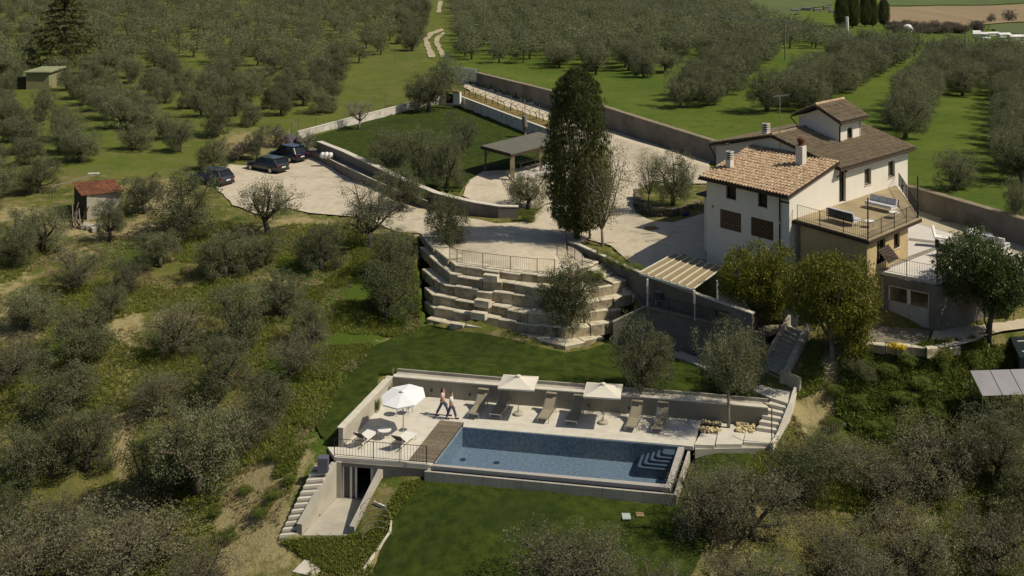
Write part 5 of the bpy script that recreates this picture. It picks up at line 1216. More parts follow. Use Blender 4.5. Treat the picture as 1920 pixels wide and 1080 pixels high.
G2_ = 'olive trees on the slope right of the pool'
# hand-placed trees
HT = [
 ('thin', 503, 438, 120, 118, 'airy olive with bare forked limbs in front of the gravel car park', None),
 ('olive', 345, 445, 140, 128, 'bushy olive hiding the front of the leftmost parked car', None),
 ('olive', 207, 452, 62, 84, 'small olive standing right in front of the rust-roofed shed', None),
 ('thin', 695, 465, 120, 125, 'wide airy olive at the lower edge of the gravel between car park and terraces', None),
 ('olive', 738, 520, 92, 95, 'olive just left of the top of the stepped limestone wall', None),
 ('dark', 836, 462, 86, 105, 'dense dark olive on the gravel above the left end of the stepped wall', None),
 ('olive', 80, 470, 130, 110, 'broad olive left of the rust-roofed shed', G1_), ('olive', 25, 500, 110, 120, 'olive at the left edge below the shed', G1_),
 ('brown', 150, 535, 130, 90, 'sparse brownish olive below the rust-roofed shed', G1_), ('olive', 270, 400, 90, 80, 'olive just right of the rust-roofed shed', None),
 ('olive', 600, 505, 120, 110, 'olive among the lush grass below the car park', G1_), ('olive', 420, 520, 130, 115, None, G1_), ('olive', 300, 500, 110, 90, None, G1_),
 ('olive', 60, 620, 130, 110, None, G1_), ('olive', 150, 680, 150, 130, None, G1_), ('brown', 330, 660, 150, 130, None, G1_), ('olive', 450, 640, 150, 130, None, G1_), ('olive', 530, 590, 120, 110, None, G1_), ('dark', 725, 600, 110, 120, 'dark olive against the left end of the stepped limestone wall', None),
 ('brown', 20, 720, 130, 120, None, G1_), ('olive', 110, 780, 170, 140, None, G1_), ('brown', 560, 700, 130, 110, None, G1_), ('olive', 420, 740, 150, 130, None, G1_),
 ('olive', 60, 900, 180, 150, None, G1_), ('olive', 160, 880, 170, 150, None, G1_), ('dark', 290, 935, 150, 150, None, G1_), ('olive', 370, 925, 190, 190, 'largest dark olive on the bare slope left of the side steps', None), ('brown', 300, 780, 130, 120, None, G1_),
 ('brown', 470, 840, 110, 80, 'low twiggy greyish shrub-like olive on the yellow slope', None), ('olive', 500, 790, 130, 120, None, G1_), ('brown', 240, 1085, 260, 150, 'wide brownish bare-twigged olive at the bottom edge left of the dry patch', None), ('brown', 60, 1110, 220, 160, 'twiggy olive in the bottom left corner', None), ('brown', 120, 1000, 150, 90, None, G1_), ('dark', 10, 1000, 120, 120, None, G1_),
 ('brown', 375, 1120, 180, 120, None, G1_),
 ('olive', 580, 640, 90, 90, None, G1_), ('olive', 490, 500, 110, 90, None, G1_), ('olive', 210, 600, 90, 90, None, G1_), ('brown', 240, 545, 100, 80, None, G1_),
 # lawn trees between terraces and pool
 ('olive', 1203, 735, 132, 150, 'round grey-green olive on the lawn behind the parasols', None),
 ('olive', 1398, 740, 80, 120, 'smaller olive behind the thin-trunked one beside the shaded stairs', None),
 
 # bottom right
 ('brown', 1410, 1010, 240, 180, None, G2_), ('brown', 1330, 1010, 140, 150, 'greyish olive nearest the right corner of the pool', None), ('dark', 1500, 935, 160, 130, None, G2_), ('brown', 1560, 905, 150, 110, None, G2_),
 ('brown', 1660, 960, 200, 170, None, G2_), ('brown', 1770, 920, 210, 180, None, G2_), ('olive', 1870, 900, 170, 150, None, G2_), ('dark', 1880, 810, 130, 80, 'dark olive in front of the solar panels', None), ('brown', 1580, 1070, 170, 120, None, G2_), ('brown', 1720, 1085, 220, 160, None, G2_),
 ('brown', 1860, 1080, 220, 170, None, G2_), ('brown', 1080, 1130, 250, 160, 'grey twiggy olive crown rising from the bottom edge of the lower lawn', None), ('dark', 1940, 980, 150, 130, None, G2_), ('brown', 1240, 1160, 200, 110, None, G2_),
 ('brown', 1610, 1130, 200, 130, None, G2_), ('brown', 1420, 1120, 200, 110, None, G2_),
 # court
 ('olive', 727, 325, 90, 88, 'olive at the left of the three on the court lawn', None), ('olive', 790, 335, 90, 95, 'middle olive of the court lawn, in front of the others', None), ('olive', 838, 352, 76, 110, 'olive with twin dark trunks at the edge of the court gravel', None), ('olive', 868, 285, 66, 80, 'olive standing by itself near the white wall of the court', None),
 ('olive', 752, 395, 100, 90, 'olive growing between the gravel and the court front wall', None), ('olive', 805, 210, 90, 90, 'olive leaning over the far corner of the court', None), ('olive', 838, 180, 70, 85, 'olive just left of the wide lattice gate', None),
 ('leafless', 672, 243, 78, 62, 'small leafless tree just inside the white court wall', None),
 ('olive', 990, 392, 90, 82, 'round olive in front of the felt-roofed gazebo', None), ('shrub', 994, 415, 44, 26, 'low bright green shrub at the end of the court front wall', None),
 ('olive', 1262, 385, 84, 112, 'olive inside the curved stone planter', None), ('bare', 1215, 380, 60, 105, 'yellowish thin-leaved small tree at the left of the curved planter', None),
 ('bare', 1130, 462, 125, 205, 'tall nearly bare tree with pale trunks right of the cypress', None),
 ('leafless', 575, 300, 50, 66, 'leafless sapling behind the middle parked car', None), ('olive', 400, 318, 62, 64, 'small scraggy olive on the dry bank behind the cars', None), ('twigshrub', 445, 300, 60, 40, 'brown twiggy bush on the dry bank behind the cars', None), ('twigshrub', 520, 275, 46, 44, 'dry brown shrub behind the dark blue car', None), ('olive', 482, 300, 50, 66, 'thin small olive behind the middle parked car', None),
 ('olive', 1790, 357, 98, 78, 'lone olive in the meadow behind the boundary wall', None), ('olive', 1905, 412, 60, 80, 'olive by the wall at the right edge of the meadow', None),
]
HT += [('olive', x, y, 44, 40, 'olive in the short row immediately left of the dirt track', 'olives left of the dirt track') for x, y in ((772, 95), (760, 82), (783, 74), (765, 60), (785, 52), (752, 44), (772, 34), (790, 30), (756, 22), (780, 14))]
ordn = ['first', 'second', 'third', 'fourth', 'fifth', 'sixth', 'seventh', 'eighth', 'ninth', 'tenth', 'eleventh', 'twelfth']
def autolabel(g_, bands, side):
    for y0, y1, ph in bands:
        m = sorted([i for i, h in enumerate(HT) if h[6] == g_ and h[5] is None and y0 <= h[2] < y1], key=lambda i: HT[i][1])
        for n_, i in enumerate(m):
            h = HT[i]; k = {'brown': 'sparse grey-brown olive', 'olive': 'grey-green olive', 'dark': 'dark dense olive', 'thin': 'airy olive'}[h[0]]
            HT[i] = h[:5] + (f'{k} {ph}, {ordn[n_]} from the left', h[6])
autolabel(G1_, [(0, 560, 'on the left slope just below the car park'), (560, 660, 'on the left slope level with the stepped wall'), (660, 800, 'on the left slope level with the parasols'), (800, 960, 'on the left slope level with the basement ramp'), (960, 1300, 'along the bottom left edge')], 0)
autolabel(G2_, [(0, 880, 'on the right slope just below the scrub'), (880, 1000, 'on the right slope level with the lower lawn'), (1000, 1070, 'on the right slope below pool level'), (1070, 1300, 'along the bottom right edge')], 0)
ci = 0
names = {'shrub': ('garden_shrub', 'shrub'), 'twigshrub': ('garden_shrub', 'shrub'), 'bare': ('thin_leaved_tree', 'tree'), 'leafless': ('leafless_tree', 'tree')}
for kind, x, y, w_, h_, lb, g_ in HT:
    nm, ct = names.get(kind, ('olive_tree', 'tree'))
    if lb is None:
        where = {'brown': 'sparse grey-brown olive', 'olive': 'grey-green olive', 'dark': 'dark dense olive', 'thin': 'airy olive'}[kind]
        lb = where + (' in the grove on the slope left of the pool' if g_ == G1_ else ' in the thicket on the slope right of the pool')
    k_ = .85 if g_ == G1_ else (.86 if g_ == G2_ else 1.04); T(kind, x, y, w_ * k_, h_ * (k_ if g_ else 1), lb, nm, ct, g_)
T('dark', 1066, 612, 118, 132, 'dark olive bush growing out of the stepped limestone wall', z=1.9)
T('tall', 1366, 800, 138, 196, 'olive on a tall thin trunk rising between the two cobble beds', z=0)
T('cypress', 1082, 447, 130, 318, 'tall dark cypress, the highest tree, beside the gravel drive', 'cypress_tree')
T('laurel', 1106, 449, 78, 165, 'lighter yellow-green bush against the right side of the tall cypress', 'evergreen_bush', 'bush')
for x, y, w_, h_, lb in ((1416, 612, 145, 160, 'tall loose yellow-green laurel beside the pergola'), (1562, 672, 175, 205, 'largest round laurel with yellow-green top in front of the ochre annex')):
    T('laurel', x, y, w_, h_, lb, 'laurel_tree')
T('round', 1852, 632, 178, 192, 'glossy dark round-headed tree in front of the upper patio', 'round_headed_tree')
T('conifer', 122, 122, 175, 140, 'big dark spreading conifer at the upper left', 'conifer_tree')
# far dark cypresses at the top right
for i, (x, y, w_, h_) in enumerate(((1578, 52, 30, 58), (1598, 52, 32, 66), (1622, 50, 24, 60), (1636, 50, 22, 56), (1657, 48, 24, 50), (1588, 50, 26, 50))):
    T('cypress', x, y, w_, h_, 'dark far cypress, ' + ('first', 'second', 'fourth', 'fifth', 'last', 'frontmost')[i] + ' in the clump left of the brown field', 'cypress_tree', 'tree', 'far cypress clump')
# rows and groves of olives
cand = []
rg = random.Random(31)
def free(x, y, d): return all((x - a) ** 2 + (y - b) ** 2 > (d + c_ * .6) ** 2 for a, b, c_ in ALLT)
LEFTP = [(-60, 440), (-60, -30), (745, -30), (742, 60), (735, 120), (640, 205), (560, 232), (470, 262), (380, 292), (290, 315), (170, 330), (100, 372), (0, 415)]
gap = [(75, 178, 46, 44), (180, 385, 60, 40), (768, 60, 30, 50), (330, 300, 120, 14), (700, 150, 40, 40), (620, 225, 60, 12), (160, 340, 120, 18), (20, 350, 40, 20), (790, 100, 30, 60)]
def inpx(px, py, poly): return bool(inpoly(np.array([px]), np.array([py]), poly)[0])
yy = 104.0
while yy < 375:
    xx = -.52 * yy
    while xx < 0:
        x = xx + rg.uniform(-1.3, 1.3); y = yy + rg.uniform(-1.2, 1.2) + xx * .12; z = float(hz(x, y)); px, py = PJ(x, y, z)
        if inpx(px, py, LEFTP) and not any(((px - a) / c_) ** 2 + ((py - b) / d) ** 2 < 1 for a, b, c_, d in gap) and rg.random() > .10 and free(x, y, 1.6):
            cand.append((x, y, z, rg.uniform(3.2, 4.5), rg.uniform(3.1, 4.2), 'L'))
        xx += 5.3
    yy += 5.9
RP = [(850, 60), (845, -30), (1400, -30), (1400, 22), (1450, 56), (1560, 78), (1660, 96), (1950, 108), (1950, 140), (1830, 118), (1800, 100), (1450, 92), (1390, 120), (1260, 122), (1250, 146), (1190, 155), (1140, 150), (1060, 130), (960, 118), (870, 118), (850, 100)]
yy = 134.0
while yy < 380:
    xx = -.06 * yy
    while xx < .46 * yy:
        x = xx + rg.uniform(-1.1, 1.1); y = yy + rg.uniform(-1.1, 1.1); z = float(hz(x, y)); px, py = PJ(x, y, z)
        if inpx(px, py, RP) and rg.random() > .06 and free(x, y, 1.6): cand.append((x, y, z, rg.uniform(3.6, 4.9), rg.uniform(3.5, 4.8), 'B'))
        xx += 4.7
    yy += 4.6
rows = [((1300, 200), (1440, 92), 2), ((1478, 208), (1690, 104), 2), ((1690, 258), (1775, 122), 1), ((1915, 345), (1885, 126), 1), ((1600, 150), (1560, 100), 1), ((1812, 180), (1835, 130), 1), ((1950, 290), (1930, 140), 1)]
rown = ['double row ending just left of the tower roof', 'double row running up behind the tower roof', 'row beginning right of the tower roof', 'row nearest the right edge', 'short row above the tower roof', 'short row between the right-hand rows', 'row cut off by the right edge']
for ri, (a, b, n_) in enumerate(rows):
    pa, pb = PT(*a), PT(*b); d = pb - pa; L = d.length; nn = Vector((-d.y, d.x, 0)).normalized(); k = int(L / 4.4)
    for i in range(k + 1):
        for j in range(n_):
            p = pa + d * (i / max(k, 1)) + nn * ((j - (n_ - 1) / 2) * 3.6 + rg.uniform(-.5, .5)) + d.normalized() * rg.uniform(-.7, .7); z = float(hz(p.x, p.y))
            if not any(abs(p.x - c_[0]) < 2.2 and abs(p.y - c_[1]) < 2.2 for c_ in cand[-400:]): cand.append((p.x, p.y, z, rg.uniform(4.2, 5.4), rg.uniform(4.1, 5.3), 'R%d' % ri))
cand = [(c_[:5] + (('L%d' % min(2, int(max(0, PJ(*c_[:3])[0]) // 250)) + ('n' if c_[1] < 150 else 'f')),) if c_[5] == 'L' else c_) for c_ in cand]
cand.sort(key=lambda c_: c_[1])
NIND = 300 - sum(1 for h in HT if h[0] in ('olive', 'brown', 'dark', 'thin'))
lbl = {'L': ('grey-green olive in the orchard beyond the car park, left of the dirt track', 'olives of the upper left orchard'), 'B': ('grey-green olive in the dense orchard behind the boundary wall', 'olives behind the boundary wall'),
       'R': ('grey-green olive in the orchard rows on the bright meadow behind the house', 'olives in rows behind the house')}
for i_, t_ in enumerate(rown): lbl['R%d' % i_] = ('grey-green olive in the meadow orchard, ' + t_, 'olives of the ' + t_)
for i_, t_ in enumerate(('far left part', 'middle part', 'part beside the open grass strip')):
    lbl['L%dn' % i_] = ('olive low in the upper left orchard, ' + t_, 'olives low in the upper left orchard, ' + t_); lbl['L%df' % i_] = ('olive high in the upper left orchard, ' + t_, 'olives high in the upper left orchard, ' + t_)
for i, (x, y, z, w_, h_, g_) in enumerate(cand[:NIND]):
    plant('far' if y > 170 else 'olive', V(x, y, z - .05), w_, h_, lbl[g_][0], group=lbl[g_][1], seed=i)
rest = cand[NIND:]
vs_, ts_, mv = [], [], MB(); rs = np.random.RandomState(3)
pf = []
for v_ in range(4):
    f = crown_shape(.18, 1.0, .54, 5, 50 + v_); pf.append(leaf_arrays(np.random.RandomState(v_), 150, 9, .05, .022, f))
for (x, y, z, w_, h_, g_) in rest:
    vv, t = pf[rs.randint(4)]; a = rs.uniform(0, 6.28); ca, sa = np.cos(a), np.sin(a)
    q = np.stack([(vv[:, 0] * ca - vv[:, 1] * sa) * w_ + x, (vv[:, 0] * sa + vv[:, 1] * ca) * w_ + y, vv[:, 2] * h_ + z], 1); vs_.append(q); ts_.append(np.clip(t * .6 + .2 + rs.uniform(-.2, .2), 0, 1))
    mv.tube([V(x, y, z - .1), V(x + .1, y, z + h_ * .45)], [.16, .1], 4, cap=False)
if rest:
    o = link('far_olive_orchard', quads_mesh('far_olive_orchard', np.concatenate(vs_), np.concatenate(ts_), lf_olive)); tag(o, 'mass of far grey-green olives at the top of the hillside', 'orchard', kind='stuff')
    o = link('far_olive_trunks', mv.mesh('far_olive_trunks', m_bark)); tag(o, 'trunks of the far olive orchard', 'orchard', kind='stuff')
print('olives', NIND, len(rest))

# ------------------------------------------------------------------ wild plants
def tufts(name, polys, n, m, size, tall, seed, label, dens=None, cat='grass', lift=0.0):
    rs = np.random.RandomState(seed); P_ = []
    for poly, frac in polys:
        w = [PT(*p) for p in poly]; xs = [p.x for p in w]; ys = [p.y for p in w]; k = int(n * frac); x = rs.uniform(min(xs), max(xs), k * 4); y = rs.uniform(min(ys), max(ys), k * 4)
        ok = inpoly(x, y, [(p.x, p.y) for p in w]); 
        ok &= ~inpoly(x, y, deckzone)
        if dens is not None: ok &= vnoise(x, y, dens, seed) > .48
        x, y = x[ok][:k], y[ok][:k]; P_.append(np.stack([x, y, hz(x, y)], 1))
    c = np.concatenate(P_); nb = 7; c = np.repeat(c, nb, 0); N_ = len(c); c = c + np.stack([rs.normal(0, size * .8, N_), rs.normal(0, size * .8, N_), np.abs(rs.normal(0, 1, N_)) * tall * .35 + lift], 1)
    a = rs.normal(0, .8, (N_, 3)); a[:, 2] += .45; a /= np.linalg.norm(a, axis=1)[:, None]; b = np.cross(a, rs.normal(0, 1, (N_, 3))); b /= np.linalg.norm(b, axis=1)[:, None]
    s = size * rs.uniform(.4, 1.1, N_)[:, None]; l = tall * rs.uniform(.3, .8, N_)[:, None]
    v = np.stack([c - b * s * .5 - a * l * .2, c + b * s * .5 - a * l * .2, c + a * l + b * s * .25, c + a * l - b * s * .25], 1).reshape(-1, 3)
    o = link(name, quads_mesh(name, v, rs.rand(N_), m)); return tag(o, label, cat, kind='stuff')
deckzone = [tuple(P(*q)[:2]) for q in ((728, 700, 1), (1440, 765, 1), (1500, 700, 1.2), (1505, 720, 1), (1465, 820, 0), (1450, 840, -.3), (1310, 845, -.4), (1275, 935, -.7), (790, 905, -.7), (712, 885, -1), (650, 1008, -2.15), (520, 1012, -2.2), (590, 865, 0), (612, 830, 0))]
LW = [(0, 420), (120, 470), (300, 420), (560, 410), (775, 440), (792, 612), (760, 640), (700, 668), (650, 708), (600, 800), (560, 880), (520, 1000), (690, 1005), (700, 1085), (-20, 1120)]
RW = [(1520, 640), (1600, 650), (1740, 660), (1930, 640), (1930, 1120), (1330, 1120), (1350, 930), (1420, 850), (1470, 820), (1500, 700)]
tufts('wild_grass', [(LW, .6), (RW, .4)], 46000, lf_grass, .05, .22, 1, 'patchy wild green grass and weeds on both slopes', 3.5)
tufts('lush_weeds', [([(565, 440), (690, 470), (780, 500), (790, 600), (700, 650), (640, 690), (600, 780), (560, 860), (500, 960), (540, 800), (560, 620), (540, 500)], 1)], 26000, lf_grass, .045, .26, 2, 'tall lush green weeds left of the stepped limestone wall', 1.6)
tufts('straw_tufts', [(LW, .65), (RW, .35)], 18000, lf_dry, .045, .20, 5, 'straw-coloured dead grass tufts on both slopes', 2.2)
tufts('ramp_weeds', [([(560, 1003), (660, 1008), (700, 1000), (760, 905), (800, 905), (745, 960), (705, 1040), (640, 1085), (560, 1040), (520, 1015)], 1)], 5000, lf_grass, .05, .22, 6, 'rough green grass around the mouth of the basement ramp', None)
tufts('slope_scrub', [([(1520, 700), (1600, 670), (1720, 660), (1900, 650), (1920, 690), (1830, 700), (1840, 760), (1800, 830), (1740, 900), (1640, 900), (1560, 860), (1520, 780)], 1)], 20000, lf_scrub, .09, .36, 8, 'dense leafy green scrub on the slope below the garage yard', 2.6, 'scrub')
0 and tufts('meadow_tufts', [([(950, 130), (1300, 120), (1450, 100), (1920, 250), (1920, 405), (1720, 350), (1340, 262), (1060, 172)], 1)], 9000, lf_grass, .13, .16, 9, 'short grass tufts across the bright meadow', 4)
rs_ = random.Random(12)
sh = [(1700, 690, 60, 50), (1650, 705, 60, 45), (1740, 730, 70, 55), (1600, 720, 56, 40), (1680, 760, 80, 50), (1770, 690, 50, 45), (1830, 690, 70, 60), (1620, 770, 60, 40), (1560, 740, 50, 36), (1740, 780, 70, 50), (1880, 680, 60, 40), (1560, 800, 60, 44), (1700, 820, 80, 50), (1640, 820, 70, 44), (1600, 850, 60, 40), (1740, 850, 70, 44), (1660, 870, 60, 40), (1560, 850, 50, 34)]
for x, y, w_, h_ in sh: k_ = rs_.uniform(.6, 1.25); T('dark' if rs_.random() < .25 else 'shrub', x + rs_.uniform(-14, 14), y + rs_.uniform(-8, 8), w_ * k_, h_ * k_ * rs_.uniform(.6, 1.1), 'leafy green shrub on the slope below the garage yard', 'wild_shrub', 'shrub', 'shrubs below the garage yard')
for x, y, w_, h_, lb in ((1150, 495, 40, 18, None), (1170, 503, 40, 18, None), (1190, 512, 40, 20, None), (1130, 484, 34, 16, None), (1120, 525, 44, 20, 'low shrub in the raised bed beside the stone stairs')):
    T('shrub', x, y, w_, h_, lb or 'small green plant on the bank behind the long stair wall', 'garden_shrub', 'shrub', None if lb else 'plants behind the stair wall', z=4.5 if lb is None else 3.9)
for x, y, w_, h_ in ((432, 872, 44, 18), (515, 935, 40, 18), (488, 968, 46, 18), (405, 965, 40, 16), (462, 925, 34, 14), (545, 905, 30, 16), (430, 1010, 50, 18), (515, 860, 36, 18)): T('shrub', x, y, w_, h_, 'low green weed clump on the straw-coloured slope left of the side steps', 'weed_clump', 'weeds', 'weed clumps on the straw slope')
T('shrub', 1400, 605, 60, 34, 'dark low shrub at the end of the lower patio', 'garden_shrub', 'shrub')
# yellow flowering bush
p = P(1680, 656, 3.4); f = crown_shape(0, 1, .5, 5, 5); vv, t = leaf_arrays(np.random.RandomState(2), 90, 14, .05, .035, f); fb = root('flowering_bush', p, 'small bright yellow flowering bush in front of the garage yard', 'bush'); fb.scale = (1.25, .8, .45)
link('flowers', quads_mesh('flowers', vv, t, lf_yel), fb)
# ------------------------------------------------------------------ loungers, parasols, pool furniture
def lounger(foot, head, label, fabric, frame, group, shade=True):
    d = head - foot; rz = math.atan2(d.y, d.x); rt = root('sun_lounger', V(foot.x, foot.y, .005), label, 'sun lounger', group, rz); w = .33
    mb = MB(); mb.box((.62, 0, .33), (1.24, .58, .03)); local('seat', mb, fabric, rt)
    mb = MB(); a, b = V(1.24, 0, .33), V(1.86, 0, .84); mb.bar(a, b, .58, .03); local('backrest', mb, fabric if shade else m_dark, rt)
    mb = MB()
    for s in (-1, 1): mb.bar(V(0, s * w, .32), V(1.9, s * w, .32), .035, .05); mb.bar(V(1.24, s * w, .33), V(1.88, s * w, .86), .03); mb.bar(V(1.62, s * w, .3), V(1.70, s * w, .7), .02)
    mb.bar(V(0, -w, .32), V(0, w, .32), .035, .05); local('frame', mb, frame, rt)
    for x in (.12, 1.75):
        for s in (-1, 1): mb = MB(); mb.bar(V(x, s * w, 0), V(x, s * w, .3), .035); local('leg', mb, frame, rt)
    if shade:
        mb = MB(); mb.bar(V(1.78, 0, 1.06), V(2.12, 0, 1.02), .62, .02); local('sunshade', mb, fabric, rt)
        for s in (-1, 1): mb = MB(); mb.bar(V(1.86, s * (w + .01), .8), V(1.92, s * (w + .01), 1.05), .025); local('sunshade_arm', mb, frame, rt)
    return rt
wh = ['first tan sun lounger from the left in the row by the wall', 'second lounger from the left, in the shade of the left square parasol', 'tan sun lounger between the two square parasols, in full sun', 'lounger in the shade of the right square parasol', 'tan sun lounger just right of the right square parasol', 'last tan sun lounger on the right of the row']
ldir = Vector((.30, .95, 0)).normalized() * 1.9
for i, (x, y) in enumerate(((886, 777), (928, 777.5), (1017, 785), (1070, 790), (1182, 801), (1232, 804))):
    f = P(x, y, .3); lounger(f, f + ldir, wh[i], m_tan, m_metal, 'sun loungers along the back wall')
for (a, b, lb) in (((702, 806), (666, 834), 'white sun lounger nearest the left side wall, backrest towards the railing'), ((772, 811), (740, 838), 'white sun lounger beside the timber deck, backrest towards the railing')):
    lounger(P(*a, .3), P(*b, .3), lb, m_white, m_white, 'white sun loungers by the railing', False)
def parasol(c, label, n, rad, ze, zt, m, rz, base=True, lean=None, group='parasols on the pool deck'):
    rt = root('parasol', c + V(0, 0, .004), label, 'parasol', group)
    mb = MB(); mb.tube([V(0, 0, .05), V(0, 0, zt + .06)], .025, 8); local('pole', mb, m_postw, rt)
    if base: mb = MB(); mb.smooth = False; mb.lathe((0, 0, 0), [(.30, 0), (.31, .09), (.26, .14), (.06, .15), (.05, .35), (.03, .36)], 14); local('base', mb, m_conc, rt)
    else: mb = MB(); mb.lathe((0, 0, 0), [(.22, 0), (.22, .05), (.04, .06), (.04, .3)], 12); local('base', mb, m_metal, rt)
    cr = [V(math.cos(rz + 2 * math.pi * (i + .5) / n) * rad, math.sin(rz + 2 * math.pi * (i + .5) / n) * rad, ze) for i in range(n)]; ap = V(0, 0, zt); Q = lean or Matrix.Identity(3)
    fx_ = lambda p: Q @ (p - V(0, 0, ze)) + V(0, 0, ze)
    for i in range(n):
        a, b = cr[i], cr[(i + 1) % n]; mb = MB(); K = 4; vv = []
        for j in range(K + 1):
            t = j / K
            for k in range(3):
                u = k / 2; e = a.lerp(b, u); sag = (.05 if n == 4 else .0) * (1 - abs(2 * u - 1)) * t; p = ap.lerp(e, t); p = p - V(0, 0, (.06 if n == 4 else .0) * math.sin(math.pi * t) + sag * .6) ; vv.append(fx_(p))
        mb.poly(vv, [(3 * j + k, 3 * j + k + 1, 3 * j + k + 4, 3 * j + k + 3) for j in range(K) for k in range(2)]); mb.smooth = True; local('canopy_panel', mb, m, rt)
        mb = MB(); mb.bar(fx_(ap - V(0, 0, .12)), fx_(a - V(0, 0, .05)), .015); local('rib', mb, m_postw, rt)
        mb = MB(); mb.poly([fx_(a), fx_(b), fx_(b - V(0, 0, .09)), fx_(a - V(0, 0, .09))], [(0, 1, 2, 3)]); local('valance', mb, m, rt)
    mb = MB(); mb.lathe(fx_(ap), [(.16, -.02), (.14, .03), (.02, .07)], 8); local('cap', mb, m, rt)
    return rt
wa = math.atan2(-.16, 1)
parasol(D(972, 777.5), 'left square cream parasol on a round stone base by the pool', 4, 1.5, 1.9, 2.28, m_canvas, wa)
parasol(D(1131, 793.5), 'right square cream parasol on a round stone base by the pool', 4, 1.5, 1.9, 2.28, m_canvas, wa)
parasol(D(756, 807), 'bright white octagonal parasol tilted over the left of the deck', 8, 1.3, 1.95, 2.25, m_wcanvas, .2, False, Matrix.Rotation(.13, 3, 'X') @ Matrix.Rotation(-.10, 3, 'Y'))
def round_table(c, r, h, label, m, group=None, name='round_table'):
    rt = root(name, c + V(0, 0, .003), label, 'table', group); mb = MB(); mb.disc((0, 0), r, h - .03, h, 18); local('tabletop', mb, m, rt)
    for i in range(3):
        a = 2.1 * i; mb = MB(); mb.bar(V(math.cos(a) * r * .4, math.sin(a) * r * .4, h - .03), V(math.cos(a) * r * .7, math.sin(a) * r * .7, 0), .025); local('leg', mb, m_metal, rt)
    return rt
round_table(D(721, 822), .38, .5, 'low round white table between the two white loungers', m_white)
round_table(D(748, 778), .35, .7, 'small dark table half hidden under the white parasol', m_dark)
def side_chair(c, rz, label, m, name='garden_chair', group=None):
    rt = root(name, c + V(0, 0, .003), label, 'chair', group, rz); mb = MB(); mb.box((0, 0, .43), (.5, .48, .05)); local('seat', mb, m, rt)
    mb = MB(); mb.bar(V(-.24, 0, .46), V(-.34, 0, .9), .46, .04); local('backrest', mb, m, rt)
    for x in (-.2, .2):
        for y in (-.2, .2): mb = MB(); mb.bar(V(x, y, 0), V(x, y, .41), .03); local('leg', mb, m_metal, rt)
    return rt
side_chair(D(764, 775), 2.6, 'small metal chair at the table under the white parasol', m_dark)
side_chair(D(757, 742), -1.4, 'pale beige chair standing against the back wall in the left corner', m_tan)
sw = root('garden_shower', D(735, 742), 'slim outdoor shower with a dark plant in the left corner of the deck walls', 'shower')
mb = MB(); c = D(737, 742); mb.tube([c, c + V(0, 0, 1.6), c + V(.0, -.1, 1.7), c + V(.0, -.3, 1.7)], .03, 6); part('column', mb, m_metal, sw)
for x, y, nm in ((735, 747, 'plant'),): plant('shrub', D(x, y), .6, .9, 'small dark plant in the corner beside the garden shower', 'corner_plant', 'plant')
plant('shrub', D(707, 773), .45, .9, 'small climbing plant against the inner face of the left deck wall', 'wall_plant', 'plant')
for i, (x, y, z) in enumerate(((809, 729.5, .55), (881, 737, .55), (955, 744, .55), (1104, 757, .55), (1180, 763, .55))):
    p = P(x, y, .6); t = (bl[0].lerp(bl[2], 0)); 
    # slide onto the wall face
    a, b = bl[0], bl[2]; k = (x - 960) / F; d = b - a; tt = (k * a.y - a.x) / (d.x - k * d.y); q_ = a + d * tt; zz = ZA(q_, y + 2)
    mb = MB(); mb.disc((q_.x, q_.y - .05), .07, zz - .06, zz + .06, 8); single('wall_lamp', mb, m_black, 'small round dark lamp on the concrete wall behind the loungers', 'lamp', 'lamps on the pool walls')

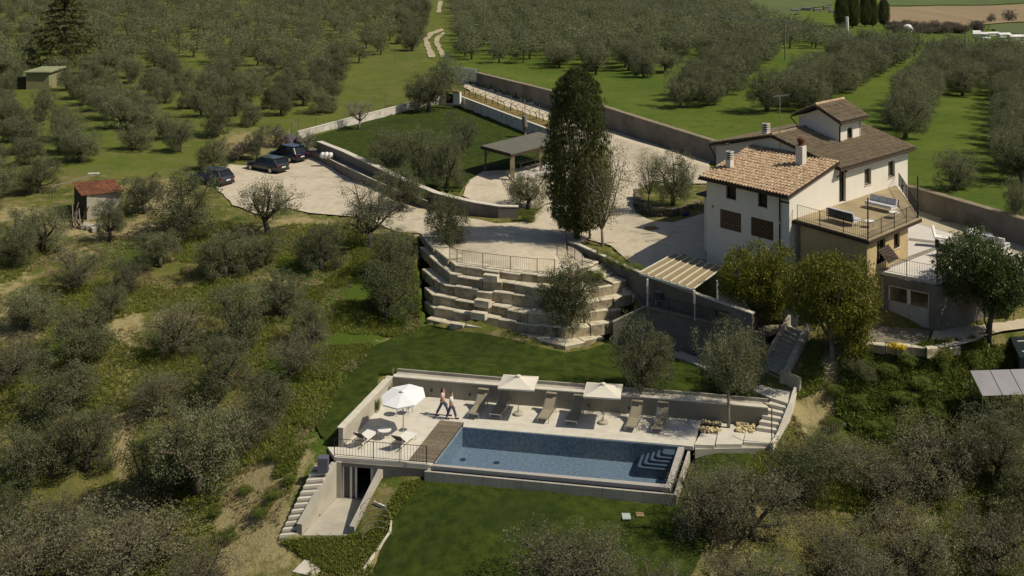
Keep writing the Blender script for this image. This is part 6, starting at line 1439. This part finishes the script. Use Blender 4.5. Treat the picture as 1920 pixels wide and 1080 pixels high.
# ------------------------------------------------------------------ people
def person(c, rz, label, top, hips, hair_r, ph, scale=1.0, m_over=None):
    rt = root('person', c + V(0, 0, .004), label, 'person', None, rz); rt.scale = (scale,) * 3
    def skin(name, verts, edges, rad, m, rt_, rootv=0, sub=2):
        me = bpy.data.meshes.new(name); me.from_pydata(verts, edges, []); o = link(name, me, rt_); md = o.modifiers.new('skin', 'SKIN'); md.use_smooth_shade = True
        if not me.skin_vertices: me.attributes
        for i, r in enumerate(rad): 
            sv = me.skin_vertices[0].data[i]; sv.radius = r if isinstance(r, tuple) else (r, r)
        me.skin_vertices[0].data[rootv].use_root = True
        s = o.modifiers.new('sub', 'SUBSURF'); s.levels = sub; s.render_levels = sub; me.materials.append(m); return o
    st = .30 * ph       # stride; x is forward
    Vv = [(0, 0, .92), (0, 0, 1.12), (.01, 0, 1.33), (.02, 0, 1.44), (.03, 0, 1.55), (.045, 0, 1.64)]; E = [(0, 1), (1, 2), (2, 3), (3, 4), (4, 5)]; Rr = [(.14, .11), (.12, .09), (.15, .10), (.055, .055), (.075, .085), (.07, .08)]
    fin = []
    for s in (-1, 1):
        i0 = len(Vv); x = st * s
        Vv += [(.0, s * .09, .86), (x * .55 + .03, s * .10, .48), (x, s * .10, .09), (x + .13, s * .11, .035)]; E += [(0, i0), (i0, i0 + 1), (i0 + 1, i0 + 2), (i0 + 2, i0 + 3)]; Rr += [(.09, .09), (.06, .06), (.042, .042), (.035, .03)]
        i1 = len(Vv); x = -st * s * .8
        Vv += [(.01, s * .17, 1.38), (x * .35, s * .22, 1.12), (x * .9 + .05, s * .21, .90), (x + .07, s * .21, .83)]; E += [(2, i1), (i1, i1 + 1), (i1 + 1, i1 + 2), (i1 + 2, i1 + 3)]; Rr += [(.05, .05), (.04, .04), (.028, .028), (.035, .018)]
        for k, (dx, L) in enumerate(((-.028, .065), (-.010, .08), (.010, .078), (.028, .06))):
            j = len(Vv); Vv += [(x + .07 + dx, s * .21, .79), (x + .075 + dx, s * .20, .79 - L)]; E += [(i1 + 3, j), (j, j + 1)]; Rr += [(.009, .009), (.008, .008)]
        j = len(Vv); Vv += [(x + .12, s * .20, .83), (x + .135, s * .195, .79)]; E += [(i1 + 3, j), (j, j + 1)]; Rr += [(.01, .01), (.009, .009)]
    body = skin('body', Vv, E, Rr, m_skin, rt)
    tv = [(0, 0, .95), (0, 0, .88)]; te = [(0, 1)]; tr_ = [(.15, .12), (.15, .12)]
    for s in (-1, 1):
        i0 = len(tv); x = st * s; tv += [(0, s * .09, .82), (x * .55 + .03, s * .10, .48), (x * .97, s * .10, .12)]; te += [(1, i0), (i0, i0 + 1), (i0 + 1, i0 + 2)]; tr_ += [(.105, .105), (.085, .085), (.085, .085)]
    skin('trousers', tv, te, tr_, m_jean, rt)
    tv = [(0, 0, .98), (0, 0, 1.15), (.01, 0, 1.34), (.012, 0, 1.42)]; te = [(0, 1), (1, 2), (2, 3)]; tr_ = [(.145, .115), (.135, .105), (.165, .115), (.08, .07)]
    for s in (-1, 1): i0 = len(tv); x = -st * s * .8; tv += [(.01, s * .175, 1.37), (x * .3, s * .215, 1.18)]; te += [(2, i0), (i0, i0 + 1)]; tr_ += [(.065, .065), (.058, .058)]
    skin('top', tv, te, tr_, top, rt)
    if m_over: skin('jacket_at_waist', [(-.01, 0, 1.06), (-.02, 0, .92), (-.03, 0, .76)], [(0, 1), (1, 2)], [(.15, .12), (.17, .14), (.15, .13)], m_over, rt)
    hv = [(.03, 0, 1.66), (-.02, 0, 1.62)]; he = [(0, 1)]; hr = [(.085, .09), (.085, .09)]
    if hair_r == 'long': hv += [(-.06, 0, 1.50), (-.08, 0, 1.38)]; he += [(1, 2), (2, 3)]; hr += [(.06, .08), (.035, .05)]
    else: hv += [(-.10, 0, 1.70)]; he += [(1, 2)]; hr += [(.045, .045)]
    skin('hair', hv, he, hr, m_hair, rt)
    for s in (-1, 1):
        mb = MB(); x = st * s; mb.box((x + .06, s * .105, .035), (.25, .09, .07)); local('shoe', mb, m_blk, rt)
        mb = MB(); mb.box((.118, s * .03, 1.615), (.01, .025, .012)); local('eye', mb, m_blk, rt)
        mb = MB(); mb.box((.04, s * .078, 1.60), (.035, .015, .05)); local('ear', mb, m_skin, rt)
    mb = MB(); mb.bar(V(.112, 0, 1.605), V(.135, 0, 1.585), .02); local('nose', mb, m_skin, rt); mb = MB(); mb.box((.112, 0, 1.555), (.01, .04, .01)); local('mouth', mb, m_red, rt)
person(D(830, 779), -.35, 'woman in a pale pink top with black cloth at her waist, walking behind her companion', m_pink, m_jean, 'long', 1.25, .95, m_blk)
person(D(846, 785.5), -.30, 'woman in a white top and blue jeans with dark tied hair, nearer the pool', m_wht, m_jean, 'bun', .95, .93)

# ------------------------------------------------------------------ cars
def car(c, rz, label, paint, L=4.4, Wd=1.8, Hh=1.55, wagon=True):
    rt = root('parked_car', c, label, 'car', 'cars parked along the gravel', rz); w = Wd / 2
    st = [(-L / 2, .80, .42, .82), (-L / 2 + .12, .93, .28, .96), (-L * .36, 1, .22, .98), (-L * .1, 1, .2, .97), (L * .18, 1, .2, .96), (L * .30, .98, .22, .90), (L * .44, .92, .25, .80), (L / 2, .78, .36, .66)]
    vv = []; n = 10
    for x, k, zl, zh in st:
        a = w * k; vv += [(x, -a * .8, zl), (x, -a * .98, zl + .12), (x, -a, zl + (zh - zl) * .55), (x, -a * .94, zh - .06), (x, -a * .80, zh), (x, a * .80, zh), (x, a * .94, zh - .06), (x, a, zl + (zh - zl) * .55), (x, a * .98, zl + .12), (x, a * .8, zl)]
    ff = [(i * n + j, i * n + (j + 1) % n, (i + 1) * n + (j + 1) % n, (i + 1) * n + j) for i in range(len(st) - 1) for j in range(n)] + [tuple(range(n))[::-1], tuple(range((len(st) - 1) * n, len(st) * n))]
    mb = MB(); mb.poly(vv, ff); mb.smooth = True; local('body', mb, paint, rt)
    xb0, xb1, xt0, xt1 = (-L * .465, L * .24, -L * .36, L * .06); zb_, zt_ = .93, Hh - .05; a, b = w * .88, w * .70
    mb = MB(); mb.poly([(xb0, -a, zb_), (xb1, -a, zb_), (xb1, a, zb_), (xb0, a, zb_), (xt0, -b, zt_), (xt1, -b, zt_), (xt1, b, zt_), (xt0, b, zt_)], [(0, 1, 5, 4), (1, 2, 6, 5), (2, 3, 7, 6), (3, 0, 4, 7), (4, 5, 6, 7)]); local('windows', mb, m_glass, rt)
    mb = MB(); mb.prism([(xt0 - .12, -b - .02), (xt0 - .02, -b - .05), (xt1 + .02, -b - .04), (xt1 + .12, 0), (xt1 + .02, b + .04), (xt0 - .02, b + .05), (xt0 - .12, b + .02)], zt_, zt_ + .06); local('roof', mb, paint, rt)
    for s in (-1, 1):
        for (p, q) in (((xb0, s * a, zb_), (xt0, s * b, zt_)), ((xb1, s * a, zb_), (xt1, s * b, zt_)), ((-L * .08, s * a, zb_), (-L * .08, s * b, zt_))): mb = MB(); mb.bar(V(*p), V(*q), .07); local('pillar', mb, paint, rt)
        for x in (-L * .29, L * .31):
            mb = MB(); mb.tube([V(x, s * (w - .2), .33), V(x, s * (w + .01), .33)], .33, 16); wlh = local('wheel', mb, m_tyre, rt)
            mb = MB(); mb.tube([V(x, s * (w - .0), .33), V(x, s * (w + .02), .33)], .20, 12); local('rim', mb, m_metal, wlh)
        mb = MB(); mb.box((-L / 2 + .07, s * w * .72, .80), (.12, .34, .16)); local('tail_light', mb, m_red, rt)
        mb = MB(); mb.box((L / 2 - .10, s * w * .66, .62), (.14, .32, .12)); local('headlight', mb, m_light, rt)
        mb = MB(); mb.box((L * .16, s * (w + .08), .98), (.14, .18, .12)); local('wing_mirror', mb, paint, rt)
    mb = MB(); mb.box((-L / 2 - .01, 0, .62), (.03, .5, .12)); local('number_plate', mb, m_plate, rt)
    mb = MB(); mb.box((-L / 2 + .06, 0, .36), (.14, w * 1.7, .2)); local('bumper', mb, m_black, rt)
    mb = MB(); mb.box((0, 0, .32), (L * .86, Wd * .88, .24)); local('chassis', mb, m_tyre, rt)
pn1 = mat('navy_paint', (.006, .006, .022), rough=.25, coat=.8); pn2 = mat('grey_green_paint', (.030, .034, .036), rough=.3, coat=.8, metal=.3); pn3 = mat('slate_blue_paint', (.030, .034, .050), rough=.3, coat=.8, metal=.3)
car(P(540, 300, 4.55), math.radians(143), 'dark navy car nearest the white court wall', pn1, 4.3, 1.85, 1.62)
car(P(501, 320, 4.55), math.radians(146), 'middle parked car, dark grey-green saloon', pn2, 4.5, 1.82, 1.45)
car(P(396, 344, 4.5), math.radians(146), 'slate grey-blue car at the left end, half hidden by an olive', pn3, 4.6, 1.85, 1.5)

# ------------------------------------------------------------------ terrace and patio furniture
def sofa(p, d, L, label, lattice, name='garden_sofa', group=None, depth=.85):
    """back runs from p along d; seat on the left side"""
    rz = math.atan2(d.y, d.x); rt = root(name, p + V(0, 0, .01), label, 'sofa', group, rz)
    mb = MB(); mb.box((L / 2, depth / 2, .3), (L, depth, .08)); local('frame', mb, m_white, rt)
    for x in (.06, L - .06):
        for y in (.06, depth - .06): mb = MB(); mb.bar(V(x, y, 0), V(x, y, .28), .05); local('leg', mb, m_white, rt)
    n = max(1, round(L / .8))
    for i in range(n):
        mb = MB(); mb.box(((i + .5) * L / n, depth / 2 + .05, .41), (L / n - .03, depth - .1, .14)); local('seat_cushion', mb, m_lilac, rt)
        mb = MB(); mb.bar(V((i + .5) * L / n, .17, .48), V((i + .5) * L / n, .07, .88), L / n - .04, .15); local('back_cushion', mb, m_lilac, rt)
    if lattice:
        k = int(L / .14)
        for i in range(k + 1): mb = MB(); mb.bar(V(i * L / k, -.01, .3), V(i * L / k, -.05, .84), .04); local('back_strap', mb, m_black, rt)
        for i in range(5): mb = MB(); z = .34 + i * .115; mb.bar(V(0, -.06, z), V(L, -.06, z), .04); local('back_strap', mb, m_black, rt)
    return rt
ta = K0; td = (K1 - K0).normalized()
sofa(P(1551, 413, 8.93), Vector((P(1599, 426, 8.93) - P(1551, 413, 8.93))), (P(1599, 426, 8.93) - P(1551, 413, 8.93)).length, 'sofa with a dark woven lattice back, facing away, on the roof terrace', True, depth=.8)
q0, q1 = P(1690, 403, 8.93), P(1626, 389, 8.93)
q0, q1 = P(1632, 386, 8.93), P(1684, 398, 8.93)
rtq = sofa(q1, Vector(q0 - q1), (q1 - q0).length * .95, 'white cushioned sofa facing the camera on the roof terrace by the house wall', True, depth=.8)
def place_tab(x, y, z, r, h, lb): return round_table(P(x, y, z), r, h, lb, m_white, 'small round white tables on the roof terrace')
place_tab(1631, 426, 8.935, .33, .42, 'small round white table at the front corner of the roof terrace')
place_tab(1677, 409, 8.935, .36, .42, 'small round white table in front of the white cushioned sofa')
sofa(P(1757, 479, 6.51), Vector((P(1783, 485, 6.51) - P(1757, 479, 6.51))), (P(1783, 485, 6.51) - P(1757, 479, 6.51)).length * 1.05, 'armchair with dark woven lattice back on the pale upper patio', True, 'garden_armchair')
side = side_chair(P(1764, 462, 6.51), -.5, 'white high-backed chair on the pale patio beside the lamp pole', m_white); side.scale = (1.6, 1.6, 1.5)
sofa(P(1842, 446, 6.51), Vector((P(1806, 455, 6.51) - P(1842, 446, 6.51))), 1.9, 'white sofa behind the round-headed tree on the upper patio', False)
sofa(P(1838, 463, 6.51), Vector((P(1870, 470, 6.51) - P(1838, 463, 6.51))), 1.7, 'white sofa partly hidden by the round-headed tree crown', False)
side_chair(P(1240, 562, 3.21), .3, 'dark chair at the left end under the pergola', m_blk, group=None).scale = (1.3, 1.3, 1.3)
sofa(P(1228, 571, 3.21), V(1, -.25, 0), 2.0, 'long pale sofa in the shade under the slatted pergola', True)
round_table(P(1300, 588, 3.21), .6, .45, 'low wide table under the front edge of the pergola', m_wood)
round_table(P(1366, 612, 3.21), .42, .7, 'small round metal table on the lower patio right of the pergola', m_metal)
side_chair(P(1384, 616, 3.21), 2.8, 'metal chair right of the small round table on the lower patio', m_metal); side_chair(P(1350, 609, 3.21), 0, 'metal chair left of the small round table on the lower patio', m_metal)

# ------------------------------------------------------------------ sheds, frames, panels
sd_ = root('rust_roof_shed', P(163, 411, 4.2), 'small shed with a rusty sheet roof and pale front wall', 'shed')
FL, FR, BL = P(163, 411, 4.2), P(228, 402, 4.2), P(139, 397, 4.2); BR = FR + (BL - FL); zf0, zf1 = 6.15, 6.5
mb = MB(); strip(mb, [FL, FR], 3.8, zf0, .12); part('front_wall', mb, m_conc, sd_)
mb = MB(); dd = (BL - FL).normalized() * .13; strip(mb, [BL, FL + dd], 3.8, [zf1 - .01, zf0], .1); part('side_wall', mb, m_brown, sd_)
mb = MB(); strip(mb, [FR + dd, BR], 3.8, [zf0, zf1 - .01], .12); part('side_wall', mb, m_conc, sd_)
mb = MB(); n = 9
rl0, rl1, rr0, rr1 = FL + V(-.35, -.3, 0), BL + V(-.35, .4, 0), FR + V(.35, -.25, 0), BR + V(.35, .4, 0)
for i in range(n):
    a0, a1 = rl0.lerp(rr0, i / n), rl0.lerp(rr0, (i + .97) / n); b0, b1 = rl1.lerp(rr1, i / n), rl1.lerp(rr1, (i + .97) / n); dz = .025 * (i % 2)
    mb = MB(); mb.prism([a0, a1, b1, b0], [zf0 + .05 + dz, zf0 + .05 + dz, zf1 + .05 + dz, zf1 + .05 + dz], [zf0 + .08 + dz, zf0 + .08 + dz, zf1 + .08 + dz, zf1 + .08 + dz]); part('roof_sheet', mb, m_rust, sd_)
rj = random.Random(3); jr = root('junk_pile', P(150, 425, 4.2), 'heap of planks, poles and pale rubble in front of the rust-roofed shed', 'junk pile')
for i in range(16):
    c = PT(140 + rj.uniform(-6, 18), 424 + rj.uniform(-8, 8)); a = rj.uniform(0, 3); mb = MB(); mb.bar(c + V(0, 0, .1), c + V(math.cos(a) * .5, math.sin(a) * .4, rj.uniform(.5, 1.7)), .07); part('pole', mb, rj.choice([m_wood, m_barkl, m_brown]), jr)
for i in range(8):
    c = PT(172 + rj.uniform(-22, 20), 428 + rj.uniform(-5, 6)); mb = MB(); mb.box(c + V(0, 0, .15), (rj.uniform(.4, 1), rj.uniform(.3, .6), .3), rz=rj.uniform(0, 3)); part('rubble_block', mb, m_conc, jr)
rp = root('red_scrap', PT(42, 472), 'rusty red scrap metal lying among olives at the left edge', 'scrap')
for i in range(4): c = PT(35 + i * 8, 470 + (i % 2) * 3); mb = MB(); mb.box(c + V(0, 0, .35), (.9, .4, .25), rz=i * .8, M=Matrix.Rotation(.5, 3, 'X')); part('sheet', mb, m_rust, rp)
fr2 = root('pipe_frame', PT(94, 372), 'long pale pipe frame behind the rust-roofed shed', 'frame')
a, b = PT(95, 374), PT(182, 350); ht = 1.1; a2, b2_ = a + V(0, 0, ht), b + V(0, 0, ht)
for p, q in ((a, a2), (a2, b2_), (b, b2_), (a + V(0, .6, 0), a2 + V(0, .6, 0)), (a2 + V(0, .6, 0), b2_ + V(0, .6, 0)), (b + V(0, .6, 0), b2_ + V(0, .6, 0))): mb = MB(); mb.tube([p, q], .03, 6); part('pipe', mb, m_barkl, fr2)
mb = MB(); mb.bar(b2_ + V(-.9, .2, .05), b2_ + V(.1, .2, .08), .3, .08); part('white_lid', mb, m_white, fr2)
ga_ = root('green_shed', PT(48, 168), 'small green rendered shed with a flat roof half hidden by olives', 'shed')
g0_, g1_, g2_ = PT(49, 168), PT(92, 168), PT(84, 161)
c = g0_; mb = MB(); pts = [c, c + V(3.1, .2, 0), c + V(3.8, 3.2, 0), c + V(.7, 3.0, 0)]; mb.prism(pts, c.z - .3, c.z + 2.35); part('walls', mb, m_twall, ga_)
mb = MB(); pts = [c + V(-.3, -.3, 0), c + V(3.4, -.1, 0), c + V(4.3, 3.5, 0), c + V(.9, 3.3, 0)]; mb.prism(pts, [c.z + 2.36, c.z + 2.36, c.z + 2.7, c.z + 2.7], [c.z + 2.52, c.z + 2.52, c.z + 2.86, c.z + 2.86]); part('roof', mb, m_gren, ga_)
mb = MB(); mb.box(c + V(-.75, .6, .9), (1.2, .9, 1.6)); mb2 = part('lean_to', mb, m_black, ga_)
sp = root('solar_array', P(1830, 760, 1.2), 'tilted row of pale grey solar panels at the right edge', 'solar panels')
for i in range(4):
    x0, x1 = 1819 + 37.5 * i, 1855 + 37.5 * i; y0, y1 = 695 - 1.2 * i, 693.8 - 1.2 * i
    TLp, TRp = P(x0, y0, 3.0), P(x1, y1, 3.0); dn = V(.22, -1.25, -.95); mb = MB(); v4 = [TLp, TRp, TRp + dn, TLp + dn]
    nrm = (v4[1] - v4[0]).cross(v4[3] - v4[0]).normalized(); nrm = nrm if nrm.z > 0 else -nrm
    mb.poly(v4 + [p - nrm * .05 for p in v4], [(0, 3, 2, 1), (4, 5, 6, 7), (0, 1, 5, 4), (1, 2, 6, 5), (2, 3, 7, 6), (3, 0, 4, 7)]); part('panel', mb, m_solar, sp)
    mb = MB(); mb.bar(v4[3] - nrm * .05, V(v4[3].x, v4[3].y, .9), .06); mb.bar(v4[0] - nrm * .05, V(v4[0].x, v4[0].y, .9), .06); part('strut', mb, m_metal, sp)
tc = root('dark_cover', P(1915, 655, 2.6), 'dark blue-green covered tank with pale straps at the right edge', 'tank cover')
mb = MB(); q = [P(1893, 622, 3.4), P(1975, 618, 3.4), P(1985, 662, 3.4), P(1912, 664, 3.4)]; mb.prism(q, 2.2, 3.2); part('cover', mb, mat('dark_teal_sheet', (.012, .022, .024), rough=.5), tc)
for t in (.3, .75): mb = MB(); a = q[0].lerp(q[3], t); b = q[1].lerp(q[2], t); mb.bar(V(a.x + .3, a.y, 3.22), V(b.x, b.y, 3.22), .08, .03); part('strap', mb, m_white, tc)
# tall pale pole leaning by the round-headed tree
mb = MB(); c = PT(1857, 640); mb.tube([PT(1861, 648), c + V(-.25, .3, 1.2), c + V(-.2, .3, 2.4), c + V(-.35, .3, 3.0)], [.06, .055, .05, .03], 6); single('pale_stem', mb, m_barkl, 'pale bare stem leaning beside the trunk of the round-headed tree', 'stem')
# poles, wires
def upole(x, y, h, m, lb, r=.12):
    p = PT(x, y); mb = MB(); mb.tube([p, p + V(0, 0, h)], [r, r * .7], 7); single('utility_pole', mb, m, lb, 'pole'); return p + V(0, 0, h)
w1 = upole(1472, 112, 6.2, m_barkl, 'thin pole carrying the overhead wire in the meadow left of the house rows')
upole(907, 85, 9, m_wood, 'tall thin dark pole standing among the orchard right of the dirt track')
upole(783, 22, 8, m_white, 'white pole at the top edge left of the dirt track'); upole(1810, 128, 5.5, m_barkl, 'thin grey pole in the far right orchard')
p = upole(1588, 62, 3.4, m_white, 'short white pole in front of the far cypress clump', .45)
wf = P(1120, -12, 13.0); we = P(1960, 128, 11.0)
for a, b, lb in ((wf, w1, 'overhead wire running from the top edge to the meadow pole'), (w1, we, 'overhead wire running from the meadow pole to the right edge')):
    mb = MB(); pts = [a.lerp(b, t / 12) - V(0, 0, 1.2 * math.sin(math.pi * t / 12)) for t in range(13)]; mb.tube(pts, .035, 4); single('overhead_wire', mb, m_metal, lb, 'wire')
rs_p = random.Random(2)
for i, (x, y) in enumerate(((547, 262), (560, 255), (592, 246), (655, 226), (722, 205), (770, 192), (740, 120), (752, 60))):
    p = PT(x, y); mb = MB(); mb.bar(p, p + V(0, 0, 2.0), .07); single('fence_post', mb, m_barkl, 'thin fence post in the grass beyond the white court wall', 'post', 'fence posts beyond the court')

# ------------------------------------------------------------------ far valley
def far_sheet(name, pts, m): return sheet(name, PTs(pts), m, amp=2, step=30, grid=12, lift=.5, lower=False)
far_sheet('brown_field', [(1655, 48), (1655, 14), (1760, 12), (1940, 6), (1940, 42), (1860, 46), (1760, 50)], m_fbrown)
far_sheet('green_field', [(1380, 22), (1380, -8), (1560, -8), (1560, 10), (1500, 20)], m_fgreen)
far_sheet('green_field', [(1655, 12), (1655, -8), (1940, -8), (1940, 4), (1760, 10)], m_fgreen)
far_sheet('green_field', [(1860, 66), (1855, 48), (1940, 44), (1940, 68)], m_fgreen)
rf = random.Random(8)
for i in range(46):
    x = 1668 + rf.uniform(0, 190) * rf.uniform(.6, 1); y = 57 + rf.uniform(-4, 7); T('twigshrub', x, y, rf.uniform(18, 34), rf.uniform(12, 22), 'bare brownish far tree along the lower edge of the brown field', 'bare_field_tree', 'tree', 'bare trees below the brown field')
for x, y, w_, h_ in ((1893, 40, 30, 24), (1858, 42, 20, 18)): T('twigshrub', x, y, w_, h_, 'rounded bare tree standing out at the edge of the brown field', 'bare_field_tree', 'tree', 'rounded bare field trees')
def house_box(x, y, wpx, hpx, m, roofm, lb, name, cat, group, flat=True):
    p = PT(x, y); s = F / p.y; w, h = wpx / s, hpx / s; r_ = root(name, p, lb, cat, group, rf.uniform(-.3, .3)); mb = MB(); mb.box((0, 0, h / 2 - .5), (w, w * .5, h + 1)); local('walls', mb, m, r_)
    mb = MB(); a = h; mb.poly([(-w * .53, -w * .28, a), (w * .53, -w * .28, a), (w * .53, w * .28, a), (-w * .53, w * .28, a), (-w * .53, 0, a + w * .12), (w * .53, 0, a + w * .12)], [(0, 1, 5, 4), (2, 3, 4, 5), (0, 4, 3), (1, 2, 5), (0, 3, 2, 1)]); local('roof', mb, roofm, r_)
for i, (x, y, w_, h_) in enumerate(((1838, 68, 26, 5), (1862, 67, 20, 5), (1882, 70, 24, 6), (1906, 73, 30, 5), (1848, 75, 16, 4), (1890, 80, 18, 4), (1920, 84, 20, 5), (1830, 62, 16, 3))):
    house_box(x, y, w_, h_, m_white, m_white, 'low white far building in the cluster at the right edge', 'white_far_building', 'building', 'white buildings at the far right')
for i, (x, y, w_, h_) in enumerate(((1490, 22, 14, 4), (1512, 20, 16, 5), (1532, 22, 14, 5), (1550, 19, 12, 6), (1560, 24, 10, 4))):
    house_box(x, y, w_, h_, mat('grey_far_wall', (.18, .17, .17)), mat('grey_far_roof', (.12, .11, .11)), 'small grey far house beside the dark cypress clump', 'far_house', 'house', 'far houses left of the cypress clump')
dm = root('white_dome', PT(1702, 60), 'small white dome among the far olives below the brown field', 'dome'); mb = MB(); mb.smooth = True; mb.lathe((0, 0, 0), [(1.3, 0), (1.3, .5), (1.0, 1.2), (.5, 1.6), (.02, 1.75)], 14); local('shell', mb, m_white, dm)
mb = MB(); a, b = PT(1738, 90), PT(1800, 98); strip(mb, [a, b], a.z, a.z + .9, .3); single('far_low_wall', mb, m_cap, 'low pale wall among the far right orchard', 'wall')
mb = MB(); a, b = PT(1830, 104), PT(1950, 116); strip(mb, [a, b], a.z, a.z + .9, .3); single('far_low_wall', mb, m_cap, 'low pale wall at the far right edge of the orchard', 'wall')
for x, y, w_, lb in ((345, 8, 26, 'pale far building at the top edge left of centre'), (410, 12, 18, 'small ochre far building at the top edge'), (545, 6, 24, 'pale far house top edge above the left orchard')):
    house_box(x, y, w_, 9, m_yellow if 'ochre' in lb else m_plaster, m_terrad, lb, 'far_building', 'building', None)
